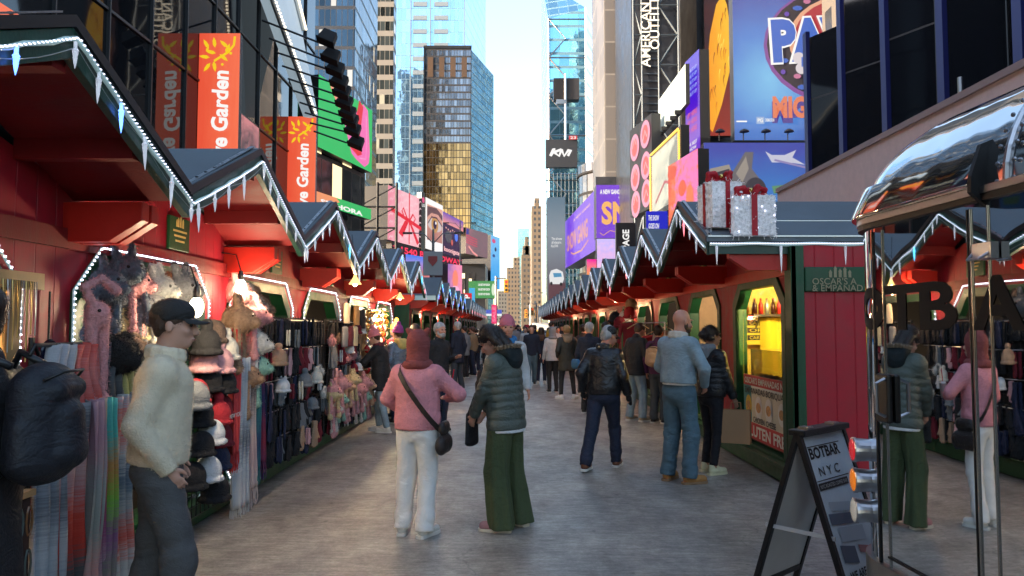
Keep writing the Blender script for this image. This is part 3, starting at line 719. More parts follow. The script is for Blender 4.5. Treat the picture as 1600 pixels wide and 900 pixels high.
# orange blade signs on the black glass building
wood_or = eg('lit orange wood grain', (232, 80, 48), (250, 118, 78), 0, 0, 2.1, 1.0, .35, 1.6)
nn = wood_or.node_tree; mp = nn.nodes.new('ShaderNodeMapping'); mp.inputs['Scale'].default_value = (5, 1, .35)
no_ = [n for n in nn.nodes if n.type == 'TEX_NOISE'][0]; nn.links.new([n for n in nn.nodes if n.type == 'TEX_COORD'][0].outputs['Object'], mp.inputs[0]); nn.links.new(mp.outputs[0], no_.inputs[0])
def olive(s, cx, cy, k, ar):
    """branch with leaves, upright sign"""
    def pt(x, y): return (cx + x * k, cy + y * k * ar)
    s.stroke([pt(.38, .42), pt(.36, .2), pt(.22, .02), pt(0, -.12), pt(-.12, -.2)], .010, YEL)
    for (x, y, a) in ((-.32, .22, 2.1), (-.12, .26, 1.7), (.12, .22, 2.4), (-.2, .02, 2.9), (-.35, -.1, 3.0), (-.1, -.34, -1.4), (-.28, -.36, -2.2), (.12, -.12, -.7), (.22, .1, 1.2)):
        c, si = math.cos(a), math.sin(a)
        pts = [(-.13, 0), (-.05, .045), (.05, .04), (.14, 0), (.05, -.04), (-.05, -.045)]
        s.poly([pt(x + p * c - q * si, y + p * si + q * c) for p, q in pts], YEL)
    for (x, y) in ((-.28, .08), (.3, -.02), (.1, -.3)): s.ell(*pt(x, y), .035 * k, .035 * k * ar, YEL, 10)
for (pl, yt, pr, Y, lab) in ((303, 52, 375, 32.4, 'nearer orange wood-grain blade sign with yellow olive branch and white script'), (446, 182, 494, 45.6, 'farther orange wood-grain blade sign with yellow olive branch and white script')):
    yb = 512 - (1.0) * FPX / Y * .9 * 2.6
    s = Scr('blade_sign', lab, 'sign', pl, yt, yb, pr, yt, yb, Y, wood_or, thick=.35, group='orange blade signs', Yr=Y)
    ar = s.W / s.H
    olive(s, .50, 1 - .50 * ar * 1.0, 1.0, ar)
    s.text('Olive Garden', .56, .61, .42, .46, WHT, rot=PI / 2, bold=.03, shear=.12); s.done()
    mb = MB()
    for z in (.6, s.H - .8): mb.tube([(-.25, .2, z), (0, .2, z)], .06, 6)
    mb.build('bracket', black_plastic, s.t)
s = Scr('wall_sign', 'orange wall sign with a white curve, just above the nearest roof at the top left', 'sign', -260, -160, 8, 84, -90, 18, 14.7, wood_or, thick=.2, Yr=21.8)
s.stroke([(.78, .30), (.84, .10), (.92, .05), (.98, .12), (1.0, .3)], .05, WHT); s.done()
# small poster screens on the glass between them
s = Scr('poster_screen', 'dark screen with pale pink blossom picture between the orange blade signs', 'screen', 376, 178, 240, 405, 185, 240, 34, eg('blossom', (40, 20, 25), (220, 130, 130), 2, 0, 2.2, .8, 1.0, 1.5), thick=.2, Yr=36.5); s.done()
# big white-blue billboard with floodlight arms
s = thing('glowing_billboard', 'huge pale blue billboard edged with bulbs, glowing by itself under long black lamp arms', 'billboard', (0, 0, 0))
q = [at_y(400, -60, 37.5), at_y(487, 180, 43), at_y(497, 182, 44.5), at_y(501, 42, 44.5), at_y(482, -60, 43.5)]
nrm = (q[1] - q[0]).cross(q[2] - q[0]).normalized()
if nrm.y > 0: nrm = -nrm
q = [p - nrm * (p - q[0]).dot(nrm) for p in q]
mb = MB(); n = len(q); mb.add([tuple(p) for p in q] + [tuple(p - nrm * .5) for p in q], [tuple(range(n)), tuple(range(2 * n - 1, n - 1, -1))] + [(i, (i + 1) % n, (i + 1) % n + n, i + n) for i in range(n)])
pb = mat('self lit blue vinyl', (.62, .72, .78), .6, var=.14, vs=.25, stretch=(1, 1, .3), emit=(.55, .68, .75), es=.05); mb.build('panel', pb, s)  # floodlighting is put in as a faint glow of the vinyl
mb = MB(); mb.tube([q[0] + nrm * .1, q[1] + nrm * .1], .12, 6); mb.tube([q[4] + nrm * .1, q[3] + nrm * .1], .12, 6); mb.build('edge_tube', steel, s)
mb = MB()
for a_, b_ in ((q[0], q[1]), (q[4], q[3])):
    for k in range(46): p = a_ + (b_ - a_) * (k + .5) / 46 + nrm * .28; mb.ball(p, .07, 5, 4)
mb.build('bulb_string', emat('string bulbs', (255, 235, 200), .45), s)
mb = MB(); a_ = q[3] + (q[4] - q[3]) * .05 + nrm * .15; b_ = q[4] + nrm * .15; d_ = Vector((-.9, 0, 0)); mb.add([a_, b_, b_ + d_, a_ + d_ * .3], [(0, 1, 2, 3)]); mb.build('red_stripe', emat('red stripe', (225, 30, 50), ES), s)
# the lamp arms end in black floodlights
arms = [((410, 32), (497, 66), (513, 58)), ((421, 60), (503, 92), (519, 86)), ((432, 82), (512, 108), (526, 106)), ((441, 103), (516, 128), (532, 126)), ((450, 123), (520, 146), (536, 141)), ((459, 142), (524, 162), (540, 158)), ((468, 160), (530, 180), (545, 174)), ((476, 176), (535, 194), (549, 186)), ((484, 192), (540, 206), (553, 201)), ((490, 205), (541, 223), (558, 221))]
for i, (a_, b_, c_) in enumerate(arms):
    Ya = 36.8 + i * .62; Yb = 36 + i * .8
    A = at_y(*a_, Ya); B = at_y(*b_, Yb); C = at_y(*c_, Yb)
    mb = MB(); mb.tube([A, B, C], .055, 5); ar_ = mb.build('lamp_arm', black_plastic, s)
    mb = MB(); mb.T = Matrix.Translation(C) @ Matrix.Rotation(.4, 4, 'Y') @ Matrix.Rotation(-.3, 4, 'X'); mb.box((0, 0, 0), (.86, .5, .62), taper=.8); mb.box((0, 0, -.34), (.95, .6, .08))
    mb.build('floodlight', black_matte, ar_, bevel=.05)
# green and pink screen + dark glass under it + green strip
grn = E((20, 188, 92)); pnk = E((242, 110, 180)); 
s = Scr('led_screen', 'green screen showing a long pink and red shape, beyond the floodlight arms', 'screen', 497, 116, 229, 582, 177, 267, 50, grn, thick=8.5)
s.poly([(.16, 1.0), (.36, .86), (.34, .70), (.2, .9)], E((250, 150, 120)))
s.poly([(.28, .82), (.36, .75), (.58, .14), (.66, .09), (.84, .03), (.93, .12), (.95, .30), (.90, .95), (.80, 1.0), (.66, .80), (.60, .74), (.52, .55), (.40, .76)], pnk)
s.poly([(.72, 1.02), (.66, .74), (.60, .50), (.55, .22), (.70, .15), (.78, .2), (.74, .5), (.80, .95)], E((225, 15, 40)))
s.stroke([(.86, .85), (.88, .4), (.86, .16), (.74, .13)], .02, E((250, 160, 210))); s.done()
t = thing('dark_building', 'dark glass base building under the green and pink screen', 'building', tuple(s.t.location)[:2] + (0,), s.t.rotation_euler.z)
mb = MB(); mb.b2((-.3, .6, 0), (s.W + .05, 9, s.t.location.z - .02)); mb.build('glass_wall', curtain('dark base glass', (.05, .06, .07), (.01, .01, .01), 1.6, 3.4, .1, .3, .02, .7, .08, .5, lit=.05, les=.25), t)
s = Scr('led_screen', 'green strip screen ending in white letters, under the dark glass', 'screen', 489, 297, 316, 580, 333, 362, 49, E((24, 186, 96)), thick=.5, Yr=57)
s.poly([(0, 0), (0, 1), (.36, .98), (.42, .7), (.2, 0)], E((240, 150, 100))); s.text('SEPHORA', .47, .28, .72, .42, WHT, bold=.04); s.done()
# the broad lit picture reflected and standing left of the first blade sign: painted panels inside the facade
# gift screen, eye, round picture, flag
def lattice_tower(px, Y, ytop, label):
    p = at_y(px, ytop, Y); t = thing('scaffold', label, 'scaffold', (p.x, Y, 0)); mb = MB(); w_ = 3.6
    for xx in (-w_ / 2, 0, w_ / 2): mb.tube([(xx, 0, 0), (xx, 0, p.z)], .14, 4)
    for z in range(3, int(p.z), 2): mb.tube([(-w_ / 2, 0, z), (w_ / 2, 0, z)], .09, 4); mb.tube([(-w_ / 2, 0, z), (w_ / 2, 0, z + 2)], .06, 4)
    mb.build('steel_frame', black_matte, t)
lattice_tower(590, 69, 285, 'black steel scaffold left of the pink gift screen')
s = Scr('led_screen', 'pink gift wrapped screen tied with a red ribbon bow', 'screen', 606, 289, 374, 657, 311, 387, 70, eg('pink wrap', (238, 140, 160), (252, 190, 200), 0, 0, 4, 1.0, .8, 1.6), thick=3)
for i in range(7):
    for j in range(7):
        x, y = .08 + i * .14, .06 + j * .14 + (i % 2) * .07
        if y < .97: s.stroke([(x - .05, y - .03), (x - .02, y + .02), (x + .03, y), (x + .05, y + .03)], .018, E((250, 210, 215)))
s.stroke([(.55, 0), (.55, 1)], .045, RED); s.stroke([(0, .56), (1, .36)], .075, RED)
s.stroke([(.5, .46), (.36, .66), (.32, .6), (.38, .5), (.52, .45)], .045, RED); s.stroke([(.55, .45), (.66, .60), (.74, .53), (.68, .44), (.56, .44)], .045, RED)
s.poly([(.50, .45), (.40, .42), (.22, .16), (.34, .10), (.52, .42)], RED); s.poly([(.55, .42), (.60, .42), (.86, .08), (.80, .02), (.56, .38)], RED); s.done()
s = Scr('vertical_sign', 'narrow dark sign with a small round pink emblem, between gift and eye screens', 'sign', 658, 300, 392, 664, 304, 394, 77, BLK, thick=.6, Yr=77.5)
s.ell(.5, .87, .36, .05, E((220, 60, 120))); s.text('LG', .5, .78, .8, .05, WHT); s.done()
s = Scr('led_screen', 'tall white-bordered screen filled by a close-up of an eye', 'screen', 665, 308, 388, 692, 321, 397, 80, WHT, thick=3)
s.poly([(.06, .18), (.97, .2), (.97, .9), (.06, .88)], eg('skin', (150, 90, 70), (225, 165, 140), 2, 0, 5, 1, .5, .8))
s.poly([(.06, .62), (.3, .74), (.7, .76), (.97, .66), (.97, .78), (.6, .88), (.06, .84)], E((90, 55, 45)))
s.ell(.5, .52, .42, .13, E((205, 190, 185))); s.ell(.5, .53, .2, .16, E((190, 140, 60))); s.ell(.5, .53, .1, .09, BLK); s.ell(.55, .57, .04, .03, WHT)
s.stroke([(.08, .50), (.3, .66), (.6, .68), (.95, .55)], .03, E((60, 30, 25))); s.done()
s = Scr('led_screen', 'curved black screen with white and blue splashes and brand lettering', 'screen', 692, 347, 396, 719, 362, 402, 88, BLK, thick=3)
s.ell(.3, .6, .2, .2, E((60, 70, 60))); s.ell(.75, .7, .1, .16, E((60, 120, 230))); s.ell(.5, .45, .06, .1, E((200, 90, 60))); s.text('koonigate', .5, .15, .9, .2, E((255, 190, 190)), bold=.03)
for a in range(7): s.ell(.15 + .12 * a, .86 - .03 * (a % 3), .03, .03, E((240, 170, 160)))
s.done()
s = Scr('led_screen', 'purple and orange banner screen arching over the black screen', 'screen', 692, 330, 347, 724, 347, 362, 90, eg('purple sky', (240, 150, 130), (90, 60, 170), 2, 0, 1.3, 1, .1, 1), thick=3); s.done()
s = Scr('red_letter_band', 'red lit letters spelling the address under the gift screen', 'sign', 612, 378, 396, 722, 407, 415, 71, BLK, thick=.6)
s.text('* 1540 BROADWAY', .5, .5, .98, .62, E((250, 40, 80), 1.2), bold=.03); s.done()
s = Scr('led_screen', 'screen of a sunset under blue sky above the left roofs', 'screen', 634, 397, 436, 676, 407, 437, 62, eg('sunset', (250, 150, 110), (30, 110, 235), 2, 0, 2.0, 1, .12, .8), thick=2); s.ell(.55, .2, .3, .22, E((215, 130, 130))); s.done()
s = Scr('led_screen', 'purple dancer screen behind the farther left gables', 'screen', 700, 412, 470, 722, 416, 470, 64, eg('purple dancer', (150, 90, 170), (245, 130, 170), 0, 0, 1.4, 1, .8, 1.6), thick=2)
s.ell(.5, .6, .2, .25, E((250, 120, 90))); s.ell(.5, .3, .3, .12, E((250, 170, 210))); s.done()
s = Scr('led_screen', 'screen of a waving striped flag and folded cloth, left of the sky strip', 'screen', 728, 355, 396, 762, 366, 403, 100, eg('flag folds', (160, 110, 110), (120, 100, 95), 0, 0, 3, 1, .6, 1), thick=8)
for k in range(4): s.stroke([(.0, .45 + .09 * k), (.2, .4 + .09 * k), (.5, .36 + .09 * k)], .035, E((215, 60, 80)))
s.stroke([(.1, .3), (.3, .1), (.5, .0)], .08, E((250, 160, 150))); s.poly([(0, .95), (0, .72), (.1, .75), (.12, .95)], E((40, 60, 140))); s.done()
s = Scr('led_screen', 'bright blue vertical screen at the left edge of the sky strip', 'screen', 767, 367, 450, 781, 372, 452, 120, eg('bright blue', (30, 160, 235), (110, 190, 240), 2, 0, 8, 1, .5, .5), thick=6)
s.ell(.3, .9, .2, .04, E((215, 60, 110))); s.ell(.5, .75, .1, .04, BLK); s.ell(.3, .62, .14, .03, E((20, 60, 120))); s.done()
t = thing('dark_building', 'dark building carrying the flag screen and the green billboards', 'building', (-12.5, 108, 0))
mb = MB(); mb.b2((-1, 0, 0), (8.6, 12, 11)); mb.b2((-6, 4, 0), (-1, 14, 13)); mb.build('wall', dark_body, t)
mb = MB()
for k in range(5): mb.b2((.2 + 1.5 * k, -.06, 6.5), (1.1 + 1.5 * k, -.01, 9.6))
mb.build('window_row', curtain('dim windows', (.1, .1, .12), (.02, .02, .02), .6, .8, .05, .06, .02, .6, .1, .5, lit=.2, les=.4), t)
s = Scr('billboard', 'green billboard with white lines of text at the end of the left row', 'billboard', 732, 439, 466, 776, 440, 466, 104, E((10, 140, 60)), thick=2, Yr=104)
for k in range(3): s.text('OUR BEST NEW SEASON', .55, .78 - .27 * k, .42, .13, WHT, bold=.03)
s.ell(.88, .5, .06, .35, E((210, 230, 200))); s.done()
s = Scr('shop_sign', 'red shop sign with a white symbol above the farther left gables', 'sign', 722, 458, 473, 737, 458, 474, 58, E((215, 20, 40)), thick=.4, Yr=58)
s.text('3', .45, .5, .35, .7, WHT, bold=.04); s.stroke([(.2, .5), (.8, .5)], .12, WHT); s.done()
s = Scr('led_screen', 'small cyan screen beside the red shop sign', 'screen', 733, 450, 480, 742, 450, 480, 70, E((30, 170, 225)), thick=1, Yr=70); s.done()
s = Scr('shop_sign', 'blue shop canopy sign over the street far off', 'sign', 750, 484, 490, 784, 484, 490, 95, E((20, 70, 190)), thick=2, Yr=95); s.poly([(0, -.6), (1, -.6), (1, -.05), (0, -.05)], E((230, 235, 240))); s.done()
s = Scr('banner', 'vertical pink neon banner at the far end of the left row', 'sign', 768, 476, 506, 776, 476, 506, 60, E((245, 40, 110)), thick=.2, Yr=60); s.text('SALE', .5, .5, .6, .8, E((255, 150, 180)), rot=PI / 2); s.done()

# ---- right side
s = Scr('billboard', 'dark car maker screen with white angular letters on the blue-green tower', 'billboard', 853, 218, 261, 902, 217, 260, 190, E((28, 36, 50), .8), thick=2, Yr=190)
s.stroke([(.14, .40), (.24, .64), (.30, .64)], .10, WHT); s.stroke([(.16, .42), (.22, .52), (.50, .64)], .09, WHT); s.stroke([(.28, .52), (.42, .40), (.50, .64)], .085, WHT); s.stroke([(.50, .64), (.58, .40), (.72, .62), (.80, .62), (.70, .40)], .09, WHT)
s.done()
s = Scr('billboard', 'plain black box screen on a mast high on the blue-green tower', 'billboard', 865, 122, 155, 905, 122, 155, 195, mat('dead screen', (.03, .03, .035), .5), thick=3, Yr=195); s.done()
mb = MB(); mb.tube([(s.W * .45, -.3, -18), (s.W * .45, -.3, s.H + 1)], .3, 6); mb.b2((s.W * .1, -.6, -1.4), (s.W * .5, 1, -.2)); mb.build('mast', steel, s.t)
s = Scr('shop_sign', 'little red numeral sign on top of the car maker screen', 'sign', 889, 212, 218, 902, 212, 218, 189, E((220, 30, 40)), thick=.5, Yr=189); s.text('23', .5, .5, .7, .7, WHT); s.done()
t = thing('steel_scaffold', 'open steel storeys under the dark car maker screen', 'scaffold', (at_y(853, 300, 191).x, 191, 0))
mb = MB()
for k in range(9):
    for z in (28, 31, 34, 37, 40): mb.tube([(k, 0, 10), (k, 0, 42)], .08, 4) if z == 28 else mb.tube([(0, 0, z), (8, 0, z)], .12, 4)
mb.build('steel_frame', lat, t)
s = Scr('tall_screen', 'tall blue to grey screen with a white car and small white text', 'screen', 856, 308, 500, 883, 306, 500, 138, eg('dusk blue', (95, 88, 96), (18, 88, 118), 2, 6, 27, 1, .02, 1, c3=(128, 140, 150)), thick=4, Yr=138)
s.text('The all-new', .52, .66, .6, .022, WHT, bold=0); s.text('all electric', .5, .63, .55, .022, WHT, bold=0); s.text('Kia EV9.', .4, .60, .4, .022, WHT, bold=0)
s.poly([(.05, .30), (1, .30), (1, .12), (.05, .12)], E((92, 55, 62))); s.poly([(.08, .36), (.18, .40), (.5, .415), (.85, .39), (.92, .33), (.8, .29), (.12, .29)], E((225, 225, 225))); s.poly([(.3, .38), (.75, .38), (.8, .35), (.35, .345)], E((70, 140, 180))); s.ell(.2, .295, .07, .014, BLK); s.ell(.75, .29, .07, .014, BLK)
s.text('KIA', .45, .15, .7, .045, WHT, bold=.03, shear=.2); s.poly([(.05, .09), (.95, .09), (.95, .06), (.05, .06)], E((225, 190, 190))); s.done()
s = Scr('vertical_sign', 'bright red vertical sign beside the tall car screen', 'sign', 876, 390, 470, 882, 390, 470, 140, E((240, 15, 30), 1.1), thick=1, Yr=140); s.done()
prp = eg('violet', (104, 18, 205), (112, 30, 225), 0, 0, 12, 1.0, .2, .4)
s = Scr('led_screen', 'violet corner screen, narrower side with orange show lettering', 'screen', 882, 348, 420, 932, 291, 392, 145, prp, thick=3)
s.text("Snoopy's", .42, .5, .62, .62, E((225, 150, 110)), rot=0, bold=.02, shear=.1) if False else s.text('SNOW GANG', .45, .48, .66, .34, E((225, 150, 110)), bold=.03)
s.stroke([(.25, .25), (.35, .18), (.6, .15), (.8, .25)], .03, E((225, 150, 110))); s.text('A NEW GANG', .6, .84, .5, .05, E((240, 190, 180))); s.done()
s = Scr('led_screen', 'violet corner screen, wide front with a big orange SN', 'screen', 932, 289, 372, 985, 286, 350, 108, prp, thick=3, Yr=108)
s.text('A NEW GANG SHOW', .55, .87, .88, .09, WHT, bold=.04); s.text('PRESENTED BY  O', .8, .76, .3, .04, WHT); s.text('SN', .55, .47, .8, .44, E((240, 175, 90)), bold=.04); s.text('SN', .535, .455, .8, .44, E((220, 120, 190)), bold=-.005) if False else None
s.text('G', .88, .14, .22, .3, E((240, 175, 90)), bold=.03); s.stroke([(.1, .1), (.2, .05), (.4, .14), (.7, .1)], .012, E((240, 175, 90))); s.done()
s = Scr('led_screen', 'pale lilac shimmering screen under the big violet front', 'screen', 933, 373, 422, 963, 348, 422, 104, eg('lilac shimmer', (245, 190, 235), (190, 180, 250), 2, 0, 5, 1, .9, 2.0), thick=2, Yr=104); s.done()
s = Scr('led_screen', 'hot pink small screen left of the lilac one', 'screen', 917, 405, 430, 932, 400, 430, 104, eg('hot pink', (255, 150, 60), (240, 20, 150), 2, 0, 2, 1, .2, 1), thick=2, Yr=104); s.done()
s = Scr('vertical_sign', 'black vertical shop sign with white letters beside the lilac screen', 'sign', 963, 348, 420, 993, 348, 420, 70, BLK, thick=.6, Yr=70); s.text('SHOWPAGE', .5, .35, .35, 1.0, WHT, rot=PI / 2, bold=.03); s.done()
t = thing('dark_building', 'dark building behind the violet screens', 'building', (12.9, 110, 0)); mb = MB(); mb.b2((0, 1.5, 0), (10, 4.8, 23)); mb.b2((-.2, 1, 22), (10, 1.4, 24.5)); mb.build('wall', dark_body, t)
t = thing('stone_pier', 'grey stone pier and street level wall under the violet screens', 'building', (8.8, 104, 0)); mb = MB(); mb.b2((0, 3, 0), (12, 20, 7)); mb.b2((4, 0, 0), (8, 3, 6.5)); mb.build('wall', stone, t)
# black screen with pink ellipses
s = Scr('led_screen', 'black vertical screen filled with glowing pink ovals', 'screen', 985, 205, 340, 1018, 175, 325, 84, BLK, thick=1)
for cy in (.12, .42, .76):
    for cx in (.27, .76):
        s.ell(cx, cy + (.06 if cx > .5 else 0), .21, .15, E((250, 150, 185))); s.ell(cx, cy + (.06 if cx > .5 else 0), .13, .10, E((225, 60, 70))); s.stroke([(cx - .1, cy), (cx, cy + .1), (cx + .08, cy + .02)], .015, E((255, 200, 210)))
s.done()
# bulb-framed poster
s = Scr('theatre_poster', 'grey theatre poster framed by warm bulbs, right of the pink ovals', 'billboard', 1019, 246, 335, 1061, 198, 315, 76, mat('grey poster', (.10, .115, .11), .5, var=.3, vs=.5, emit=(.4, .45, .43), es=.05), thick=.8, border=.5)
s.mb = MB(); s.mats = [emat('frame bulbs', (255, 190, 70), .35)]
for k in range(30):
    for (x, z) in ((-.25, s.H * k / 29), (s.W * k / 29, s.H + .25), (s.W + .25, s.H * k / 29)): s.mb.ball((x, -.1, z), .11, 6, 4)
s.mb.build('bulb_frame', s.mats, s.t); s.mb = MB(); s.mats = []
s.stroke([(.15, .15), (.5, .4), (.8, .3)], .05, E((190, 60, 80))); s.done()
s = Scr('led_screen', 'orange and pink screen of glowing figures beside the bulb framed poster', 'screen', 1045, 260, 360, 1090, 229, 345, 68, eg('figures', (240, 80, 40), (250, 120, 190), 0, 0, 2.6, 1, 1.3, 1.4, c3=(250, 120, 60)), thick=1)
s.ell(.15, .86, .16, .1, E((235, 80, 40))); s.ell(.5, .55, .12, .12, E((250, 90, 40))); s.ell(.75, .35, .12, .2, E((245, 120, 60))); s.done()
s = Scr('led_screen', 'small deep blue screen with white slanted words above the right gables', 'screen', 1010, 330, 372, 1043, 326, 372, 60, E((25, 25, 190)), thick=.5, Yr=60); s.text('THE SHOW', .35, .75, .5, .2, WHT, shear=.2); s.text('GOES ON', .35, .45, .5, .2, WHT, shear=.2); s.done()
s = Scr('canopy_banner', 'pale blank banner slanting between the pink ovals and the blue screen', 'billboard', 1029, 158, 212, 1071, 96, 164, 80, mat('pale banner', (.20, .24, .24), .6, var=.1, vs=.8, emit=(.6, .7, .68), es=.05), thick=.4)
for k in range(6): s.mb.b2((s.W * k / 6, -.6, -.5), (s.W * k / 6 + .3, 0, -.1))
s.mats = [black_plastic]; s.done()
s = Scr('led_screen', 'tall narrow royal blue screen with purple and white words', 'screen', 1072, 98, 250, 1092, 72, 240, 72, eg('royal blue', (120, 30, 200), (25, 20, 215), 2, 0, 10, 1, .35, .5), thick=1)
for k in range(5): s.text('RAISE IT UP', .5, .86 - .06 * k, .7, .035, E((170, 190, 255)))
for k in range(3): s.text('UP HERE', .5, .42 - .08 * k, .7, .05, E((225, 70, 120)))
s.text('THE BEST', .5, .12, .7, .035, WHT); s.text('SHOW', .5, .07, .6, .035, WHT); s.done()
# golden theatre poster (a plain sunburst of its own in the same colours)
s = Scr('theatre_poster', 'tall glowing gold and brown theatre poster on a dark tower', 'billboard', 1103, -50, 212, 1141, -50, 196, 100, eg('brown amber', (150, 40, 10), (60, 20, 12), 2, 0, 14, 1, .3, .3), thick=1, Yr=100)
gold = eg('gold glow', (250, 150, 10), (252, 190, 30), 0, 0, 3, 1, .3, .8)
s.poly([(.10, .05), (.25, .02), (.6, .18), (.95, .40), (1.0, .6), (.85, .78), (.7, .84), (.45, .78), (.2, .6), (.08, .4)], gold)
dkb = E((150, 70, 10))
rp = random.Random(3)
for k in range(34):
    x, y = rp.uniform(.2, .9), rp.uniform(.15, .78)
    if y > .12 + .35 * abs(x - .2) and y < .5 + .33 * x: s.stroke([(x, y), (x - .04, y - .03), (x - .03 + rp.uniform(-.04, .04), y - .07)], .006, [dkb, E((255, 225, 90)), E((215, 110, 10))][k % 3], True)
s.text('OF A LIFETIME', .5, .90, .9, .05, YEL, rot=.35); s.text('MUSICAL', .5, .955, .9, .04, WHT, rot=.35); s.done()
t = thing('dark_building', 'dark tower behind the golden poster and the blue screen', 'building', (at_y(1088, 0, 102).x, 102, 0)); mb = MB(); mb.b2((0, 0, 0), (5.6, 10, 54)); mb.b2((-6, 2, 0), (0, 9, 14)); mb.b2((5.6, 0, 0), (16, 10, 50)); mb.build('wall', dark_body, t)
# big blue billboard
s = Scr('billboard', 'huge blue film billboard with a dark ring and blue and orange title letters', 'billboard', 1148, -60, 219, 1340, -60, 217, 66, eg('space blue', (130, 205, 250), (72, 82, 172), 0, 0, 8.5, .85, .12, .5, c3=(82, 140, 222), rad=(3.2, 0, 5.5)), thick=1.2, Yr=66)
def U(px, py): return ((px - 1148) / 192.0, (218 - py) / 278.0)
def ex(rx, ry): return (rx / 192.0, ry / 278.0)
s.ell(*U(1312, 72), *ex(118, 92), E((150, 80, 175), .7)); s.ell(*U(1312, 70), *ex(113, 87), E((22, 16, 44), .9)); s.ell(*U(1320, 64), *ex(88, 70), E((240, 175, 140), .9)); s.ell(*U(1320, 62), *ex(80, 63), E((185, 45, 60), .9))
sp = E((110, 70, 190), .8)
for k in range(16):
    a = 1.9 + k * .2; rr = 100 + 6 * math.sin(k * 3); s.ell(*U(1312 + rr * math.cos(a), 70 - rr * .77 * math.sin(a)), *ex(4 + k % 3 * 2, 4), [sp, E((220, 130, 170), .8), E((60, 110, 210), .8)][k % 3], 7)
s.text('PAW', *U(1284, 62), *ex(164, 74), WHT, bold=.09, rot=.05); s.text('PAW', *U(1284, 62), *ex(156, 68), E((50, 105, 205), .9), bold=.055, rot=.05)
bone = E((225, 215, 220), .9); s.poly([U(1248, 110), U(1250, 90), U(1340, 82), U(1340, 100)], bone); s.ell(*U(1246, 92), *ex(9, 9), bone); s.ell(*U(1250, 108), *ex(9, 9), bone); s.text('PA', *U(1263, 98), *ex(26, 15), E((50, 105, 205), .9), bold=.05)
s.text('MIGHTY', *U(1262, 176), *ex(116, 34), E((80, 60, 150), .9), bold=.08); s.text('MIGHTY', *U(1262, 168), *ex(114, 34), E((228, 125, 90), .95), bold=.05)
s.stroke([U(1150, 190), U(1166, 190)], .008, WHT); s.poly([U(1180, 194), U(1192, 194), U(1192, 183), U(1180, 183)], E((160, 185, 225), .9)); s.text('PG', *U(1186, 188.5), *ex(8, 6), WHT); s.text('CINEMAS SOON', *U(1200, 188), *ex(14, 5), WHT); s.done()
s = Scr('billboard', 'lower blue billboard of grey machinery and a small white aeroplane', 'billboard', 1101, 223, 330, 1345, 217, 330, 64, eg('sky picture', (70, 150, 225), (75, 85, 185), 2, 0, 5.5, .8, .25, .4), thick=1.2, Yr=64)
def U(px, py): return ((px - 1101) / 244.0, (330 - py) / 110.0)
gr1, gr2, gr3 = E((120, 115, 120), .8), E((70, 65, 75), .8), E((170, 160, 150), .8)
s.poly([U(1104, 300), U(1110, 262), U(1140, 255), U(1150, 290), U(1140, 330), U(1104, 330)], gr3); s.poly([U(1112, 270), U(1140, 262), U(1140, 275), U(1112, 284)], gr2)
s.poly([U(1140, 275), U(1165, 235), U(1178, 235), U(1175, 262), U(1195, 290), U(1205, 330), U(1140, 330)], gr1); s.poly([U(1150, 270), U(1166, 242), U(1170, 262), U(1160, 284)], gr3); s.ell(*U(1180, 298), .07, .2, gr2)
s.poly([U(1196, 234), U(1206, 240), U(1226, 240), U(1244, 232), U(1238, 244), U(1258, 256), U(1240, 253), U(1222, 252), U(1206, 252)], E((205, 205, 225), .9)); s.stroke([U(1210, 248), U(1258, 260)], .03, E((150, 140, 190), .9))
s.poly([U(1205, 290), U(1240, 286), U(1236, 300), U(1208, 302)], E((110, 160, 120), .8)); s.done()
for i, px in enumerate((1117, 1154, 1187, 1222, 1261)):
    p = at_y(px, 205, 64.5); t = thing('floodlight', 'black billboard floodlight on a short stem, %s from the left along the ledge' % ['first', 'second', 'third', 'fourth', 'fifth'][i], 'lamp', (p.x, 63.2, at_y(px, 220, 63.2).z), 0, 'floodlights along the billboard ledge')
    mb = MB(); mb.tube([(0, 0, 0), (0, 0, .55), (0, -.25, .85)], .05, 6); mb.build('stem', black_plastic, t)
    mb = MB(); mb.lathe([(.15, .25), (.38, .1), (.42, 0), (.3, -.02)], c=(0, -.3, .7), n=12); mb.build('lamp_head', black_plastic, t)
# street furniture far off
def street_lamp(px, Y, ytop, lab):
    a = at_y(px, ytop, Y); t = thing('street_lamp', lab, 'street lamp', (a.x, Y, 0))
    mb = MB(); mb.tube([(0, 0, 0), (0, 0, a.z - .6), (0, 0, a.z)], [.10, .07, .05], 8); mb.build('pole', mat('grey metal pole', (.22, .23, .24), .5, metal=.4), t)
    for s_ in (-1, 1):
        mb = MB(); mb.tube([(0, 0, a.z - .8), (s_ * .5, 0, a.z - .25), (s_ * 1.2, 0, a.z - .2)], .03, 6); mb.build('arm', mat('grey metal pole'), t)
        mb = MB(); mb.box((s_ * 1.4, 0, a.z - .22), (.5, .2, .1)); mb.build('lamp_head', black_plastic, t)
    return t, a
t, a = street_lamp(677, 40, 358, 'twin armed street lamp with a small shield sign among the left screens')
mb = MB(); mb.box((0, -.1, at_y(677, 412, 40).z), (1.05, .12, 1.3)); mb.build('sign_plate', mat('grey plate', (.35, .37, .38), .5), t, bevel=.03)
mb = MB(); zc = at_y(677, 408, 40).z; mb.prism([(-.25, zc + .25), (.25, zc + .25), (.25, zc), (0, zc - .3), (-.25, zc)], -.2, -.165, 'y'); mb.build('shield', mat('dull red', (.35, .05, .05), .5), t)
street_lamp(719, 75, 345, 'thin pole street lamp beside the flag screen')
street_lamp(829, 95, 455, 'distant white twin street lamp in the middle of the avenue')
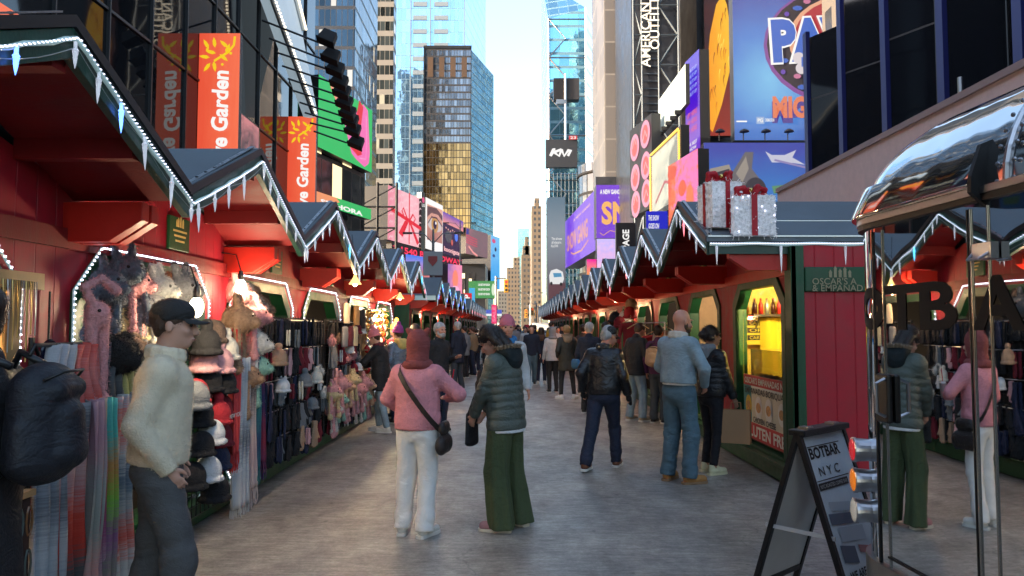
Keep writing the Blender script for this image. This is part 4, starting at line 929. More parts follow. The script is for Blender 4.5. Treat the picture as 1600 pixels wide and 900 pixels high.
def traffic_light(px, py, Y, lab, arm_to):
    p = at_y(px, py, Y); q_ = at_y(arm_to, py - 12, Y); t = thing('traffic_light', lab, 'traffic light', (q_.x, Y, 0))
    mb = MB(); mb.tube([(0, 0, 0), (0, 0, q_.z + .2)], .12, 6); mb.tube([(0, 0, q_.z), (p.x - q_.x, 0, q_.z)], .07, 6); mb.build('pole', mat('grey metal pole'), t)
    mb = MB(); mb.box((p.x - q_.x, 0, p.z), (.42, .4, 1.25)); h = mb.build('housing', mat('amber housing', (.55, .25, .02), .5), t, bevel=.03)
    for k, c in enumerate(((255, 60, 40), (60, 40, 10), (20, 60, 40))):
        mb = MB(); mb.lathe([(.12, 0), (.14, -.02), (.02, -.05)], n=10, M=Matrix.Translation((p.x - q_.x, -.21, p.z + .38 - .38 * k)) @ Matrix.Rotation(PI / 2, 4, 'X')); mb.build('lens', E(c, 1.6 if k == 0 else .6), h)
traffic_light(791, 447, 70, 'amber cased traffic light hanging left of the avenue end', 775)
for i, (px, py, Y) in enumerate(((822, 490, 110), (832, 487, 120), (838, 491, 130))): traffic_light(px, py, Y, 'tiny traffic light with red lamp over the far crossing, %s one' % ['left', 'middle', 'right'][i], px + 6)
# ------------------------------------------------------------ soft bodies: blended distance shapes -> one closed skin
class SDF:
    def __init__(s, cell, k=.02): s.pr = []; s.cell = cell; s.k = k
    def cone(s, a, b, ra, rb, k=None, sx=1.0, ax=(1, 0, 0), q=0, qa=0.0, sub=False, flat=False):
        """tapered round rod a->b; sx widens it along the axis ax; q/qa = number and depth of quilted rings"""
        s.pr.append(('c', np.array(a, float), np.array(b, float), ra, rb, s.k if k is None else k, sx, np.array(ax, float), q, qa, flat, sub)); return s
    def ell(s, c, r, k=None, rot=None, sub=False):
        s.pr.append(('e', np.array(c, float), np.array(r, float), None if rot is None else np.array(rot.to_3x3()), s.k if k is None else k, sub)); return s
    def mesh(s, disp=None, zmin=None):
        lo = np.full(3, 1e9); hi = -lo
        for p in s.pr:
            if p[-1]: continue
            if p[0] == 'c':
                r = max(p[3], p[4]) * max(1, p[6]); lo = np.minimum(lo, np.minimum(p[1], p[2]) - r); hi = np.maximum(hi, np.maximum(p[1], p[2]) + r)
            else:
                r = p[2].max(); lo = np.minimum(lo, p[1] - r); hi = np.maximum(hi, p[1] + r)
        h = s.cell; lo = lo - 3 * h; hi = hi + 3 * h
        n = np.ceil((hi - lo) / h).astype(int) + 1
        F = np.full(n, 1.0, np.float32)
        for p in s.pr:
            k = p[5] if p[0] == 'c' else p[4]; mg = k + 3 * h
            if p[0] == 'c': r = max(p[3], p[4]) * max(1, p[6]); a = np.minimum(p[1], p[2]) - r - mg; b = np.maximum(p[1], p[2]) + r + mg
            else: r = p[2].max(); a = p[1] - r - mg; b = p[1] + r + mg
            i0 = np.clip(np.floor((a - lo) / h).astype(int), 0, n - 1); i1 = np.clip(np.ceil((b - lo) / h).astype(int) + 1, 1, n)
            X, Y, Z = np.meshgrid(*[lo[d] + h * np.arange(i0[d], i1[d]) for d in range(3)], indexing='ij')
            if p[0] == 'c':
                A, B, ra, rb, sx, ax, q, qa, flat = p[1], p[2], p[3], p[4], p[6], p[7], p[8], p[9], p[10]
                ab = B - A; L2 = max(1e-9, ab @ ab)
                px, py, pz = X - A[0], Y - A[1], Z - A[2]
                tr_ = (px * ab[0] + py * ab[1] + pz * ab[2]) / L2; t = np.clip(tr_, 0, 1)
                dx, dy, dz = px - t * ab[0], py - t * ab[1], pz - t * ab[2]
                if sx != 1:
                    c = dx * ax[0] + dy * ax[1] + dz * ax[2]; f = c * (1 / sx - 1); dx = dx + f * ax[0]; dy = dy + f * ax[1]; dz = dz + f * ax[2]
                rr = ra + (rb - ra) * t
                if q: rr = rr - qa * (1 - np.abs(np.sin(PI * t * q)) ** .45)
                d = np.sqrt(dx * dx + dy * dy + dz * dz) - rr
                if flat: d = np.maximum(d, (tr_ - 1) * math.sqrt(L2))
            else:
                dx, dy, dz = X - p[1][0], Y - p[1][1], Z - p[1][2]
                if p[3] is not None:
                    M = p[3]; dx, dy, dz = dx * M[0, 0] + dy * M[1, 0] + dz * M[2, 0], dx * M[0, 1] + dy * M[1, 1] + dz * M[2, 1], dx * M[0, 2] + dy * M[1, 2] + dz * M[2, 2]
                q_ = np.sqrt((dx / p[2][0]) ** 2 + (dy / p[2][1]) ** 2 + (dz / p[2][2]) ** 2); g = np.sqrt((dx / p[2][0] ** 2) ** 2 + (dy / p[2][1] ** 2) ** 2 + (dz / p[2][2] ** 2) ** 2) + 1e-9
                d = q_ * (q_ - 1) / g
            sl_ = tuple(slice(i0[j], i1[j]) for j in range(3)); G = F[sl_]; d = d.astype(np.float32)
            if p[-1]:
                d = -d; hh = np.clip(.5 - .5 * (G - d) / k, 0, 1); F[sl_] = G * (1 - hh) + d * hh + k * hh * (1 - hh)
            else:
                hh = np.clip(.5 + .5 * (G - d) / k, 0, 1); F[sl_] = G * (1 - hh) + d * hh - k * hh * (1 - hh)
        if disp is not None:
            near = np.abs(F) < 4 * h; ii = np.nonzero(near); P = np.stack([lo[j] + h * ii[j] for j in range(3)], 1)
            F[ii] += disp(P)
        if zmin is not None:
            kk = int((zmin - lo[2]) / h) + 1
            if kk > 0: F[:, :, :kk] = np.maximum(F[:, :, :kk], h * .5)
        return surfnet(F, lo, h)
def surfnet(F, lo, h):
    S = F < 0
    c = np.zeros(np.array(F.shape) - 1, np.int8)
    for i in (0, 1):
        for j in (0, 1):
            for k in (0, 1): c += S[i:F.shape[0] - 1 + i, j:F.shape[1] - 1 + j, k:F.shape[2] - 1 + k]
    act = (c > 0) & (c < 8); idx = np.full(act.shape, -1, np.int64); I = np.nonzero(act); nv = len(I[0]); idx[I] = np.arange(nv)
    pos = np.zeros((nv, 3)); cnt = np.zeros(nv); base = np.stack(I, 1)
    corners = [(i, j, k) for i in (0, 1) for j in (0, 1) for k in (0, 1)]
    for a in corners:
        for d in range(3):
            if a[d]: continue
            b = list(a); b[d] = 1
            fa = F[I[0] + a[0], I[1] + a[1], I[2] + a[2]]; fb = F[I[0] + b[0], I[1] + b[1], I[2] + b[2]]
            m = (fa < 0) != (fb < 0); t = np.where(m, fa / np.where(m, fa - fb, 1), 0)
            for e in range(3): pos[:, e] += np.where(m, a[e] + (t if e == d else 0), 0)
            cnt += m
    V = (base + pos / cnt[:, None]) * h + lo
    Q = []
    for d in range(3):
        e, f = [(1, 2), (2, 0), (0, 1)][d]
        s0 = [slice(None)] * 3; s1 = [slice(None)] * 3; s0[d] = slice(0, -1); s1[d] = slice(1, None)
        A, B = S[tuple(s0)], S[tuple(s1)]; ch = np.nonzero(A != B)
        ok = (ch[e] > 0) & (ch[f] > 0) & (ch[e] < F.shape[e] - 1) & (ch[f] < F.shape[f] - 1); ch = [q[ok] for q in ch]
        def g(de, df):
            q = [x.copy() for x in ch]; q[e] = q[e] - de; q[f] = q[f] - df; return idx[tuple(q)]
        q = np.stack([g(1, 1), g(0, 1), g(0, 0), g(1, 0)], 1)
        flip = ~A[tuple(ch)]; q[flip] = q[flip][:, ::-1]; Q.append(q)
    return V, np.concatenate(Q)
def vnormals(V, Q):
    fn = np.cross(V[Q[:, 2]] - V[Q[:, 0]], V[Q[:, 3]] - V[Q[:, 1]]); N_ = np.zeros_like(V)
    for k in range(4): np.add.at(N_, Q[:, k], fn)
    return N_ / (np.linalg.norm(N_, axis=1)[:, None] + 1e-12)
def fuzz_obj(o, V, Q, n, ln, wd=.002, seed=1, droop=.2, M=None):
    """short fibres standing on the cloth, part of the same mesh"""
    r = np.random.RandomState(seed); N_ = vnormals(V, Q); i = r.randint(0, len(V), n); P = V[i] + r.normal(0, .002, (n, 3)); d = N_[i] + r.normal(0, .45, (n, 3)); d[:, 2] -= droop; d /= np.linalg.norm(d, axis=1)[:, None]
    sd_ = np.cross(d, r.normal(size=(n, 3))); sd_ /= np.linalg.norm(sd_, axis=1)[:, None] + 1e-9; l = ln * r.uniform(.5, 1.2, (n, 1)); A = np.stack([P - sd_ * wd, P + sd_ * wd, P + d * l], 1).reshape(-1, 3)
    me = o.data; bm_ = bpy.data.meshes.new('fibres'); bm_.from_pydata(A.tolist(), [], np.arange(3 * n).reshape(-1, 3).tolist())
    if M is not None: bm_.transform(M)
    b = bmesh.new(); b.from_mesh(me); b.from_mesh(bm_); b.to_mesh(me); b.free(); bpy.data.meshes.remove(bm_)
def np_mesh(name, V, Q, m, parent, M=None):
    me = bpy.data.meshes.new(name); me.vertices.add(len(V)); me.vertices.foreach_set('co', V.astype(np.float32).ravel())
    me.loops.add(Q.size); me.loops.foreach_set('vertex_index', Q.astype(np.int32).ravel()); me.polygons.add(len(Q)); me.polygons.foreach_set('loop_start', np.arange(0, Q.size, 4, dtype=np.int32))
    me.update(calc_edges=True); me.polygons.foreach_set('use_smooth', np.ones(len(Q), bool)); me.materials.append(m); me.validate()
    if M is not None: me.transform(M)
    return link(name, me, parent)
def sines(seed, n=5, f0=4, f1=14, stretch=(1, 1, 1)):
    r = np.random.RandomState(seed); D = r.normal(size=(n, 3)); D /= np.linalg.norm(D, axis=1)[:, None]; D *= np.linspace(f0, f1, n)[:, None]; D *= np.array(stretch); ph = r.uniform(0, 6.28, n)
    def f(P):
        W = P + .05 * np.sin(P[:, [1, 2, 0]] * 9 + seed)
        return sum((.8 - 1.6 * np.abs(np.sin(W @ D[i] + ph[i])) ** .7) / (1 + .3 * i) for i in range(n)) / n * 2.2
    return f
def v3(*a): return np.array(a, float)
def ik(a, b, l1, l2, pole):
    a, b = np.array(a, float), np.array(b, float); d = b - a; D = np.linalg.norm(d); mx = (l1 + l2) * .999
    if D > mx: b = a + d / D * mx; d = b - a; D = mx
    d = d / D; x = (l1 * l1 - l2 * l2 + D * D) / (2 * D); hgt = math.sqrt(max(0, l1 * l1 - x * x)); p = np.array(pole, float); p = p - d * (p @ d); p /= np.linalg.norm(p) + 1e-9
    return a + d * x + p * hgt, b
def rot_x(p, o, a):
    c, s_ = math.cos(a), math.sin(a); q = np.array(p, float) - o; return np.array([q[0], q[1] * c - q[2] * s_, q[1] * s_ + q[2] * c]) + o
skin_l = mat('light skin', (.55, .30, .21), .5, var=.08, vs=12); skin_r = mat('ruddy skin', (.52, .24, .16), .5, var=.08, vs=12); skin_t = mat('tan skin', (.40, .21, .13), .5, var=.08, vs=12)
hair_d = mat('dark brown hair', (.022, .013, .009), .45, var=.4, vs=30, bump=.5, bs=90, stretch=(1, 1, .2)); hair_b = mat('brown hair', (.07, .035, .02), .5, var=.4, vs=30, bump=.5, bs=90, stretch=(1, 1, .2)); hair_g = mat('grey hair', (.38, .38, .38), .6, var=.25, vs=30, bump=.5, bs=90, stretch=(1, 1, .2)); hair_y = mat('blond hair', (.30, .19, .09), .55, var=.3, vs=30, bump=.5, bs=90, stretch=(1, 1, .2))
eye_m = mat('eye', (.02, .015, .012), .15); lip_m = mat('lip', (.33, .11, .09), .5)
def fabric(name, col=(.5,.5,.5), rough=.85, var=.12, vs=18, bump=.35, bs=160, fold=.28, **k): return mat(name, col, rough, var=var, vs=vs, bump=bump, bs=bs, fold=fold if bump else 0, **k)

def person(label, X, Y, head, H=1.72, det=1, group=None, lean=0, hpitch=0, hyaw=0, feet=((-.1, 0, 0), (.1, 0, 0)), hands=None, skin=None, hair=None, hairstyle='short', face=None, beard=None,
           top=None, tstyle='jacket', tlen=.86, puff=0, ttk=.035, hood=None, hood_fur=None, legs=None, lstyle='jeans', shoes=None, sstyle='sneaker', hat=None, hatstyle=None, seed=1, fold=1.0, width=1.0, glasses=False,
           collar=None, undershirt=None, sole=None, glove=None, poles=None, inset=0, toe=(0, 0), cellk=1.0, hem=None, fuzz=0):
    """head = heading in degrees clockwise from facing away. All joints in metres for a 1.75 m body, then scaled. tlen = height of the hem"""
    sc = H / 1.75
    t = thing('person', label, 'person', (X, Y, 0), -R(head), group)
    skin = skin or skin_l
    cb = {2: .0075, 1: .013, 0: .026}[det] * cellk / sc; cg = {2: .009, 1: .0145, 0: .028}[det] * cellk / sc
    S = Matrix.Scale(sc, 4)
    pel = v3(0, 0, .95)
    rx = lambda p: rot_x(p, pel, -R(lean))
    hipz = .90 - max(0, .0)
    fts = [v3(*f) for f in feet]
    # lower the pelvis when the feet are far apart
    spread = max(np.hypot(f[0] - (-.09 if i == 0 else .09), f[1]) for i, f in enumerate(fts)); drop = .808 - math.sqrt(max(.3, .808 ** 2 - (spread * .85) ** 2)) ; 
    pelo = v3(0, 0, .95 - drop); up_ = lambda p: rot_x(np.array(p, float) - v3(0, 0, drop), pelo, -R(lean))
    chest = up_((0, 0, 1.30)); waist = up_((0, 0, 1.08)); neckb = up_((0, -.01, 1.47)); shl = [up_((-.162 * width, -.005, 1.415)), up_((.162 * width, -.005, 1.415))]
    hc0 = up_((0, .012, 1.625))
    Rh = Matrix.Rotation(-R(hyaw), 4, 'Z') @ Matrix.Rotation(-R(hpitch + lean * .0), 4, 'X')
    Rh3 = np.array(Rh.to_3x3()); nb = neckb + v3(0, .0, .03)
    def hd(x, y, z): return nb + Rh3 @ (v3(x, y + .035, z + .135) )          # head centre frame
    hips = [pelo + v3(-.085, 0, -.05), pelo + v3(.085, 0, -.05)]
    knees = []; ankles = []
    for i in (0, 1):
        an = fts[i] + v3(0, -.035 if fts[i][2] == 0 else -.04, .095); k_, an = ik(hips[i], an, .412, .40, (toe[i] * .01, 1, 0)); knees.append(k_); ankles.append(an)
    if hands is None: hands = (None, None)
    el, wr = [], []
    for i in (0, 1):
        s_ = -1 if i == 0 else 1
        h_ = hands[i]
        tgt = up_((s_ * .25 * width, .03, .90)) if h_ is None else np.array(h_, float)
        po = (s_ * .35, -1, -.15) if poles is None or poles[i] is None else poles[i]
        e_, w_ = ik(shl[i], tgt, .285, .255, po); el.append(e_); wr.append(w_)
    ftoe = [np.array([math.sin(R(toe[i])), math.cos(R(toe[i])), 0]) for i in (0, 1)]
    # ---- body: one skin
    b = SDF(cb, .02)
    b.ell(hd(0, -.012, .035), (.078, .098, .092)); b.ell(hd(0, .030, -.030), (.060, .068, .085), k=.03); b.ell(hd(0, .062, -.088), (.027, .026, .022), k=.03)
    b.cone(hd(0, .094, .015), hd(0, .118, -.028), .008, .0135, k=.012); b.ell(hd(0, .108, -.033), (.018, .012, .010), k=.01)
    b.ell(hd(0, .085, .03), (.055, .012, .010), k=.015)
    if det > 0:
        for s_ in (-1, 1):
            b.ell(hd(s_ * .080, -.005, -.005), (.008, .020, .032), k=.006); b.ell(hd(s_ * .03, .100, .008), (.016, .01, .009), k=.01, sub=True); b.ell(hd(s_ * .04, .072, -.022), (.022, .02, .02), k=.02)
        b.ell(hd(0, .099, -.062), (.024, .010, .007), k=.006); b.ell(hd(0, .095, -.070), (.020, .009, .006), k=.006)
    b.cone(neckb - v3(0, 0, .04), hd(0, -.015, -.06), .062, .055, k=.03)
    b.cone(chest, waist, .095, .085, sx=1.45 * width, k=.06); b.cone(waist, pelo, .085, .095, sx=1.5, k=.06); b.cone(shl[0], shl[1], .055, .055, k=.05)
    for i in (0, 1):
        b.cone(shl[i], el[i], .048, .036, k=.02); b.cone(el[i], wr[i], .036, .025, k=.015)
        b.cone(hips[i], knees[i], .08, .05, k=.03); b.cone(knees[i], ankles[i], .048, .036, k=.03)
        b.cone(ankles[i] + v3(0, -.01, -.04), ankles[i] + ftoe[i] * .15 + v3(0, 0, -.055), .035, .028, k=.02)
        # hand
        d = wr[i] - el[i]; d /= np.linalg.norm(d); s_ = -1 if i == 0 else 1
        fw = v3(0, 1, 0) - d * d[1]; fw /= np.linalg.norm(fw) + 1e-9; side = np.cross(d, fw); pm = wr[i] + d * .045
        kk = .006
        b.cone(wr[i], pm + d * .015, .024, .030, k=.01, sx=.55, ax=side)
        for j, (off_, ln) in enumerate(((.027, .068), (.009, .076), (-.009, .071), (-.026, .056))):
            p0 = pm + d * .035 + fw * off_; inward = side * (.35 * s_ * 1.0)
            p1 = p0 + (d * .8 - inward * .5 * 1) * ln * .5; p2 = p1 + (d * .55 - inward * 1.6) * ln * .45
            if det > 0: b.cone(p0, p1, .0088, .0082, k=kk); b.cone(p1, p2, .0082, .007, k=.003)
            elif j in (1, 2): b.cone(p0, p2, .018, .012, k=.01)
        th0 = wr[i] + d * .02 + fw * .022; th1 = th0 + d * .03 + fw * .022 - side * s_ * .012; th2 = th1 + d * .028 + fw * .006 - side * s_ * .008
        b.cone(th0, th1, .0115, .0105, k=.01); b.cone(th1, th2, .0105, .0085, k=.003)
    V, Q = b.mesh(); np_mesh('body', V, Q, skin, t, S)
    J = dict(hd=hd, el=el, wr=wr, sh=shl, pel=pelo, chest=chest, waist=waist, neck=neckb, knees=knees, ankles=ankles, t=t, sc=sc, S=S, up=up_, Rh=Rh, Rh3=Rh3, nb=nb)
    # face marks
    if face and det > 0:
        mb = MB()
        for s_ in (-1, 1): mb.ball(hd(s_ * .031, .0885, .008), .0095, 8, 6)
        mb.T = Matrix.Identity(4); o = mb.build('eyes', eye_m, t, smooth=True); o.data.transform(S)
        hairm = hair if hair else hair_b
        mb = MB()
        for s_ in (-1, 1): mb.tube([hd(s_ * .014, .1, .026), hd(s_ * .032, .0985, .031), hd(s_ * .052, .085, .026)], [.003, .004, .002], 5)
        o = mb.build('eyebrows', hairm, t, smooth=True); o.data.transform(S)
        mb = MB(); mb.tube([hd(-.024, .098, -.065), hd(0, .1085, -.064), hd(.024, .098, -.065)], [.002, .005, .002], 6); o = mb.build('lips', lip_m, t, smooth=True); o.data.transform(S)
    # ---- trousers
    fs = sines(seed, 6, 6, 20, (1, 1, 1.6)); fz = sines(seed + 3, 4, 10, 26, (.5, .5, 1.8))
    if legs:
        g = SDF(cg, .025); ww = {'slim': (.098, .066, .052), 'jeans': (.100, .068, .058), 'straight': (.102, .075, .068), 'wide': (.110, .098, .108), 'legging': (.094, .060, .046)}[lstyle]
        g.cone(pelo + v3(0, 0, .08), pelo + v3(0, -.01, -.02), .095, .106, sx=1.36, k=.04); g.ell(pelo + v3(0, -.042, -.06), (.14, .078, .085), k=.04)
        end = {'slim': -.03, 'jeans': .0, 'straight': .0, 'wide': .05, 'legging': -.05}[lstyle]
        for i in (0, 1):
            an = ankles[i] - v3(0, 0, end)
            g.cone(hips[i] + v3(0, 0, .02), knees[i], ww[0], ww[1], k=.03); g.cone(knees[i], an - v3(0, 0, .03), ww[1], ww[2], k=.015, flat=True)
        amp = {'slim': .004, 'jeans': .007, 'straight': .007, 'wide': .012, 'legging': .002}[lstyle] * fold * (1.3 if det == 2 else 1)
        if lstyle == 'wide':
            def dfn(P): a = np.arctan2(P[:, 1], P[:, 0] - np.sign(P[:, 0]) * .09); return .010 * np.sin(a * 7 + P[:, 2] * 3) * np.clip((1.0 - P[:, 2]) * 1.3, 0, 1) + .004 * fs(P)
        else:
            kz = knees[0][2]
            def dfn(P): wgt = .35 + np.exp(-((P[:, 2] - kz) / .10) ** 2) + 1.1 * np.exp(-((P[:, 2] - .16) / .10) ** 2) + .6 * np.exp(-((P[:, 2] - .85) / .1) ** 2); return amp * (fs(P) * .5 + fz(P) * wgt * .7)
        zm = None
        V, Q = g.mesh(dfn, zmin=.035); J['legs'] = np_mesh('trousers', V, Q, legs, t, S)
    # ---- shoes
    if shoes:
        for i in (0, 1):
            a_ = ankles[i]; f_ = ftoe[i]; lift = a_[2] - .095; base = v3(a_[0], a_[1], lift)
            big = 1.1 if sstyle in ('sneaker', 'boot') else 1.0
            q = SDF(cg * .62 if det else cg * .8, .012); q.cone(base + f_ * .0 + v3(0, 0, .05), base + f_ * .145 * big + v3(0, 0, .042), .042 * big, .036 * big, k=.015); q.cone(base - f_ * .025 + v3(0, 0, .05), base - f_ * .02 + v3(0, 0, .09 if sstyle != 'boot' else .135), .040, .038, k=.02)
            q.ell(base + f_ * .06 + v3(0, 0, .075), (.034, .034, .028), k=.02); q.ell(base + f_ * .06 + v3(0, 0, -.03), (.2, .25, .045), k=.004, sub=True)
            V, Q = q.mesh(); o = np_mesh('shoe', V, Q, shoes, t, S)
            # sole
            side = np.cross(f_, (0, 0, 1)); pts = []
            for (u, w_) in ((-.072, .022), (-.06, .036), (-.02, .040), (.04, .038), (.10, .045), (.145, .044), (.175, .030), (.188, .012)):
                pts.append((u * big, w_ * big))
            poly = [base + f_ * u + side * w_ for u, w_ in pts] + [base + f_ * u - side * w_ for u, w_ in reversed(pts)]
            mb = MB(); n_ = len(poly); hh = .026 if sstyle != 'dress' else .015
            mb.add([(p[0], p[1], base[2] + .002) for p in poly] + [(p[0], p[1], base[2] + hh) for p in poly], [tuple(range(n_ - 1, -1, -1)), tuple(range(n_, 2 * n_))] + [(k, (k + 1) % n_, (k + 1) % n_ + n_, k + n_) for k in range(n_)])
            o2 = mb.build('sole', sole or mat('pale rubber', (.62, .60, .55), .6), o); o2.data.transform(S)
    # ---- upper garment
    if top:
        g = SDF(cg, .03); q = puff; tk = ttk; dz = tlen + .02
        hemr = .118 + tk * (.8 if tlen < .85 else .6)
        lowc = up_((0, -.005, max(dz, .90)))
        low = pelo + v3(0, -.005, dz - .95) if dz < .93 else lowc
        nq = max(1, int(round((1.36 - dz) / .085)))
        sxw = 1.30 * width
        if dz < .95:
            g.cone(up_((0, 0, 1.33)), pelo + v3(0, 0, .06), (.100 + tk), .100 + tk, sx=sxw, k=.04, q=5 if puff else 0, qa=puff); g.cone(pelo + v3(0, 0, .06), low, .100 + tk, hemr, sx=1.32, k=.03, q=max(1, int((1.0 - dz) / .08)) if puff else 0, qa=puff, flat=True)
        else: g.cone(up_((0, 0, 1.33)), low, .100 + tk, hemr, sx=sxw, k=.04, q=nq if puff else 0, qa=puff, flat=True)
        g.cone(shl[0] + v3(.02, 0, -.03), shl[1] + v3(-.02, 0, -.03), .056 + tk * .5, .056 + tk * .5, k=.05); g.cone(neckb - v3(0, 0, .03), shl[0] + v3(0, 0, -.012), .06, .045 + tk * .4, k=.04); g.cone(neckb - v3(0, 0, .03), shl[1] + v3(0, 0, -.012), .06, .045 + tk * .4, k=.04)
        g.cone(neckb - v3(0, 0, .06), neckb + v3(0, .0, .02 if collar is None else .005), .092, .074, k=.03)
        for i in (0, 1):
            d = wr[i] - el[i]; d /= np.linalg.norm(d); cuff = wr[i] - d * (.0 + inset)
            g.cone(shl[i] + v3(0, 0, -.012), el[i], .048 + tk * .46, .040 + tk * .40, k=.035, q=4 if puff else 0, qa=puff * .8); g.cone(el[i], cuff, .040 + tk * .40, .031 + tk * .28, k=.012, q=3 if puff else 0, qa=puff * .8, flat=True)
        fa = sines(seed + 9, 6, 5, 18); am = {'jacket': .005, 'puffer': .003, 'sweater': .005, 'fleece': .0065, 'leather': .007, 'coat': .005}.get(tstyle, .005) * fold
        e0, e1 = el
        def dfn(P):
            wg = .6 + 1.2 * np.exp(-(((P - e0) ** 2).sum(1)) / .012) + 1.2 * np.exp(-(((P - e1) ** 2).sum(1)) / .012) + .7 * np.exp(-((P[:, 2] - low[2] - .06) / .07) ** 2)
            r_ = am * fa(P) * wg
            if tstyle == 'sweater': a = np.arctan2(P[:, 1], P[:, 0]); r_ = r_ + .0028 * np.sin(P[:, 0] * 260)
            return r_
        V, Q = g.mesh(dfn); J['top'] = np_mesh('jacket' if tstyle != 'sweater' else 'sweater', V, Q, top, t, S)
        if fuzz: fuzz_obj(J['top'], V, Q, fuzz, .009, .0009, seed, .1, S)
        if hem:
            mb = SDF(cg, .01); mb.cone(low + v3(0, 0, .03), low + v3(0, 0, -.022), hemr - .01, hemr - .008, sx=1.32, k=.01, flat=True); V, Q = mb.mesh(); np_mesh('shirt_hem', V, Q, hem, t, S)
        if collar:
            mb = SDF(cg * .8, .012)
            for k in range(10):
                a = 2 * PI * k / 10; a2 = 2 * PI * (k + 1) / 10
                p0 = neckb + v3(.078 * math.cos(a), .075 * math.sin(a) + .008, .035 - .012 * math.sin(a)); p1 = neckb + v3(.078 * math.cos(a2), .075 * math.sin(a2) + .008, .035 - .012 * math.sin(a2)); mb.cone(p0, p1, .022, .022, sx=1.0)
                mb.cone(p0 - v3(0, 0, .03), p1 - v3(0, 0, .03), .024, .024)
            V, Q = mb.mesh(); np_mesh('collar', V, Q, collar, t, S)
        if hood:
            mb = SDF(cg, .03); mb.cone(neckb + v3(-.07, -.085, .02), neckb + v3(.07, -.085, .02), .052, .052); mb.cone(neckb + v3(-.085, -.03, .035), neckb + v3(-.03, -.105, .0), .042, .05); mb.cone(neckb + v3(.085, -.03, .035), neckb + v3(.03, -.105, .0), .042, .05); mb.ell(neckb + v3(0, -.11, -.05), (.10, .055, .08), k=.04)
            V, Q = mb.mesh(lambda P: .004 * fa(P)); np_mesh('hood', V, Q, hood, t, S)
            if hood_fur:
                mb = MB(); rr = np.random.RandomState(seed); 
                for k in range(1100 if det == 2 else 260):
                    a = rr.uniform(-.35, PI + .35); c_ = neckb + v3(-.125 * math.cos(a), -.02 - .12 * math.sin(a), .055 + .02 * math.sin(a)); d_ = rr.normal(size=3); d_ /= np.linalg.norm(d_); d_[2] = abs(d_[2]) * .6; tip = c_ + d_ * rr.uniform(.025, .06); sd_ = np.cross(d_, (0, 0, 1)); sd_ = sd_ / (np.linalg.norm(sd_) + 1e-6) * .006
                    mb.add([c_ - sd_, c_ + sd_, tip], [(0, 1, 2)])
                for k in range(14):
                    a = PI * k / 13; 
                    c_ = neckb + v3(-.125 * math.cos(a), -.02 - .12 * math.sin(a), .055 + .02 * math.sin(a)); mb.ball(c_, .019, 7, 5)
                o = mb.build('fur_trim', hood_fur, t); o.data.transform(S)
    # ---- hair and hats
    if hair and hairstyle != 'none':
        hf = sines(seed + 20, 6, 18, 50)
        g = SDF(cb * 1.0, .02)
        if hairstyle in ('short', 'crop'):
            g.ell(hd(0, -.018, .045), (.084, .100, .092)); g.cone(hd(-.045, -.055, .0), hd(.045, -.055, .0), .034, .034); g.cone(hd(-.03, -.06, -.04), hd(.03, -.06, -.04), .022, .022); g.ell(hd(0, .115, -.04), (.11, .09, .085), k=.01, sub=True); g.ell(hd(0, .02, -.06), (.12, .05, .07), k=.01, sub=True)
        elif hairstyle == 'bun': g.ell(hd(0, -.020, .042), (.085, .103, .094)); g.ell(hd(0, -.125, .02), (.045, .04, .045)); g.cone(hd(-.06, -.045, -.02), hd(.06, -.045, -.02), .035, .035); g.ell(hd(0, .125, -.03), (.085, .085, .10), k=.01, sub=True)
        elif hairstyle == 'long':
            g.ell(hd(0, -.025, .045), (.092, .105, .098)); g.cone(hd(-.065, -.05, .0), hd(-.07, -.06, -.14), .04, .035); g.cone(hd(.065, -.05, .0), hd(.07, -.06, -.14), .04, .035); g.cone(hd(0, -.08, 0), hd(0, -.09, -.15), .055, .05); g.ell(hd(0, .12, -.05), (.06, .085, .12), k=.01, sub=True)
        V, Q = g.mesh(lambda P: .005 * hf(P)); ho = np_mesh('hair', V, Q, hair, t, S)
        if det: fuzz_obj(ho, V, Q, 2600 if det == 2 else 900, .03 if hairstyle in ('long', 'bun') else .012, .0013, seed, .9, S)
    if beard and det > 0:
        g = SDF(cb, .012); g.ell(hd(0, .055, -.075), (.058, .052, .045)); g.ell(hd(-.055, .02, -.035), (.016, .03, .045)); g.ell(hd(.055, .02, -.035), (.016, .03, .045)); g.ell(hd(0, .10, -.052), (.03, .014, .010)); V, Q = g.mesh(lambda P: .002 * sines(4, 5, 40, 90)(P)); np_mesh('beard', V, Q, beard, t, S)
    if hat:
        g = SDF(cb, .015); T4 = Matrix.Translation(Vector(hd(0, 0, 0))) @ Rh
        if hatstyle == 'cap':
            g.ell(hd(0, -.010, .062), (.090, .108, .078)); g.cone(hd(-.07, -.02, .035), hd(.07, -.02, .035), .02, .02, k=.02); g.ell(hd(0, 0, -.03), (.15, .16, .065), k=.004, sub=True)
            V, Q = g.mesh(); c_ = np_mesh('cap', V, Q, hat, t, S)
            mb = MB(); pts = []
            nn = 12
            for k in range(nn + 1):
                a = PI * k / nn; pts.append((.078 * math.cos(a), .085 + .085 * math.sin(a) ** .8, .030 - .012 * abs(math.cos(a)) + .006 * 0))
            inn = [(.074 * math.cos(PI * k / nn), .055 + .035 * math.sin(PI * k / nn), .040) for k in range(nn + 1)]
            vs = [hd(*p) for p in pts + inn] + [hd(p[0], p[1], p[2] - .005) for p in pts + inn]; m_ = nn + 1; fs_ = []
            for k in range(nn): fs_ += [(k, k + 1, m_ + k + 1, m_ + k), (2 * m_ + k, 3 * m_ + k, 3 * m_ + k + 1, 2 * m_ + k + 1), (k, 2 * m_ + k, 2 * m_ + k + 1, k + 1)]
            mb.add(vs, fs_); o = mb.build('visor', hat, c_, smooth=True); o.data.transform(S)
        elif hatstyle in ('beanie', 'pompom'):
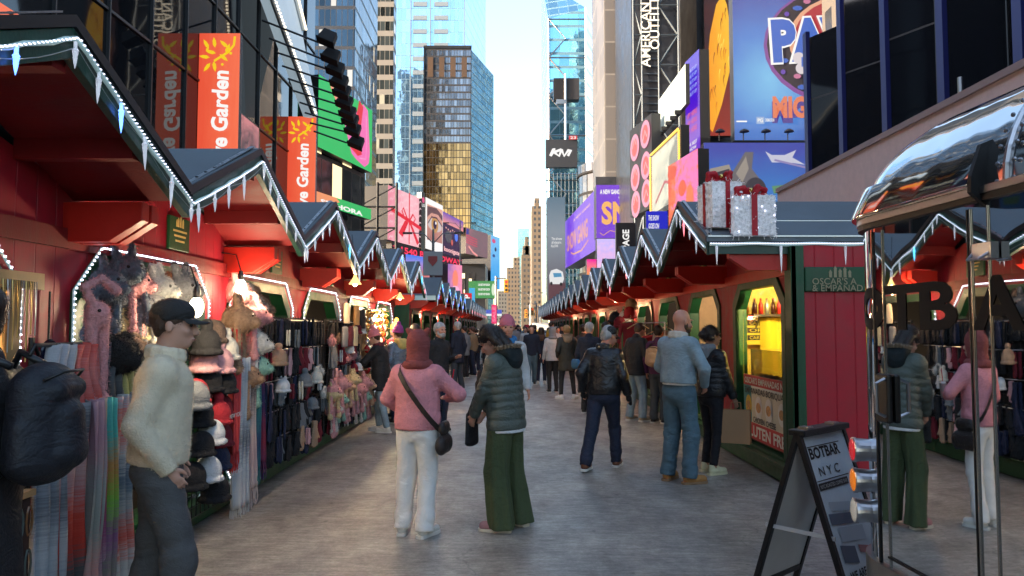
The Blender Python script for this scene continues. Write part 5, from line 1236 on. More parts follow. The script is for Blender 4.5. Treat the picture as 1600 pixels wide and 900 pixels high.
            g.ell(hd(0, -.015, .055), (.094, .112, .095)); g.ell(hd(0, -.03, .12), (.06, .07, .05), k=.04); g.ell(hd(0, .02, -.045), (.16, .17, .07), k=.004, sub=True)
            V, Q = g.mesh(lambda P: .0022 * np.sin(np.arctan2(P[:, 0] - nb[0], P[:, 1] - nb[1]) * 34)); c_ = np_mesh('beanie', V, Q, hat, t, S)
            mb = SDF(cb, .01)
            for k in range(16):
                a, a2 = 2 * PI * k / 16, 2 * PI * (k + 1) / 16; mb.cone(hd(.090 * math.cos(a), .104 * math.sin(a) - .01, .030 + .008 * math.sin(a)), hd(.090 * math.cos(a2), .104 * math.sin(a2) - .01, .030 + .008 * math.sin(a2)), .015, .015)
            V, Q = mb.mesh(); np_mesh('turn_up', V, Q, hat, c_, S)
            if hatstyle == 'pompom': mb = SDF(cb, .01); mb.ell(hd(0, -.03, .185), (.042, .042, .042)); V, Q = mb.mesh(lambda P: .007 * sines(3, 6, 40, 90)(P)); np_mesh('pompom', V, Q, hat, c_, S)
        elif hatstyle == 'cathood':
            g.ell(hd(0, -.012, .045), (.102, .118, .112), k=.03); g.cone(hd(0, -.02, -.02), neckb + v3(0, -.005, .03), .098, .098, k=.03)
            g.ell(hd(0, .135, -.01), (.06, .07, .085), k=.02, sub=True)
            for s_ in (-1, 1): g.cone(hd(s_ * .070, -.01, .115), hd(s_ * .098, -.015, .150), .034, .022, sx=.7, ax=Rh3 @ v3(0, 1, 0), k=.012)
            V, Q = g.mesh(lambda P: .0015 * np.sin(P[:, 2] * 520) + .003 * fs(P)); c_ = np_mesh('knitted_hood', V, Q, hat, t, S)
            mb = SDF(cb, .02)
            for k in range(14):
                a, a2 = 2 * PI * k / 14, 2 * PI * (k + 1) / 14; mb.cone(neckb + v3(.098 * math.cos(a), .095 * math.sin(a), .012 + .008 * math.sin(a * 3)), neckb + v3(.098 * math.cos(a2), .095 * math.sin(a2), .012), .034, .034)
            V, Q = mb.mesh(lambda P: .002 * np.sin(P[:, 2] * 420)); np_mesh('neck_roll', V, Q, hat, c_, S)
    if glasses:
        mb = MB()
        for s_ in (-1, 1):
            mb.tube([hd(s_ * .032 + .022 * math.cos(2 * PI * k / 14), .108, .006 + .019 * math.sin(2 * PI * k / 14)) for k in range(14)], .0018, 5, closed=True); mb.tube([hd(s_ * .054, .106, .012), hd(s_ * .083, .0, .012)], .0016, 4)
        mb.tube([hd(-.01, .11, .01), hd(.01, .11, .01)], .0016, 4); o = mb.build('glasses', mat('tortoise', (.06, .03, .015), .2), t); o.data.transform(S)
    if glove:
        for i in (0, 1):
            d = wr[i] - el[i]; d /= np.linalg.norm(d); g = SDF(cb, .01); g.cone(wr[i] - d * .01, wr[i] + d * .07, .034, .040, sx=.8); g.cone(wr[i] + d * .07, wr[i] + d * .15 + v3(0, .02, 0), .034, .022); g.cone(wr[i] + d * .03 + v3(0, .02, 0), wr[i] + d * .08 + v3(0, .05, 0), .018, .014); V, Q = g.mesh(); np_mesh('glove', V, Q, glove, t, S)
    return J
def strap(J, pts, wd, m, name='strap', parent=None, n=24, th=.006):
    """flat band through points (Catmull-Rom)"""
    P = [Vector(p) for p in pts]; out = []
    for i in range(len(P) - 1):
        p0, p1, p2, p3 = P[max(0, i - 1)], P[i], P[i + 1], P[min(len(P) - 1, i + 2)]
        for k in range(6):
            t_ = k / 6; out.append(.5 * ((2 * p1) + (-p0 + p2) * t_ + (2 * p0 - 5 * p1 + 4 * p2 - p3) * t_ * t_ + (-p0 + 3 * p1 - 3 * p2 + p3) * t_ ** 3))
    out.append(P[-1]); cen = Vector(J['chest']) if J else sum(out, Vector()) / len(out); vs = []; fs_ = []
    for i, p in enumerate(out):
        d = (out[min(i + 1, len(out) - 1)] - out[max(0, i - 1)]).normalized(); o_ = (p - cen); o_ = (o_ - d * o_.dot(d)).normalized(); s_ = d.cross(o_) * wd / 2
        vs += [p - s_, p + s_, p + s_ + o_ * th, p - s_ + o_ * th]
    for i in range(len(out) - 1):
        for k in range(4): l = (k + 1) % 4; fs_.append((4 * i + k, 4 * i + l, 4 * i + 4 + l, 4 * i + 4 + k))
    mb = MB(); mb.add(vs, fs_); o = mb.build(name, m, parent or J['t']); o.data.transform(J['S']) if J else None
    return o
# ------------------------------------------------------------ people
F = fabric
blk = F('black fabric', (.012, .012, .014), .7); blk2 = F('black quilt', (.010, .010, .012), .42); navy_c = F('navy wool', (.012, .018, .035)); denim_d = F('dark denim', (.012, .018, .04), .8)
denim_l = F('light denim', (.20, .28, .33), .85, var=.25, vs=5); denim_m = F('mid denim', (.07, .125, .16), .85, var=.28, vs=4); denim_j = F('denim jacket blue', (.23, .31, .35), .85, var=.25, vs=6)
olive_q = F('olive grey quilt', (.080, .095, .078), .5, var=.12); green_t = F('dark green crinkle', (.058, .078, .032), .9, bump=.6, bs=70, stretch=(3, 3, .3)); pinkk = F('pink rib knit', (.66, .25, .27), .95, bump=.8, bs=120); pinkd = F('dusty pink knit', (.50, .14, .19), .95, bump=.8, bs=120)
brownk = F('rust brown knit', (.24, .055, .048), .95, bump=.8, bs=120); white_d = F('white denim', (.76, .73, .68), .9, var=.05, fold=.16); cream_f = F('cream fleece', (.78, .66, .47), .97, bump=.6, bs=110, var=.07, vs=25, fold=.10); grey_t = F('grey twill', (.095, .093, .092), .9, var=.12, fold=.2)
whites = F('off white shoe', (.60, .57, .50), .7, bump=.1); creams = F('pale yellow shoe', (.62, .60, .38), .7, bump=.1); tan_b = F('tan nubuck', (.36, .17, .05), .8); brn_s = F('brown leather', (.12, .04, .015), .4); blks = F('black shoe', (.01, .01, .01), .4)
leather = F('black leather', (.013, .013, .015), .34, var=.05, vs=3, bump=.5, bs=22); purple_w = F('plum jacket', (.07, .015, .06)); purplek = F('purple pink knit', (.38, .07, .28), .95, bump=.8, bs=120); pomk = F('rose melange knit', (.68, .22, .26), .95, bump=.9, bs=120)
foil = F('steel blue foil', (.15, .19, .24), .3, metal=.3); yel_l = F('pale yellow lining', (.62, .48, .15), .9); greyf = F('grey marl', (.20, .21, .22)); ice_grey = F('pale grey jacket', (.45, .46, .46)); tanp = F('tan canvas', (.42, .28, .17), .85); wht = F('white cotton', (.7, .7, .68)); redbrown = F('wine scarf', (.12, .02, .03)); bluec = F('bright blue hood', (.03, .18, .42)); sand_fur = F('sand fur', (.30, .22, .15), .95)
blk_velvet = F('black teal velvet', (.006, .012, .014), .8); ochre = F('ochre knit', (.60, .30, .05), .95, bump=.8, bs=120); paper = mat('kraft paper', (.42, .23, .11), .75, var=.06, vs=6, bump=.1, bs=40)
def backpack(J, c, size, m, m2=None, rot=0, nm='backpack', lab=None, cell=.012):
    """worn on the back: stays with its wearer as a thing of its own"""
    w_, d_, h_ = size
    g = SDF(cell, .02); g.cone((0, 0, -h_ * .28), (0, 0, h_ * .22), d_ * .55, d_ * .48, sx=w_ / d_ / 1.1, k=.03); g.cone((0, -d_ * .42, -h_ * .26), (0, -d_ * .40, h_ * .02), d_ * .34, d_ * .28, sx=w_ / d_ / 1.25, k=.012); g.cone((-w_ * .40, 0, -h_ * .3), (-w_ * .40, 0, -h_ * .05), d_ * .22, d_ * .2, k=.008); g.cone((w_ * .40, 0, -h_ * .3), (w_ * .40, 0, -h_ * .05), d_ * .22, d_ * .2, k=.008); g.cone((-w_ * .2, -d_ * .35, h_ * .22), (w_ * .2, -d_ * .35, h_ * .22), d_ * .2, d_ * .2, k=.01)
    V, Q = g.mesh(lambda P: .006 * sines(5, 6, 8, 30)(P) if cell < .02 else 0)
    p = J['S'] @ Vector(c); tw = J['t']; wl = Matrix.Translation(tw.location) @ Matrix.Rotation(tw.rotation_euler.z, 4, 'Z') @ p
    t = thing('backpack', lab, 'backpack', tuple(wl), tw.rotation_euler.z + rot); np_mesh('bag_body', V, Q, m, t)
    for s_ in (-1, 1):
        mb = MB(); mb.tube([(s_ * w_ * .3, d_ * .3, h_ * .4), (s_ * w_ * .32, d_ * .75, h_ * .5), (s_ * w_ * .34, d_ * 1.0, h_ * .3), (s_ * w_ * .36, d_ * .9, -h_ * .1), (s_ * w_ * .36, d_ * .4, -h_ * .42)], .016, 6); mb.build('shoulder_strap', m2 or m, t, smooth=True)
    mb = MB(); mb.tube([(-.03, d_ * .2, h_ * .48), (0, d_ * .2, h_ * .56), (.03, d_ * .2, h_ * .48)], .008, 6); mb.build('grab_handle', m2 or m, t, smooth=True)
    mb = MB(); mb.tube([(-w_ * .34, -d_ * .30, h_ * .30), (-w_ * .2, -d_ * .52, h_ * .36), (w_ * .2, -d_ * .52, h_ * .36), (w_ * .34, -d_ * .30, h_ * .30)], .006, 5); mb.build('zip', m2 or m, t, smooth=True); return t
# far left: dark figure with the big black backpack
J = person('person in black at the jewellery stall, mostly outside the frame, wearing a big black backpack', -1.99, 2.76, -95, H=1.80, det=1, top=blk, tlen=.66, legs=denim_d, shoes=blks, hair=hair_d, seed=21, feet=((-.12, .0, 0), (.12, .02, 0)))
backpack(J, (0, -.235, 1.28), (.36, .20, .48), F('black nylon', (.012, .013, .018), .6, bump=.3, bs=120, fold=.2), black_plastic, lab='big black backpack with outer pocket, on the figure cut off by the left edge', cell=.011)
# cream fleece man
J = person('young man in cream fleece pullover, black cap and grey trousers, hands in pockets', -1.83, 3.88, 72, H=1.79, det=2, hair=hair_b, face=True, hyaw=6, skin=skin_l, top=cream_f, tstyle='fleece', tlen=.93, ttk=.040, legs=grey_t, lstyle='straight', shoes=whites, hat=F('charcoal cap', (.022, .021, .02), .8), hatstyle='cap', collar=cream_f, feet=((-.10, -.10, .0), (.11, .14, 0)), hands=((-.165, .045, .925), (.165, .055, .925)), inset=-.02, fuzz=14000, poles=((-.25, -1, 0), (.25, -1, 0)), seed=5, fold=1.5, lean=2, hpitch=4)
# pink knit woman
J = person('woman seen from behind in pink ribbed sweater, white jeans and rust knitted hood with ears', -.76, 6.0, 12, H=1.60, det=2, hair=None, top=pinkk, tstyle='sweater', tlen=.90, ttk=.048, fuzz=7000, legs=white_d, lstyle='straight', shoes=whites, hat=brownk, hatstyle='cathood', hyaw=8, hpitch=-4, feet=((-.13, .02, 0), (.09, -.03, 0)), toe=(-12, 18), hands=((-.17, .20, 1.02), (.20, .26, 1.17)), poles=((-1, -.4, -.3), (1, -.3, -.5)), seed=8, fold=1.6)
strapm = F('dark brown leather', (.022, .016, .014), .5)
strap(J, [(-.135, .03, 1.50), (-.15, -.07, 1.44), (-.06, -.165, 1.32), (.06, -.178, 1.16), (.17, -.16, 1.02), (.235, -.08, .92)], .045, strapm, 'bag_strap')
def loc_of(J, c): tw = J['t']; return Matrix.Translation(tw.location) @ Matrix.Rotation(tw.rotation_euler.z, 4, 'Z') @ (J['S'] @ Vector(c))
p = loc_of(J, (.25, -.02, .86)); t = thing('shoulder_bag', 'dark slouchy crossbody bag at the hip of the woman in pink', 'bag', tuple(p), J['t'].rotation_euler.z)
g = SDF(.009, .02); g.cone((-.0, -.07, -.06), (0, .07, -.06), .075, .075, sx=.6); g.cone((0, -.05, .07), (0, .05, .07), .05, .05, sx=.6); V, Q = g.mesh(lambda P: .004 * sines(6, 5, 10, 22)(P)); np_mesh('bag_body', V, Q, strapm, t)
p = loc_of(J, (.215, .30, 1.215)); t = thing('drink_cup', 'clear iced drink cup with red straw in the pink-clad woman\'s hand', 'cup', tuple(p)); mb = MB(); mb.lathe([(.028, -.06), (.040, .06), (.042, .062), (.03, .075), (.004, .08)], n=16); mb.build('cup', mat('cup plastic', (.75, .65, .6), .2, trans=.3), t, smooth=True)
mb = MB(); mb.tube([(0, 0, .05), (.025, 0, .19)], .005, 6); mb.build('straw', mat('red straw', (.6, .01, .03), .4), t)
# green coat woman
J = person('woman in olive puffer jacket with fur hood and wide dark green trousers, looking down', -.05, 6.2, -62, H=1.70, det=2, hair=hair_d, hairstyle='long', face=True, hpitch=38, hyaw=-12, lean=4, top=olive_q, tstyle='puffer', puff=.011, ttk=.052, tlen=.82, legs=green_t, lstyle='wide', shoes=F('dusty rose canvas', (.35, .17, .17), .8), sole=mat('cream rubber', (.60, .54, .42), .6), hood=blk_velvet, hood_fur=sand_fur, feet=((-.13, .0, 0), (.13, -.04, 0)), toe=(-15, 15), hands=((-.10, .26, .94), (.10, .26, .95)), poles=((-1, -.5, -.2), (1, -.5, -.2)), seed=13, fold=1.2, glove=None, hem=wht)
p = loc_of(J, (-.0, .34, .86)); t = thing('tote_bag', 'black bag hanging in front of the woman in olive', 'bag', tuple(p), J['t'].rotation_euler.z); g = SDF(.012, .02); g.cone((0, 0, -.16), (0, 0, .08), .032, .028, sx=3.2); V, Q = g.mesh(); np_mesh('bag_body', V, Q, blk, t)
mb = MB(); mb.tube([(-.07, 0, .08), (-.03, -.05, .26), (.03, -.05, .26), (.07, 0, .08)], .008, 6); mb.build('handle', blk, t)
# leather jacket man
J = person('man in black leather jacket and dark cap walking away, dark jeans and brown shoes', 1.08, 8.75, 22, H=1.70, det=2, hair=hair_g, face=True, hyaw=38, hpitch=18, lean=3, top=leather, tstyle='leather', tlen=.90, ttk=.045, legs=denim_d, lstyle='jeans', shoes=brn_s, hat=F('black cap cloth', (.012, .014, .016), .7), hatstyle='cap', feet=((-.16, -.24, .01), (.10, .22, 0)), hands=((-.27, .02, .93), (.27, .10, .90)), glove=blk, seed=17, fold=1.6, skin=skin_r, collar=leather)
# denim man
J = person('bald bearded man in light denim jacket, blue jeans and tan boots, facing the food window', 1.80, 8.02, 52, H=1.84, det=2, hair=None, face=True, beard=hair_b, hyaw=18, hpitch=8, top=denim_j, tstyle='jacket', tlen=.99, ttk=.042, legs=denim_m, lstyle='straight', shoes=tan_b, sstyle='boot', sole=mat('gum sole', (.25, .15, .08), .7), collar=F('sherpa', (.55, .50, .42), .97), hem=wht, feet=((-.13, .0, 0), (.13, .02, 0)), toe=(-14, 20), hands=((-.16, .20, 1.0), (.20, .16, .98)), poles=((-1, -.6, 0), (1, -.6, 0)), skin=skin_r, seed=23, fold=1.5, width=1.06)
# woman with glasses
J = person('woman with glasses and dark bun in black puffer and leggings, holding a paper bag', 2.27, 8.5, 62, H=1.66, det=2, hair=hair_d, hairstyle='bun', face=True, glasses=True, hyaw=12, top=blk2, tstyle='puffer', puff=.009, ttk=.062, tlen=.90, legs=F('black leggings', (.008, .008, .012), .8), lstyle='legging', shoes=creams, sole=mat('butter rubber', (.66, .62, .40), .6), hood=greyf, feet=((-.10, .03, 0), (.10, -.03, 0)), hands=((-.2, .14, 1.0), (.235, .16, .86)), skin=skin_t, seed=29)
def paper_bag(loc, w_, d_, h_, rz, m, lab, nm='paper_bag', cat='bag'):
    t = thing(nm, lab, cat, loc, rz); mb = MB(); v = [(-w_ / 2, -d_ / 2, 0), (w_ / 2, -d_ / 2, 0), (w_ / 2, d_ / 2, 0), (-w_ / 2, d_ / 2, 0), (-w_ / 2, -d_ / 3, h_), (w_ / 2, -d_ / 3, h_), (w_ / 2, d_ / 3, h_), (-w_ / 2, d_ / 3, h_), (-w_ / 2 + .015, 0, h_ * .6), (w_ / 2 - .015, 0, h_ * .6)]
    mb.add(v, [(3, 2, 1, 0), (0, 1, 5, 4), (2, 3, 7, 6), (1, 2, 9), (1, 9, 5), (9, 2, 6), (5, 9, 6), (3, 0, 8), (0, 4, 8), (8, 4, 7), (3, 8, 7)]); mb.build('bag_body', m, t)
    for s_ in (-1, 1):
        mb = MB(); mb.tube([(-w_ * .18, s_ * d_ * .3, h_ - .01), (-w_ * .16, s_ * d_ * .15, h_ + .08), (w_ * .16, s_ * d_ * .15, h_ + .08), (w_ * .18, s_ * d_ * .3, h_ - .01)], .004, 5); mb.build('handle', m, t)
    return t
p = loc_of(J, (.245, .165, .36)); paper_bag((p.x, p.y, p.z + .02), .31, .14, .37, -.45, paper, 'brown kraft paper bag held by the woman with glasses')
# people beyond the two women
J = person('smiling man in dusty pink beanie facing the camera, pale jacket with bright blue hood', -.06, 8.9, 172, H=1.76, det=1, hair=hair_g, face=True, top=ice_grey, tlen=.86, legs=denim_d, shoes=blks, hat=pinkd, hatstyle='beanie', hood=bluec, skin=skin_r, seed=31, collar=bluec)
backpack(J, (.24, .02, 1.0), (.26, .18, .42), blk, lab='black day pack slung at the side of the man in the dusty pink beanie')
J = person('white-haired man with grey beard in black coat, looking right', -1.16, 11.8, 125, H=1.72, det=1, hair=hair_g, face=True, beard=hair_g, top=F('black wool', (.014, .014, .017), .85), tlen=.72, legs=denim_d, lstyle='straight', shoes=blks, skin=skin_r, seed=33, hands=((-.12, .26, 1.2), (.2, .1, .95)), hyaw=10)
J = person('dark-haired person behind the white-haired man, facing the stalls', -1.75, 13.4, -70, H=1.70, det=1, hair=hair_d, top=blk, tlen=.75, legs=denim_d, shoes=blks, seed=34)
J = person('tall man in long navy coat and grey trousers turned to the left stalls', -1.42, 19.4, -55, H=1.80, det=1, hair=hair_g, top=navy_c, tstyle='coat', tlen=.70, legs=F('slate trousers', (.04, .05, .06)), lstyle='straight', shoes=blks, seed=35, feet=((-.14, 0, 0), (.14, 0, 0)), hands=((-.12, .25, 1.15), None))
J = person('woman in rose pompom beanie, black coat and pale jeans, reaching into the ornament stall', -2.08, 11.8, -78, H=1.62, det=1, hair=hair_b, face=True, hpitch=20, lean=6, top=blk, tstyle='coat', tlen=.70, ttk=.05, legs=denim_l, lstyle='slim', shoes=whites, hat=pomk, hatstyle='pompom', collar=redbrown, hands=((-.15, .42, 1.15), (.15, .40, 1.1)), poles=((-1, -.3, -.6), (1, -.3, -.6)), feet=((-.1, -.12, 0), (.1, .1, 0)), seed=36)
p = loc_of(J, (.30, .0, .92)); t = thing('handbag', 'black chain handbag on the arm of the woman in the rose pompom beanie', 'handbag', tuple(p), J['t'].rotation_euler.z); g = SDF(.012, .02); g.cone((0, -.08, 0), (0, .08, 0), .07, .07, sx=.55); V, Q = g.mesh(); np_mesh('bag_body', V, Q, blk, t); mb = MB(); mb.tube([(0, -.09, .05), (-.03, 0, .30), (0, .09, .05)], .007, 5); mb.build('chain', steel, t)
J = person('woman in purple pompom beanie and foil blue jacket with pale yellow hood', -1.98, 12.9, -50, H=1.66, det=1, hair=hair_b, face=True, top=foil, tlen=.82, puff=.008, ttk=.05, legs=denim_d, shoes=blks, hat=purplek, hatstyle='pompom', hood=yel_l, seed=37)
J = person('child in an ochre knitted hat held high beside the ornament stall', -2.14, 13.7, -60, H=1.72, det=1, hair=None, face=True, top=F('red coat', (.35, .03, .05)), tlen=.8, legs=denim_d, shoes=blks, hat=ochre, hatstyle='pompom', seed=38)
# right side
J = person('man in dark jacket and pale jeans carrying a white souvenir bag, among coat hangers', 2.20, 13.2, 55, H=1.74, det=1, hair=hair_b, face=True, hpitch=22, lean=4, top=blk, tlen=.80, ttk=.05, legs=denim_l, lstyle='straight', shoes=F('sand shoe', (.32, .24, .16)), seed=41, feet=((-.14, 0, 0), (.14, .05, 0)), hands=((-.28, .05, .92), (.2, .25, 1.15)), skin=skin_r)
p = loc_of(J, (-.28, .05, .50)); t = paper_bag((p.x, p.y - .05, p.z + .08), .34, .12, .30, -.25, mat('white bag', (.62, .60, .57), .6), 'white souvenir bag lettered I heart NY, held by the man in pale jeans')
mb = MB(); Mx = Matrix.Translation((0, -.062, .20)) @ Matrix.Rotation(PI / 2 - .13, 4, 'X'); add_text(mb, 'I', Matrix.Translation((-.09, -.064, .22)) @ Matrix.Rotation(PI / 2, 4, 'X'), .12, bold=.02); add_text(mb, 'NY', Matrix.Translation((0, -.068, .09)) @ Matrix.Rotation(PI / 2, 4, 'X'), .15, bold=.02); mb.build('lettering', blk, t)
mb = MB(); hpts = [(.055 * 1.0 * (16 * math.sin(a) ** 3) / 16, .055 * (13 * math.cos(a) - 5 * math.cos(2 * a) - 2 * math.cos(3 * a) - math.cos(4 * a)) / 16) for a in [2 * PI * k / 24 for k in range(24)]]; mb.add([(.02 + x, -.066, .22 + z) for x, z in hpts], [tuple(range(24))]); mb.build('heart', mat('heart red', (.7, .01, .02), .5), t)
J = person('person in plum jacket and slate trousers with a tan canvas backpack, at the hanger rail', 2.55, 12.9, 35, H=1.68, det=1, hair=hair_d, top=purple_w, tlen=.86, legs=F('slate trousers'), lstyle='straight', shoes=blks, seed=42)
backpack(J, (0, -.22, 1.22), (.30, .15, .40), tanp, F('dark strap', (.03, .015, .01)), lab='tan canvas backpack with dark straps on the person in plum')
J = person('woman in long olive-black coat with pale fur hood, black leggings and white sneakers', 1.27, 17.2, -8, H=1.70, det=1, hair=hair_y, top=F('dark khaki quilt', (.035, .034, .026), .6), tstyle='coat', puff=.006, tlen=.66, ttk=.05, legs=blk, lstyle='legging', shoes=F('white trainer', (.7, .7, .7)), hood=sand_fur, hood_fur=sand_fur, feet=((-.16, -.05, 0), (.18, .05, 0)), toe=(-30, 40), hands=((-.2, .1, 1.0), (.22, .25, 1.12)), seed=43)
J = person('person in grey and off-white colour-block jacket, black trousers and trainers', 1.04, 19.0, -12, H=1.64, det=1, hair=None, top=ice_grey, tlen=.84, legs=blk, lstyle='slim', shoes=blks, hat=greyf, hatstyle='cathood', seed=44)
J = person('person in long navy parka and skinny jeans walking away, in front of the far crowd', .86, 21.8, 5, H=1.66, det=1, hair=hair_d, hairstyle='long', top=navy_c, tstyle='coat', tlen=.66, legs=denim_d, lstyle='slim', shoes=whites, hood=F('brown fur', (.10, .05, .03)), feet=((-.1, -.15, 0), (.1, .2, 0)), seed=45)
J = person('man in navy jacket with grey hair and a blue shoulder bag, behind the leather jacket', 1.50, 14.4, 25, H=1.74, det=1, hair=hair_g, top=navy_c, tlen=.84, legs=blk, shoes=blks, seed=46)
p = loc_of(J, (-.26, -.05, .95)); t = thing('shoulder_bag', 'blue shoulder bag on the man in navy', 'bag', tuple(p), .3); g = SDF(.014, .02); g.cone((0, -.1, 0), (0, .1, 0), .10, .10, sx=.5); V, Q = g.mesh(); np_mesh('bag_body', V, Q, F('blue nylon', (.02, .10, .22)), t)
J = person('person in black hooded coat browsing hats at the third right stall', 2.05, 16.2, 70, H=1.76, det=1, hair=hair_d, top=blk, tlen=.7, legs=blk, shoes=blks, seed=47)
J = person('person in dark cap and brown coat near the fourth right stall', 1.80, 18.6, 40, H=1.72, det=1, hair=hair_d, top=F('umber coat', (.05, .03, .022)), tlen=.72, legs=blk, shoes=blks, hat=blk, hatstyle='cap', seed=48)
# the crowd further down: eight builds, copied
kinds = [('pedestrian in black coat, small in the distant crowd', blk, denim_d, hair_d, None, None), ('pedestrian in navy jacket and jeans, small in the distant crowd', navy_c, denim_m, hair_b, None, None), ('pedestrian in grey marl jacket, small in the distant crowd', greyf, blk, hair_d, None, None), ('pedestrian in dark coat with red hat, small in the distant crowd', blk, blk, None, F('red knit', (.4, .02, .03)), 'beanie'),
         ('pedestrian in mustard yellow jacket, small in the distant crowd', F('mustard', (.50, .30, .03)), blk, hair_d, None, None), ('pedestrian in tan coat, small in the distant crowd', F('camel', (.26, .17, .09)), denim_d, hair_b, None, None), ('pedestrian in pale jacket, small in the distant crowd', ice_grey, denim_d, hair_d, None, None), ('pedestrian in dark coat and black beanie, small in the distant crowd', F('charcoal wool', (.03, .03, .035)), denim_d, None, blk, 'beanie')]
rc = random.Random(4); protos = []
spots = []
while len(spots) < 64:
    Y = 20.5 + 46 * rc.random() ** 1.25; X = rc.uniform(-1.75, 1.95)
    if Y < 30 and (-.9 < X < .35): continue
    if Y < 24 and X < .3: continue
    if all((X - a) ** 2 + (Y - b) ** 2 > .35 for a, b in spots): spots.append((X, Y))
for i, (X, Y) in enumerate(spots):
    k = rc.choice([0, 1, 0, 2, 7, 3, 5, 0, 1, 6, 7, 4]) if i >= 8 else i
    hd_ = rc.choice([0, 5, -10, 180, 170, 190, 60, -60])
    if i < 8:
        lab, a, b, c_, d_, e_ = kinds[k]
        J = person(lab, X, Y, hd_, H=rc.uniform(1.6, 1.8), det=0, group='pedestrians in the distant crowd', top=a, tlen=.74 if k % 2 == 0 else .85, legs=b, lstyle='straight', shoes=blks, hair=c_, hat=d_, hatstyle=e_, seed=60 + k, feet=((-.09, -.12, 0), (.09, .14, 0)) if k % 2 else ((-.1, 0, 0), (.1, 0, 0))); protos.append(J['t'])
    else:
        c_ = copy_tree(protos[k]); c_.location = (X, Y, 0); c_.rotation_euler = (0, 0, -R(hd_)); s_ = rc.uniform(.94, 1.05); c_.scale = (s_, s_, s_)
# ------------------------------------------------------------ goods
def stripes(name, cols, scale=1.0, seed=0, width=1.05):
    """woven scarf: colour bands down its length with broken edges"""
    m = bpy.data.materials.new(name); m.use_nodes = True; nt = m.node_tree; N = nt.nodes; K = nt.links; P = N['Principled BSDF']; P.inputs['Roughness'].default_value = .95
    tc = N.new('ShaderNodeTexCoord'); sp = N.new('ShaderNodeSeparateXYZ'); K.new(tc.outputs['Object'], sp.inputs[0])
    n = N.new('ShaderNodeTexNoise'); n.inputs['Scale'].default_value = 1; n.inputs['Detail'].default_value = 3; mp = N.new('ShaderNodeMapping'); mp.inputs['Scale'].default_value = (6, 6, 120); K.new(tc.outputs['Object'], mp.inputs[0]); K.new(mp.outputs[0], n.inputs[0])
    a = N.new('ShaderNodeMath'); a.operation = 'MULTIPLY_ADD'; K.new(n.outputs[0], a.inputs[0]); a.inputs[1].default_value = .30; K.new(sp.outputs[2], a.inputs[2])
    r = N.new('ShaderNodeMapRange'); r.inputs[1].default_value = -width; r.inputs[2].default_value = .15; K.new(a.outputs[0], r.inputs[0])
    cr = N.new('ShaderNodeValToRGB'); els = cr.color_ramp.elements; k = len(cols)
    els[0].position = 0; els[0].color = (*cols[0], 1); els[1].position = 1; els[1].color = (*cols[-1], 1)
    for i in range(1, k - 1): e = els.new(i / (k - 1)); e.color = (*cols[i], 1)
    K.new(r.outputs[0], cr.inputs[0]); K.new(cr.outputs[0], P.inputs['Base Color'])
    w_ = N.new('ShaderNodeTexNoise'); w_.inputs['Scale'].default_value = 160; K.new(tc.outputs['Object'], w_.inputs[0]); b = N.new('ShaderNodeBump'); b.inputs['Strength'].default_value = .5; b.inputs['Distance'].default_value = .004; K.new(w_.outputs[0], b.inputs['Height']); K.new(b.outputs[0], P.inputs['Normal'])
    return m
def scarf_mesh(w_, L_, seed, folds=3, flare=1.3):
    r = random.Random(seed); mb = MB(); nu, nv = 22, 26; vs = []
    ph = r.uniform(0, 6)
    for j in range(nv + 1):
        v = j / nv
        for i in range(nu + 1):
            u = i / nu - .5; ww = w_ * (1 + (flare - 1) * v)
            x = u * ww + .02 * math.sin(v * 5 + ph); y = (.028 + .012 * v) * math.sin(u * 2 * PI * folds + ph + .8 * math.sin(v * 4)) ; vs.append((y, x, -v * L_ - .006 * math.sin(u * 9)))
    fs_ = [(j * (nu + 1) + i, j * (nu + 1) + i + 1, (j + 1) * (nu + 1) + i + 1, (j + 1) * (nu + 1) + i) for j in range(nv) for i in range(nu)]
    mb.add(vs, fs_)
    mb2 = MB()
    for i in range(0, nu + 1):
        p = vs[nv * (nu + 1) + i]; mb2.tube([p, (p[0] + r.uniform(-.01, .01), p[1] + r.uniform(-.012, .012), p[2] - .09), (p[0] + r.uniform(-.02, .02), p[1] + r.uniform(-.02, .02), p[2] - r.uniform(.13, .17))], .0045, 4)
    return mb, mb2
def scarf(Xp, Yp, z, w_, L_, m, lab, seed, group, rz=0, folds=3):
    mb, fr = scarf_mesh(w_, L_, seed, folds); t = thing('scarf', lab, 'scarf', (Xp, Yp, z), rz, group)
    o = mb.build('cloth', m, t, smooth=True); sd_ = o.modifiers.new('thick', 'SOLIDIFY'); sd_.thickness = .008
    fr.build('fringe', m, t); return t
G1 = 'scarves hung at the front of the plush hat stall'
cw, cg_, cr_, cpk, cbk = (.50, .50, .50), (.16, .18, .19), (.55, .05, .03), (.50, .26, .26), (.03, .03, .035)
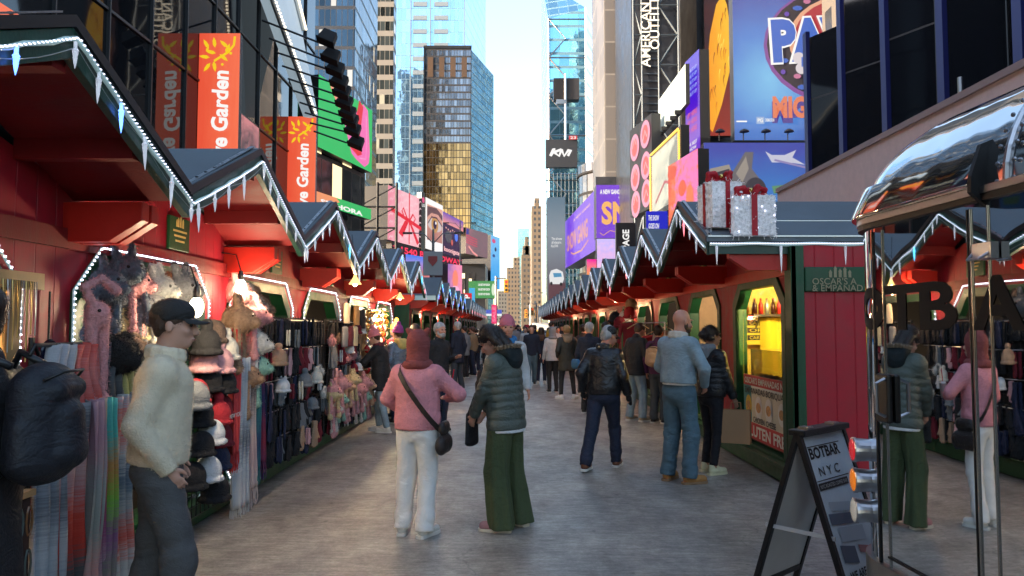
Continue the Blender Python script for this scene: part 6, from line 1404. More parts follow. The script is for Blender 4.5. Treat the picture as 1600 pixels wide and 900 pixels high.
sets = [((.42, .45, .48), [cw, (.30, .34, .38), cw, (.16, .17, .19), (.42, .45, .48), cw], 'pale grey and charcoal woven scarf, leftmost of the long ones'), (0, [(.38, .38, .36), (.04, .05, .06), (.10, .10, .10), cr_, (.60, .08, .05), cpk, (.55, .40, .38), (.07, .08, .10), (.25, .26, .27)], 'black, rose and red banded scarf, widest of the long ones'),
        (0, [(.45, .22, .16), (.55, .30, .28), (.30, .33, .30), (.35, .38, .36), (.42, .25, .30), (.40, .26, .32)], 'dusty pink and sage scarf beside the red banded one'), (0, [(.55, .38, .25), (.35, .25, .30), (.30, .06, .15), (.40, .12, .08), (.50, .33, .20), (.5, .38, .28)], 'narrow ochre and wine scarf beside the teal and lime one'),
        (0, [(.30, .12, .30), (.20, .20, .16), (.22, .09, .2), (.16, .40, .05), (.40, .20, .06), (.05, .36, .32), (.08, .40, .36)], 'teal, brown and lime green scarf'), (0, [(.5, .5, .48), (.40, .42, .40), (.50, .08, .05), (.30, .32, .31), (.07, .11, .15), (.34, .37, .36), (.5, .07, .03), (.25, .30, .32)], 'grey scarf with brick red and navy bands and a pale fringe')]
for i, (py_, wd_, xp) in enumerate(((3.80, .20, 0), (4.03, .30, 0), (4.22, .12, 0), (4.30, .08, .03), (4.38, .10, 0), (4.57, .22, 0))):
    scarf(-2.36 - .02 * (i % 2), py_, 1.24, wd_, 1.16 - .06 * (i == 4), stripes('scarf weave %d' % i, sets[i][1]), sets[i][2], 70 + i, G1, folds=2 if wd_ < .15 else 3)
ups = [([(.4, .4, .4), (.35, .35, .37), (.42, .42, .44)], 'short folded pale grey scarf on the upper rail'), ([(.55, .10, .08), (.6, .2, .18), (.55, .08, .06)], 'short folded coral red checked scarf on the upper rail'), ([(.05, .055, .06), (.08, .09, .09), (.05, .05, .06)], 'short folded charcoal scarf on the upper rail'), ([(.33, .32, .10), (.42, .40, .16), (.30, .16, .18)], 'short olive yellow and mauve scarf on the upper rail')]
for i, (c_, lab) in enumerate(ups): scarf(-2.42, 3.98 + .24 * i, 1.56, .21, .34, stripes('upper scarf %d' % i, c_, width=.2), lab, 80 + i, G1)
t = thing('display_rail', 'black wire rail carrying the scarves beside the stall opening', 'rail', (-2.43, 4.3, 0)); mb = MB()
for z in (1.24, 1.56): mb.tube([(0, -.55, z), (0, .45, z)], .012, 6); 
for y in (-.55, .45): mb.tube([(0, y, .02), (0, y, 1.6)], .014, 6); mb.tube([(0, y, 1.24), (-.29, y, 1.24)], .008, 6)
mb.build('wire_frame', black_plastic, t)
G2 = 'scarves hung between the second and third left stalls'
for i, (y_, wd_, L_, c_, lab) in enumerate(((6.42, .12, 1.16, [(.50, .04, .04), (.52, .05, .05), (.45, .03, .03)], 'plain bright red scarf hung between two stalls'), (6.62, .22, 1.42, [cw, (.40, .43, .46), (.12, .13, .15), (.42, .45, .47), (.30, .33, .36), (.50, .50, .50)], 'pale grey plaid scarf, longest between the two stalls'), (6.84, .12, 1.30, [(.5, .4, .38), (.45, .30, .30), (.55, .42, .36), (.10, .08, .08), (.52, .35, .33)], 'beige and blush plaid scarf between the two stalls'), (6.98, .09, 1.14, [(.02, .16, .16), (.02, .05, .12), (.03, .18, .15), (.02, .03, .10)], 'teal and navy tartan scarf'), (7.1, .07, 1.1, [(.03, .03, .10), (.22, .02, .04), (.02, .02, .08), (.25, .03, .05)], 'navy and wine tartan scarf'))):
    scarf(-2.40, y_, 1.64 if i in (0,) else 1.38, wd_, L_ * .92, stripes('plaid %d' % i, c_), lab, 90 + i, G2, folds=2 if wd_ < .15 else 3)
# soft goods prototypes
fur_m = {}
def fz(n, c): return F(n, c, 1.0, .25, 30, .9, 90)
def sdf_item(name, lab, cat, fn, m, loc, rz=0, group=None, cell=.009, amp=.003, sc=1.0, f=(25, 60), tilt=0):
    g = SDF(cell, .012); fn(g); ss = sines(hash(name) % 50, 5, *f); V, Q = g.mesh(lambda P: amp * ss(P)); o = np_mesh(name, V, Q, m, None)
    if name in ('plush_hat', 'earmuff'):
        fuzz_obj(o, V, Q, 3200 if name == 'plush_hat' else 1200, .020, .0016, 3, .3)
        if name == 'plush_hat':
            o.data.materials.append(eye_m); b = bmesh.new(); b.from_mesh(o.data); n0 = len(b.faces)
            for s_ in (-1, 1):
                r_ = bmesh.ops.create_icosphere(b, subdivisions=2, radius=.011, matrix=Matrix.Translation((.098 if fn is not f_flam else .06, s_ * .045, .03)))
                for v_ in r_['verts']:
                    for f_ in v_.link_faces: f_.material_index = 1
            b.to_mesh(o.data); b.free()
    elif name == 'knit_hat': fuzz_obj(o, V, Q, 900, .007, .0009, 4, 0)
    o.location = loc; o.rotation_euler = (tilt, 0, rz); o.scale = (sc,) * 3
    return tag(o, lab, cat, group)
def f_plush(g):
    g.ell((0, 0, 0), (.11, .12, .10)); g.ell((.10, 0, -.02), (.05, .05, .04))
    for s_ in (-1, 1): g.cone((0, s_ * .09, .03), (.02, s_ * .13, -.30), .028, .022); g.ell((.02, s_ * .13, -.33), (.035, .03, .05)); g.cone((0, s_ * .05, .09), (-.01, s_ * .07, .17), .03, .02)
def f_plush2(g):
    g.ell((0, 0, 0), (.12, .13, .11)); g.ell((.10, 0, -.03), (.06, .07, .05))
    for s_ in (-1, 1): g.ell((0, s_ * .10, .09), (.03, .045, .045)); g.cone((0, s_ * .10, -.03), (.01, s_ * .12, -.16), .03, .025)
def f_beanie(g):
    g.ell((0, 0, 0), (.10, .105, .12)); g.ell((0, 0, -.16), (.2, .2, .08), k=.004, sub=True)
    for k in range(12): a, b = 2 * PI * k / 12, 2 * PI * (k + 1) / 12; g.cone((.10 * math.cos(a), .105 * math.sin(a), -.06), (.10 * math.cos(b), .105 * math.sin(b), -.06), .018, .018)
def f_pom(g): f_beanie(g); g.ell((0, 0, .145), (.045, .045, .045), k=.008)
def f_glove(g):
    for q in (-1, 1):
        o_ = q * .018; g.cone((o_, 0, 0), (o_, .0, -.07), .012, .012, sx=2.6, ax=(0, 1, 0), k=.006); g.cone((o_, 0, -.07), (o_, 0, -.15), .013, .015, sx=2.8, ax=(0, 1, 0), k=.006)
        for j in range(4): g.cone((o_, -.031 + .021 * j, -.15), (o_, -.036 + .024 * j, -.215 - (.014 if j in (1, 2) else 0)), .0105, .009, k=.004)
        g.cone((o_, .03, -.10), (o_, .065, -.15), .011, .009, k=.006)
def f_muff(g):
    for k in range(8): a, b = PI * k / 8, PI * (k + 1) / 8; g.cone((0, .075 * math.cos(a), .075 * math.sin(a)), (0, .075 * math.cos(b), .075 * math.sin(b)), .008, .008, k=.003)
    for s_ in (-1, 1): g.ell((0, s_ * .078, -.01), (.03, .035, .05))
def f_tote(g):
    g.cone((0, -.06, .0), (0, .06, .0), .02, .02, k=.02); g.cone((0, 0, 0), (0, 0, -.22), .03, .032, sx=3.3, ax=(0, 1, 0), flat=True)
def f_flam(g):
    g.ell((0, 0, 0), (.075, .07, .085)); g.cone((0, -.03, .05), (0, -.10, .17), .025, .022); g.cone((0, -.10, .17), (0, .02, .23), .022, .022); g.cone((0, .02, .23), (.02, .12, .16), .022, .03)
    for s_ in (-1, 1): g.cone((0, s_ * .04, -.05), (0, s_ * .05, -.5), .035, .028); g.ell((.01, s_ * .05, -.54), (.05, .045, .06))
pool = {}
def item(kind, m, loc, lab, group, rz=0, sc=1.0, tilt=0):
    fn, nm, cat, cell, amp, f = {'plush': (f_plush, 'plush_hat', 'plush hat', .011, .004, (20, 60)), 'plush2': (f_plush2, 'plush_hat', 'plush hat', .011, .005, (20, 60)), 'beanie': (f_beanie, 'knit_hat', 'knit hat', .010, .002, (20, 50)), 'pom': (f_pom, 'knit_hat', 'knit hat', .010, .002, (20, 50)), 'glove': (f_glove, 'glove_pair', 'gloves', .0065, .0012, (20, 50)), 'muff': (f_muff, 'earmuff', 'earmuffs', .009, .004, (40, 80)), 'tote': (f_tote, 'drawstring_hat', 'hat', .010, .004, (15, 30)), 'flam': (f_flam, 'plush_hat', 'plush hat', .012, .004, (20, 60))}[kind]
    key = (kind, m.name)
    if key not in pool: pool[key] = sdf_item(nm, lab, cat, fn, m, loc, rz, group, cell, amp, sc, f, tilt); return pool[key]
    c = pool[key].copy(); COL.objects.link(c); c.location = loc; c.rotation_euler = (tilt, 0, rz); c.scale = (sc,) * 3; c['label'] = lab; c['group'] = group; return c
PL = {'grey': fz('grey plush', (.14, .14, .15)), 'slate blue': fz('slate plush', (.09, .11, .14)), 'white': fz('white plush', (.60, .57, .52)), 'pink': fz('pink plush', (.60, .28, .28)), 'chestnut': fz('chestnut plush', (.14, .045, .02)), 'cream': fz('cream plush', (.62, .48, .26)), 'tan': fz('tan plush', (.33, .20, .12)), 'black': fz('black plush', (.015, .013, .012)), 'mint': fz('mint plush', (.28, .48, .38)), 'peach': fz('peach plush', (.62, .36, .22)), 'dusty brown': fz('brown plush', (.12, .08, .06))}
GP = 'plush animal hats packed in the second left stall'
rg = random.Random(9)
cl = ['slate blue', 'grey', 'pink', 'dusty brown', 'white', 'chestnut', 'grey', 'dusty brown', 'slate blue']
for i, (y_, z_) in enumerate([(4.78, 1.92), (4.95, 1.86), (5.12, 1.95), (5.30, 1.99), (5.46, 1.93), (5.66, 1.98), (5.86, 1.95), (6.05, 1.90), (5.0, 2.03)] + [(4.85, 1.70), (5.40, 1.80), (5.62, 1.77), (5.84, 1.76), (6.02, 1.72), (5.2, 1.78)]):
    c_ = (cl + ['grey', 'white', 'white', 'slate blue', 'black', 'grey'])[i]; item(['plush', 'plush2'][i % 2], PL[c_], (-2.62 - .12 * (i % 2), y_, z_), '%s plush animal hat packed under the opening top' % c_, GP, rg.uniform(-.6, .4), rg.uniform(.95, 1.2), rg.uniform(-.3, .3))
for i in range(20):
    c_ = ['cream', 'cream', 'peach', 'cream', 'white', 'tan'][i % 6]; item(['plush2', 'beanie'][i % 2], PL[c_], (-2.72 - .1 * (i % 3), 4.95 + .15 * (i % 8), 1.64 - .17 * (i // 8)), '%s plush hat in the bright pile lit by the bulb' % c_, 'pale plush hats piled in the lamp light', rg.uniform(-1, 1), rg.uniform(.85, 1.1), rg.uniform(-.4, .4))
item('flam', PL['pink'], (-2.42, 4.32, 1.72), 'long armed pink plush bird hat hanging left of the opening', GP, -.3, .95)
item('plush', PL['tan'], (-2.42, 4.86, 1.34), 'tan plush monkey hat above the scarves', GP, .1, 1.1); item('plush2', PL['black'], (-2.44, 4.56, 1.48), 'fluffy black plush hat above the scarves', GP, 0, 1.1)
item('plush2', PL['tan'], (-2.46, 4.74, 1.50), 'light brown bear hat beside the fluffy black one', GP, 0, .9); item('plush2', PL['cream'], (-2.5, 4.98, 1.28), 'cream plush hat low beside the scarves', GP, 0, .9)
# column of hats right of the second opening
HN = {'black': F('black knit', (.012, .012, .014), .95, bump=.7, bs=120), 'red': F('red knit', (.42, .02, .03), .95, bump=.7, bs=120), 'cream': F('cream cable knit', (.62, .57, .48), .95, bump=1, bs=70), 'wine': F('wine knit', (.16, .01, .02), .95, bump=.7, bs=120), 'white': F('white knit', (.62, .62, .62), .95, bump=.7, bs=120), 'brown fur': PL['dusty brown'], 'pink': F('pale pink knit', (.60, .32, .33), .95, bump=.7, bs=120), 'navy': F('navy knit', (.015, .02, .05), .95, bump=.7, bs=120), 'tan': F('tan knit', (.38, .24, .15), .95, bump=.7, bs=120), 'grey': F('grey knit', (.16, .17, .18), .95, bump=.7, bs=120)}
GH = 'knit hats on pegs between the second and third left stalls'
hl_ = [('pom', 'black', 5.72, 1.52), ('beanie', 'brown fur', 5.98, 1.60), ('pom', 'cream', 6.12, 1.46), ('beanie', 'pink', 5.80, 1.38), ('pom', 'pink', 6.0, 1.36), ('beanie', 'black', 5.88, 1.22), ('beanie', 'black', 6.1, 1.18), ('beanie', 'red', 5.66, 1.14), ('beanie', 'grey', 5.52, 1.12), ('beanie', 'wine', 6.16, .98), ('pom', 'red', 5.98, .94), ('beanie', 'black', 5.74, .96), ('beanie', 'white', 5.86, .80), ('beanie', 'wine', 6.14, .74), ('beanie', 'black', 5.66, .74), ('beanie', 'navy', 6.10, .56), ('beanie', 'white', 5.80, .52), ('beanie', 'black', 5.62, .50), ('pom', 'black', 5.95, .34)]
for i, (k_, c_, y_, z_) in enumerate(hl_):
    item(k_, HN[c_], (-2.40 - .05 * (i % 2), y_ + .1, z_), '%s %s on the peg column, %s' % (c_, 'pompom hat' if k_ == 'pom' else 'beanie', 'near the top' if z_ > 1.3 else 'at half height' if z_ > .85 else 'near the ground'), GH, rg.uniform(-.4, .4), rg.uniform(.95, 1.1), .0)
for y_, z_ in ((6.18, .93), (6.24, .46)):
    mb = MB(); add_text(mb, 'NEW YORK', Matrix.Translation((0, 0, 0)) @ Matrix.Rotation(PI / 2, 4, 'Z') @ Matrix.Rotation(PI / 2, 4, 'X'), .05, bold=.01); 
    o = mb.build('knit_lettering', HN['white'], None, loc=(-2.275, y_ - .05, z_)); tag(o, 'white knit band lettering NEW YORK, %s on the peg column of hats' % ('upper' if z_ > .7 else 'lower'), 'lettering')
t = thing('peg_board', 'black mesh peg board behind the column of knit hats', 'board', (-2.52, 5.9, 0)); mb = MB()
for k in range(13): mb.tube([(0, -.5 + .083 * k, .15), (0, -.5 + .083 * k, 1.65)], .004, 4)
for k in range(19): mb.tube([(0, -.5, .15 + .083 * k), (0, .5, .15 + .083 * k)], .004, 4)
mb.build('mesh', black_plastic, t)
# bunny hats beside the third opening
for c_, y_, z_, sc_ in (('tan', 6.55, 1.72, 1.25), ('pink', 6.95, 1.76, 1.1), ('white', 7.0, 1.50, 1.1), ('mint', 7.05, 1.28, 1.0), ('grey', 7.3, 1.92, 1.3), ('grey', 7.55, 1.88, 1.2), ('dusty brown', 7.75, 1.86, 1.2), ('pink', 7.15, 1.98, 1.2), ('mint', 7.35, 1.74, 1.0), ('tan', 6.8, 1.2, 1.0)):
    item('plush', PL[c_], (-2.42 - (.25 if y_ > 7.1 else 0), y_, z_), '%s long-eared plush hat by the third opening, %s' % (c_, 'inside it' if y_ > 7.1 else 'hanging outside it'), 'long-eared plush hats by the third left stall', .2, sc_)
# glove racks
def rack(y0, y1, lab):
    t = thing('glove_rack', lab, 'rack', (-2.48, y0, 0)); mb = MB(); W_ = y1 - y0
    for k in range(int(W_ / .1) + 1): mb.tube([(0, k * .1, .22), (0, k * .1, 1.78)], .003, 4)
    for k in range(14): mb.tube([(0, 0, .25 + k * .115), (0, W_, .25 + k * .115)], .003, 4)
    mb.build('mesh', black_plastic, t)
    mb = MB()
    for z in (1.73, 1.42, 1.11, .80, .52): mb.tube([(.06, 0, z), (.06, W_, z)], .006, 5)
    mb.build('hooks', steel, t)
    mb = MB(); mb.b2((-.05, 0, .24), (-.02, W_, 1.76)); mb.build('backing', F('black backing cloth', (.008, .008, .009)), t)
rack(7.28, 9.45, 'black wire rack of dark gloves at the third left stall'); rack(9.85, 11.6, 'black wire rack of gloves and hats at the fourth left stall')
for ri, z in enumerate((1.73, 1.42, 1.11, .80, .52)):
    y = 7.34; k = 0
    while y < 11.6:
        if not 9.45 < y < 9.85 and rg.random() > .1:
            q = rg.random(); c_ = 'black' if q < .55 else 'navy' if q < .68 else 'grey' if q < .78 else 'wine' if q < .85 else 'tan' if q < .91 else 'pink' if q < .96 else 'white'
            if ri == 0: c_ = 'black' if q < .8 else 'navy'
            item('glove', HN[c_], (-2.41 + rg.uniform(-.04, .03), y, z + rg.uniform(-.035, .02)), '%s knit gloves on the %s row of the %s rack' % (c_, ['top', 'second', 'third', 'fourth', 'lowest'][ri], 'nearer' if y < 9.5 else 'farther'), 'gloves on the wire racks', rg.uniform(-.5, .5), rg.uniform(.95, 1.3), rg.uniform(-.16, .16))
        y += rg.uniform(.10, .14)
for i in range(26):
    y_ = 7.4 + .16 * i; z_ = rg.choice([1.62, 1.34, 1.05, .76, .5]); c_ = rg.choice(['cream', 'red', 'pink', 'tan', 'white', 'grey', 'wine'])
    if not 9.4 < y_ < 9.9: item(rg.choice(['beanie', 'pom', 'glove']), HN[c_], (-2.33, y_, z_), '%s knit piece clipped over the dark gloves, %s up' % (c_, 'high' if z_ > 1.3 else 'halfway' if z_ > .7 else 'barely'), 'knit pieces clipped over the gloves', rg.uniform(-.5, .5), rg.uniform(.6, .85))
for i in range(16):
    c_ = ['pink', 'white', 'pink', 'mint', 'peach', 'pink', 'cream', 'pink'][i % 8]; y_ = 9.35 + .19 * (i % 14); z_ = [.86, .62, .92, .70][i % 4] - .1 * (i > 7)
    item('plush', PL[c_], (-2.24 - .05 * (i % 2), y_, z_), '%s plush hat with dangling paws, low at the fourth stall' % c_, 'pastel plush hats hanging low', rg.uniform(-.3, .3), rg.uniform(.75, .95))
for i, (y_, z_, c_) in enumerate(((9.6, 1.48, 'pink'), (10.0, 1.50, 'dusty brown'), (10.9, 1.25, 'pink'), (10.55, 1.22, 'pink'), (9.0, 1.12, 'white'), (9.25, .84, 'white'), (11.2, 1.2, 'grey'))): item('muff', PL[c_], (-2.33, y_, z_), '%s fluffy earmuffs hooked on the racks, number of them scattered' % c_ if False else '%s fluffy earmuffs hooked on the %s part of the racks' % (c_, 'upper' if z_ > 1.3 else 'middle' if z_ > 1 else 'lower'), 'fluffy earmuffs', 0, 1.0)
for i, (y_, z_, c_) in enumerate(((10.2, 1.92, 'white'), (10.85, 1.90, 'peach'), (10.1, 1.60, 'grey'), (10.75, 1.60, 'cream'), (11.3, 1.85, 'black'), (10.45, 1.6, 'wine'))):
    m_ = {'white': cream_f, 'peach': F('peach fleece', (.62, .33, .12)), 'grey': greyf, 'cream': F('cream fleece bag', (.66, .55, .33)), 'black': blk, 'wine': redbrown}[c_]; item('tote', m_, (-2.28, y_, z_ + .04), '%s pull-on hood hanging in the %s row of the fourth stall' % (c_, 'upper' if z_ > 1.7 else 'lower'), 'fleece hoods hung at the fourth left stall', 0, 1.15)
# ornament stall
GO = 'ornaments covering the display of the fifth left stall'
gm = {'gold': mat('gold ornament', (.70, .46, .14), .22, metal=1), 'silver': mat('silver ornament', (.7, .68, .6), .2, metal=1), 'white': mat('porcelain', (.7, .66, .58), .3), 'red': mat('red ornament', (.45, .02, .02), .25), 'amber': mat('amber ornament', (.5, .22, .03), .3)}
oproto = {}
t = thing('display_board', 'pale wooden display board of the ornament stall', 'board', (-2.5, 12.3, 0)); mb = MB(); mb.b2((-.04, 0, .6), (0, 2.1, 1.95)); mb.build('board', wood_floor, t); mb = MB()
for z in (.62, .95, 1.27, 1.60, 1.95): mb.b2((0, 0, z), (.10, 2.1, z + .02))
mb.build('shelf', wood_floor, t)
for r_ in range(11):
    for k in range(14):
        c_ = rg.choice(['gold', 'gold', 'silver', 'white', 'gold', 'red', 'amber']); y_ = 12.38 + k * .145 + rg.uniform(-.03, .03); z_ = .70 + r_ * .118 + rg.uniform(-.02, .02)
        if c_ not in oproto:
            mb = MB(); mb.ball((0, 0, 0), (.042, .042, .042), 10, 8); mb.lathe([(.012, .038), (.012, .052), (.005, .056)], n=8); mb.tube([(0, 0, .055), (0, 0, .075)], .002, 4); o = mb.build('christmas_ornament', gm[c_], smooth=True); oproto[c_] = o
        else: o = oproto[c_].copy(); COL.objects.link(o)
        o.location = (-2.42, y_, z_); s_ = rg.uniform(.7, 1.25); o.scale = (s_, s_ * rg.choice([.6, 1, 1]), s_ * rg.choice([1, 1, 1.3])); tag(o, '%s christmas bauble on the %s of the glowing ornament display' % (c_, 'upper part' if r_ > 6 else 'middle' if r_ > 3 else 'lower part'), 'ornament', GO)
# jewellery stall at the left edge
def necklace_rack():
    t = thing('necklace_rack', 'pale wooden frame hung with gold chains at the left edge', 'rack', (-2.66, 3.5, 0)); mb = MB(); mb.b2((0, -.4, 1.86), (.05, .62, 1.95)); mb.b2((-.02, .36, 1.1), (.03, .46, 1.95)); mb.b2((0, -.4, 1.36), (.05, .62, 1.40)); mb.b2((-.05, -.4, 1.0), (-.03, .30, 1.86)); mb.build('wooden_frame', mat('honey wood', (.42, .24, .10), .6, var=.15, vs=8), t)
necklace_rack()
gchain = mat('gold chain', (.75, .52, .2), .3, metal=1)
for i in range(26):
    y_ = 3.12 + i * .036; z_ = 1.90; L_ = rg.uniform(.28, .50); mb = MB(); mb.tube([(.06, 0, 0), (.065, .006, -L_ * .5), (.06, .014, -L_), (.06, .02, -L_ * .5), (.06, .018, 0)], .0028, 4); o = mb.build('necklace', [gchain, steel][i % 3 == 1], loc=(-2.66, y_, z_)); tag(o, 'thin %s chain necklace hanging from the wooden frame' % ('silver' if i % 3 == 1 else 'gold'), 'necklace', 'necklaces on the wooden frame')
for i in range(22):
    y_ = 3.10 + i * .042; mb = MB(); mb.tube([(.07, .012 * math.cos(2 * PI * k / 10), -.06 + .07 * math.sin(2 * PI * k / 10)) for k in range(10)], .004, 4, closed=True); o = mb.build('bracelet', gchain, loc=(-2.64, y_, 1.34)); o.rotation_euler = (0, 0, .5 * rg.uniform(-1, 1)); tag(o, 'gold bracelet hooked on the lower bar of the wooden frame', 'bracelet', 'bracelets on the lower bar')
t = thing('evil_eye_charm', 'round dark blue eye charm on a cord, hung on the red wall', 'charm', (-2.69, 4.30, 1.86)); mb = MB(); mb.tube([(0, 0, 0), (0, 0, -.28)], .006, 5); mb.build('cord', blk, t)
for k, (r_, c_) in enumerate(((.085, (.005, .006, .02)), (.055, (.01, .03, .12)), (.035, (.6, .65, .7)), (.016, (.01, .01, .02)))):
    mb = MB(); mb.lathe([(r_ * .96, 0), (r_, .006), (r_ * .9, .014)], n=24, M=Matrix.Translation((.004 + .012 * k, 0, -.36)) @ Matrix.Rotation(PI / 2, 4, 'Y')); mb.build('ring', mat('eye glass %d' % k, c_, .12), t)
# low dark easel of bracelets behind the person in black
t = thing('easel', 'low wooden easel of dark bead strings in front of the first stall', 'easel', (-2.30, 3.34, 0)); mb = MB(); mb.b2((-.02, -.3, .15), (0, .24, .86)); mb.build('panel', mat('dark velvet', (.03, .015, .012), .9), t); mb = MB(); mb.b2((-.03, -.31, .85), (.02, .25, .88)); mb.build('top_rail', mat('honey wood'), t); mb = MB(); mb.prism([(-.3, .87), (.2, .87), (-.05, 1.15)], -.02, -.01, 'x'); mb.build('white_card', wht, t)
for i in range(24):
    r_, k = divmod(i, 8); mb = MB(); mb.tube([(.012, .022 * math.cos(2 * PI * q / 10), .07 * math.sin(2 * PI * q / 10)) for q in range(10)], .006, 4, closed=True); o = mb.build('bead_string', [mat('jade', (.10, .12, .10), .2), mat('agate', (.22, .10, .04), .2), mat('onyx', (.02, .02, .02), .15)][i % 3], loc=(-2.29, 3.08 + k * .066, .74 - r_ * .2)); tag(o, '%s bead bracelet on the low easel' % ['grey green', 'amber brown', 'black'][i % 3], 'bracelet', 'bead bracelets on the low easel')
# ---- lamps of the stalls and bare point lights without a fixture
def pt(loc, en, col=(1, .78, .5), r=.06, name='lamp_light', parent=None):
    l_ = bpy.data.lights.new(name, 'POINT'); l_.energy = en * .85; l_.color = col; l_.shadow_soft_size = r; o = bpy.data.objects.new(name, l_); COL.objects.link(o); o.location = loc
    if parent: o.parent = parent
    return o
def flood(px, py, Y, lab, en):
    p = at_y(px, py, Y); t = thing('flood_bulb', lab, 'lamp', tuple(p)); mb = MB(); mb.ball((0, 0, 0), (.05, .045, .075), 14, 10); mb.build('bulb', bulb_on, t, smooth=True); mb = MB(); mb.lathe([(.022, .0), (.026, .05), (.018, .09)], c=(0, 0, .06), n=10); mb.build('socket', black_plastic, t)
    mb = MB(); mb.tube([(0, 0, .15), (-.05, 0, .3), (-.3, 0, .34)], .006, 5); mb.build('cord', black_plastic, t); pt((.14, -.02, -.06), en, parent=t)
flood(307, 480, 5.35, 'bright bulb hanging in the second opening, beside the black cap', 7); flood(376, 448, 6.9, 'bright bulb hanging in the third opening above the bunny hats', 6)
def bell(px, py, Y, lab, en):
    p = at_y(px, py, Y); t = thing('bell_lamp', lab, 'lamp', tuple(p)); mb = MB(); mb.lathe([(.085, -.06), (.05, -.01), (.022, .04), (.02, .06), (.0, .065)], n=16); mb.build('shade', emat('glowing shade', (250, 190, 110), .4), t, smooth=True); mb = MB(); mb.ball((0, 0, -.06), .03, 8, 6); mb.build('bulb', bulb_on, t); mb = MB(); mb.tube([(0, 0, .06), (-.02, 0, .35), (-.06, .05, .6)], .005, 5); mb.build('cord', black_plastic, t); pt((0, -.02, -.12), en, (1, .62, .3), parent=t)
bell(555, 437, 9.7, 'small glowing bell lamp hanging under the eave of the fourth gable', 7); bell(625, 462, 14.6, 'second small bell lamp hanging farther along the left eaves', 7)
t = thing('tube_lamp', 'white tube lamp in the ornament stall', 'lamp', (-2.66, 12.5, 1.98)); mb = MB(); mb.tube([(0, 0, 0), (0, 1.2, 0)], .018, 8); mb.build('tube', emat('tube lamp', (255, 235, 200), 3), t); pt((.25, .5, -.1), 10, parent=t)
pt((-3.6, 5.6, 2.2), 10); pt((-3.1, 3.4, 2.1), 22, (1, .68, .32)); pt((-2.2, 13.4, 1.9), 12, (1, .75, .4)); pt((-3.8, 8.2, 1.6), 5); pt((-3.8, 10.7, 1.6), 5)
for y_ in (15.8, 22, 27, 37): pt((-2.7, y_, 2.0), 9, (1, .6, .3))
# ---- right stalls: interior of the first, goods of the others
t = thing('food_counter', 'glass fronted warm food cabinet inside the yellow stall', 'counter', (3.04, 8.1, 0)); mb = MB(); mb.b2((0, 0, .2), (.7, 1.6, .98)); mb.build('base', mat('brown counter', (.10, .05, .03), .5), t); mb = MB(); mb.b2((.02, .2, 1.0), (.5, 1.4, 1.38)); mb.build('glass_case', mat('case glass', (.6, .62, .6), .08, trans=.85), t); mb = MB()
for k in range(18): mb.ball((.15 + .12 * (k % 3), .3 + .06 * k, 1.05), (.05, .06, .03), 8, 5)
mb.build('pastries', mat('pastry', (.45, .22, .06), .6, var=.3, vs=20), t)
mb = MB(); mb.b2((.35, -.1, .98), (.4, 1.7, .99)); mb.build('ledge', alu, t)
yel = mat('yellow cloth', (.72, .50, .03), .8, var=.1, vs=3); t = thing('yellow_curtain', 'bright yellow cloth hung inside the food stall', 'curtain', (5.02, 10.02, 0), PI / 2); mb = MB(); n = 30; vs = []
for j in (0, 1):
    for i in range(n + 1): vs.append((.05 * math.sin(i * 1.3) * (1 - .5 * j), 1.55 * i / n + .1, .95 if j == 0 else 1.78))
mb.add(vs, [(i, i + 1, n + 2 + i, n + 1 + i) for i in range(n)]); mb.build('cloth', yel, t, smooth=True)
t = thing('wall_shelf', 'dark shelf carrying bottles in the food stall', 'shelf', (3.22, 9.86, 1.80)); mb = MB(); mb.b2((0, 0, 0), (1.3, .25, .03)); mb.build('board', mat('dark wood', (.05, .03, .02), .5), t); mb = MB(); mb.tube([(.1, .05, 0), (.1, .24, -.2)], .01, 5); mb.tube([(.8, .05, 0), (.8, .24, -.2)], .01, 5); mb.build('bracket', steel, t)
for i in range(13):
    y_ = 3.27 + i * .082; m_ = [mat('cola brown', (.05, .012, .008), .15), mat('red label', (.45, .02, .02), .4), mat('can silver', (.5, .5, .5), .3, metal=.6)][i % 3 if i < 10 else 2]; t = thing('bottle', '%s on the shelf of the food stall' % ['dark cola bottle', 'red labelled bottle', 'silver grey can'][i % 3 if i < 10 else 2], 'bottle', (y_, 9.95, 1.83), 0, 'drinks on the stall shelf'); mb = MB()
    mb.lathe([(.032, 0), (.032, .13), (.013, .17), (.013, .2)] if i < 10 else [(.032, 0), (.032, .11), (.028, .12)], n=12); mb.build('bottle', m_, t, smooth=True)
    if i < 10: mb = MB(); mb.lathe([(.014, .2), (.014, .215)], n=10); mb.build('cap', mat('red label', (.45, .02, .02), .4), t)
MXs = lambda x, y, z: Matrix(((0, 0, -1, x), (-1, 0, 0, y), (0, 1, 0, z), (0, 0, 0, 1)))
t = thing('price_sign', 'yellow price sign with black words on the back of the food stall', 'sign', (3.32, 10.06, 1.42), PI / 2); mb = MB(); mb.b2((0, -.16, 0), (.01, .16, .36)); mb.build('board', mat('yellow sign', (.62, .48, .03), .5), t); mb = MB()
for k, s_ in enumerate(('CASH', 'OR', 'CARD')): mb.b2((-.003, -.12, .06 + .1 * k), (-.001, .12, .13 + .1 * k)); 
mb.build('black_bars', blk, t); mb = MB()
for k, s_ in enumerate(('CASH', 'OR', 'CARD')): add_text(mb, s_, MXs(-.005, 0, .095 + .1 * (2 - k)), 1, depth=0, fit=(.18, .045))
mb.build('lettering', mat('yellow sign'), t)
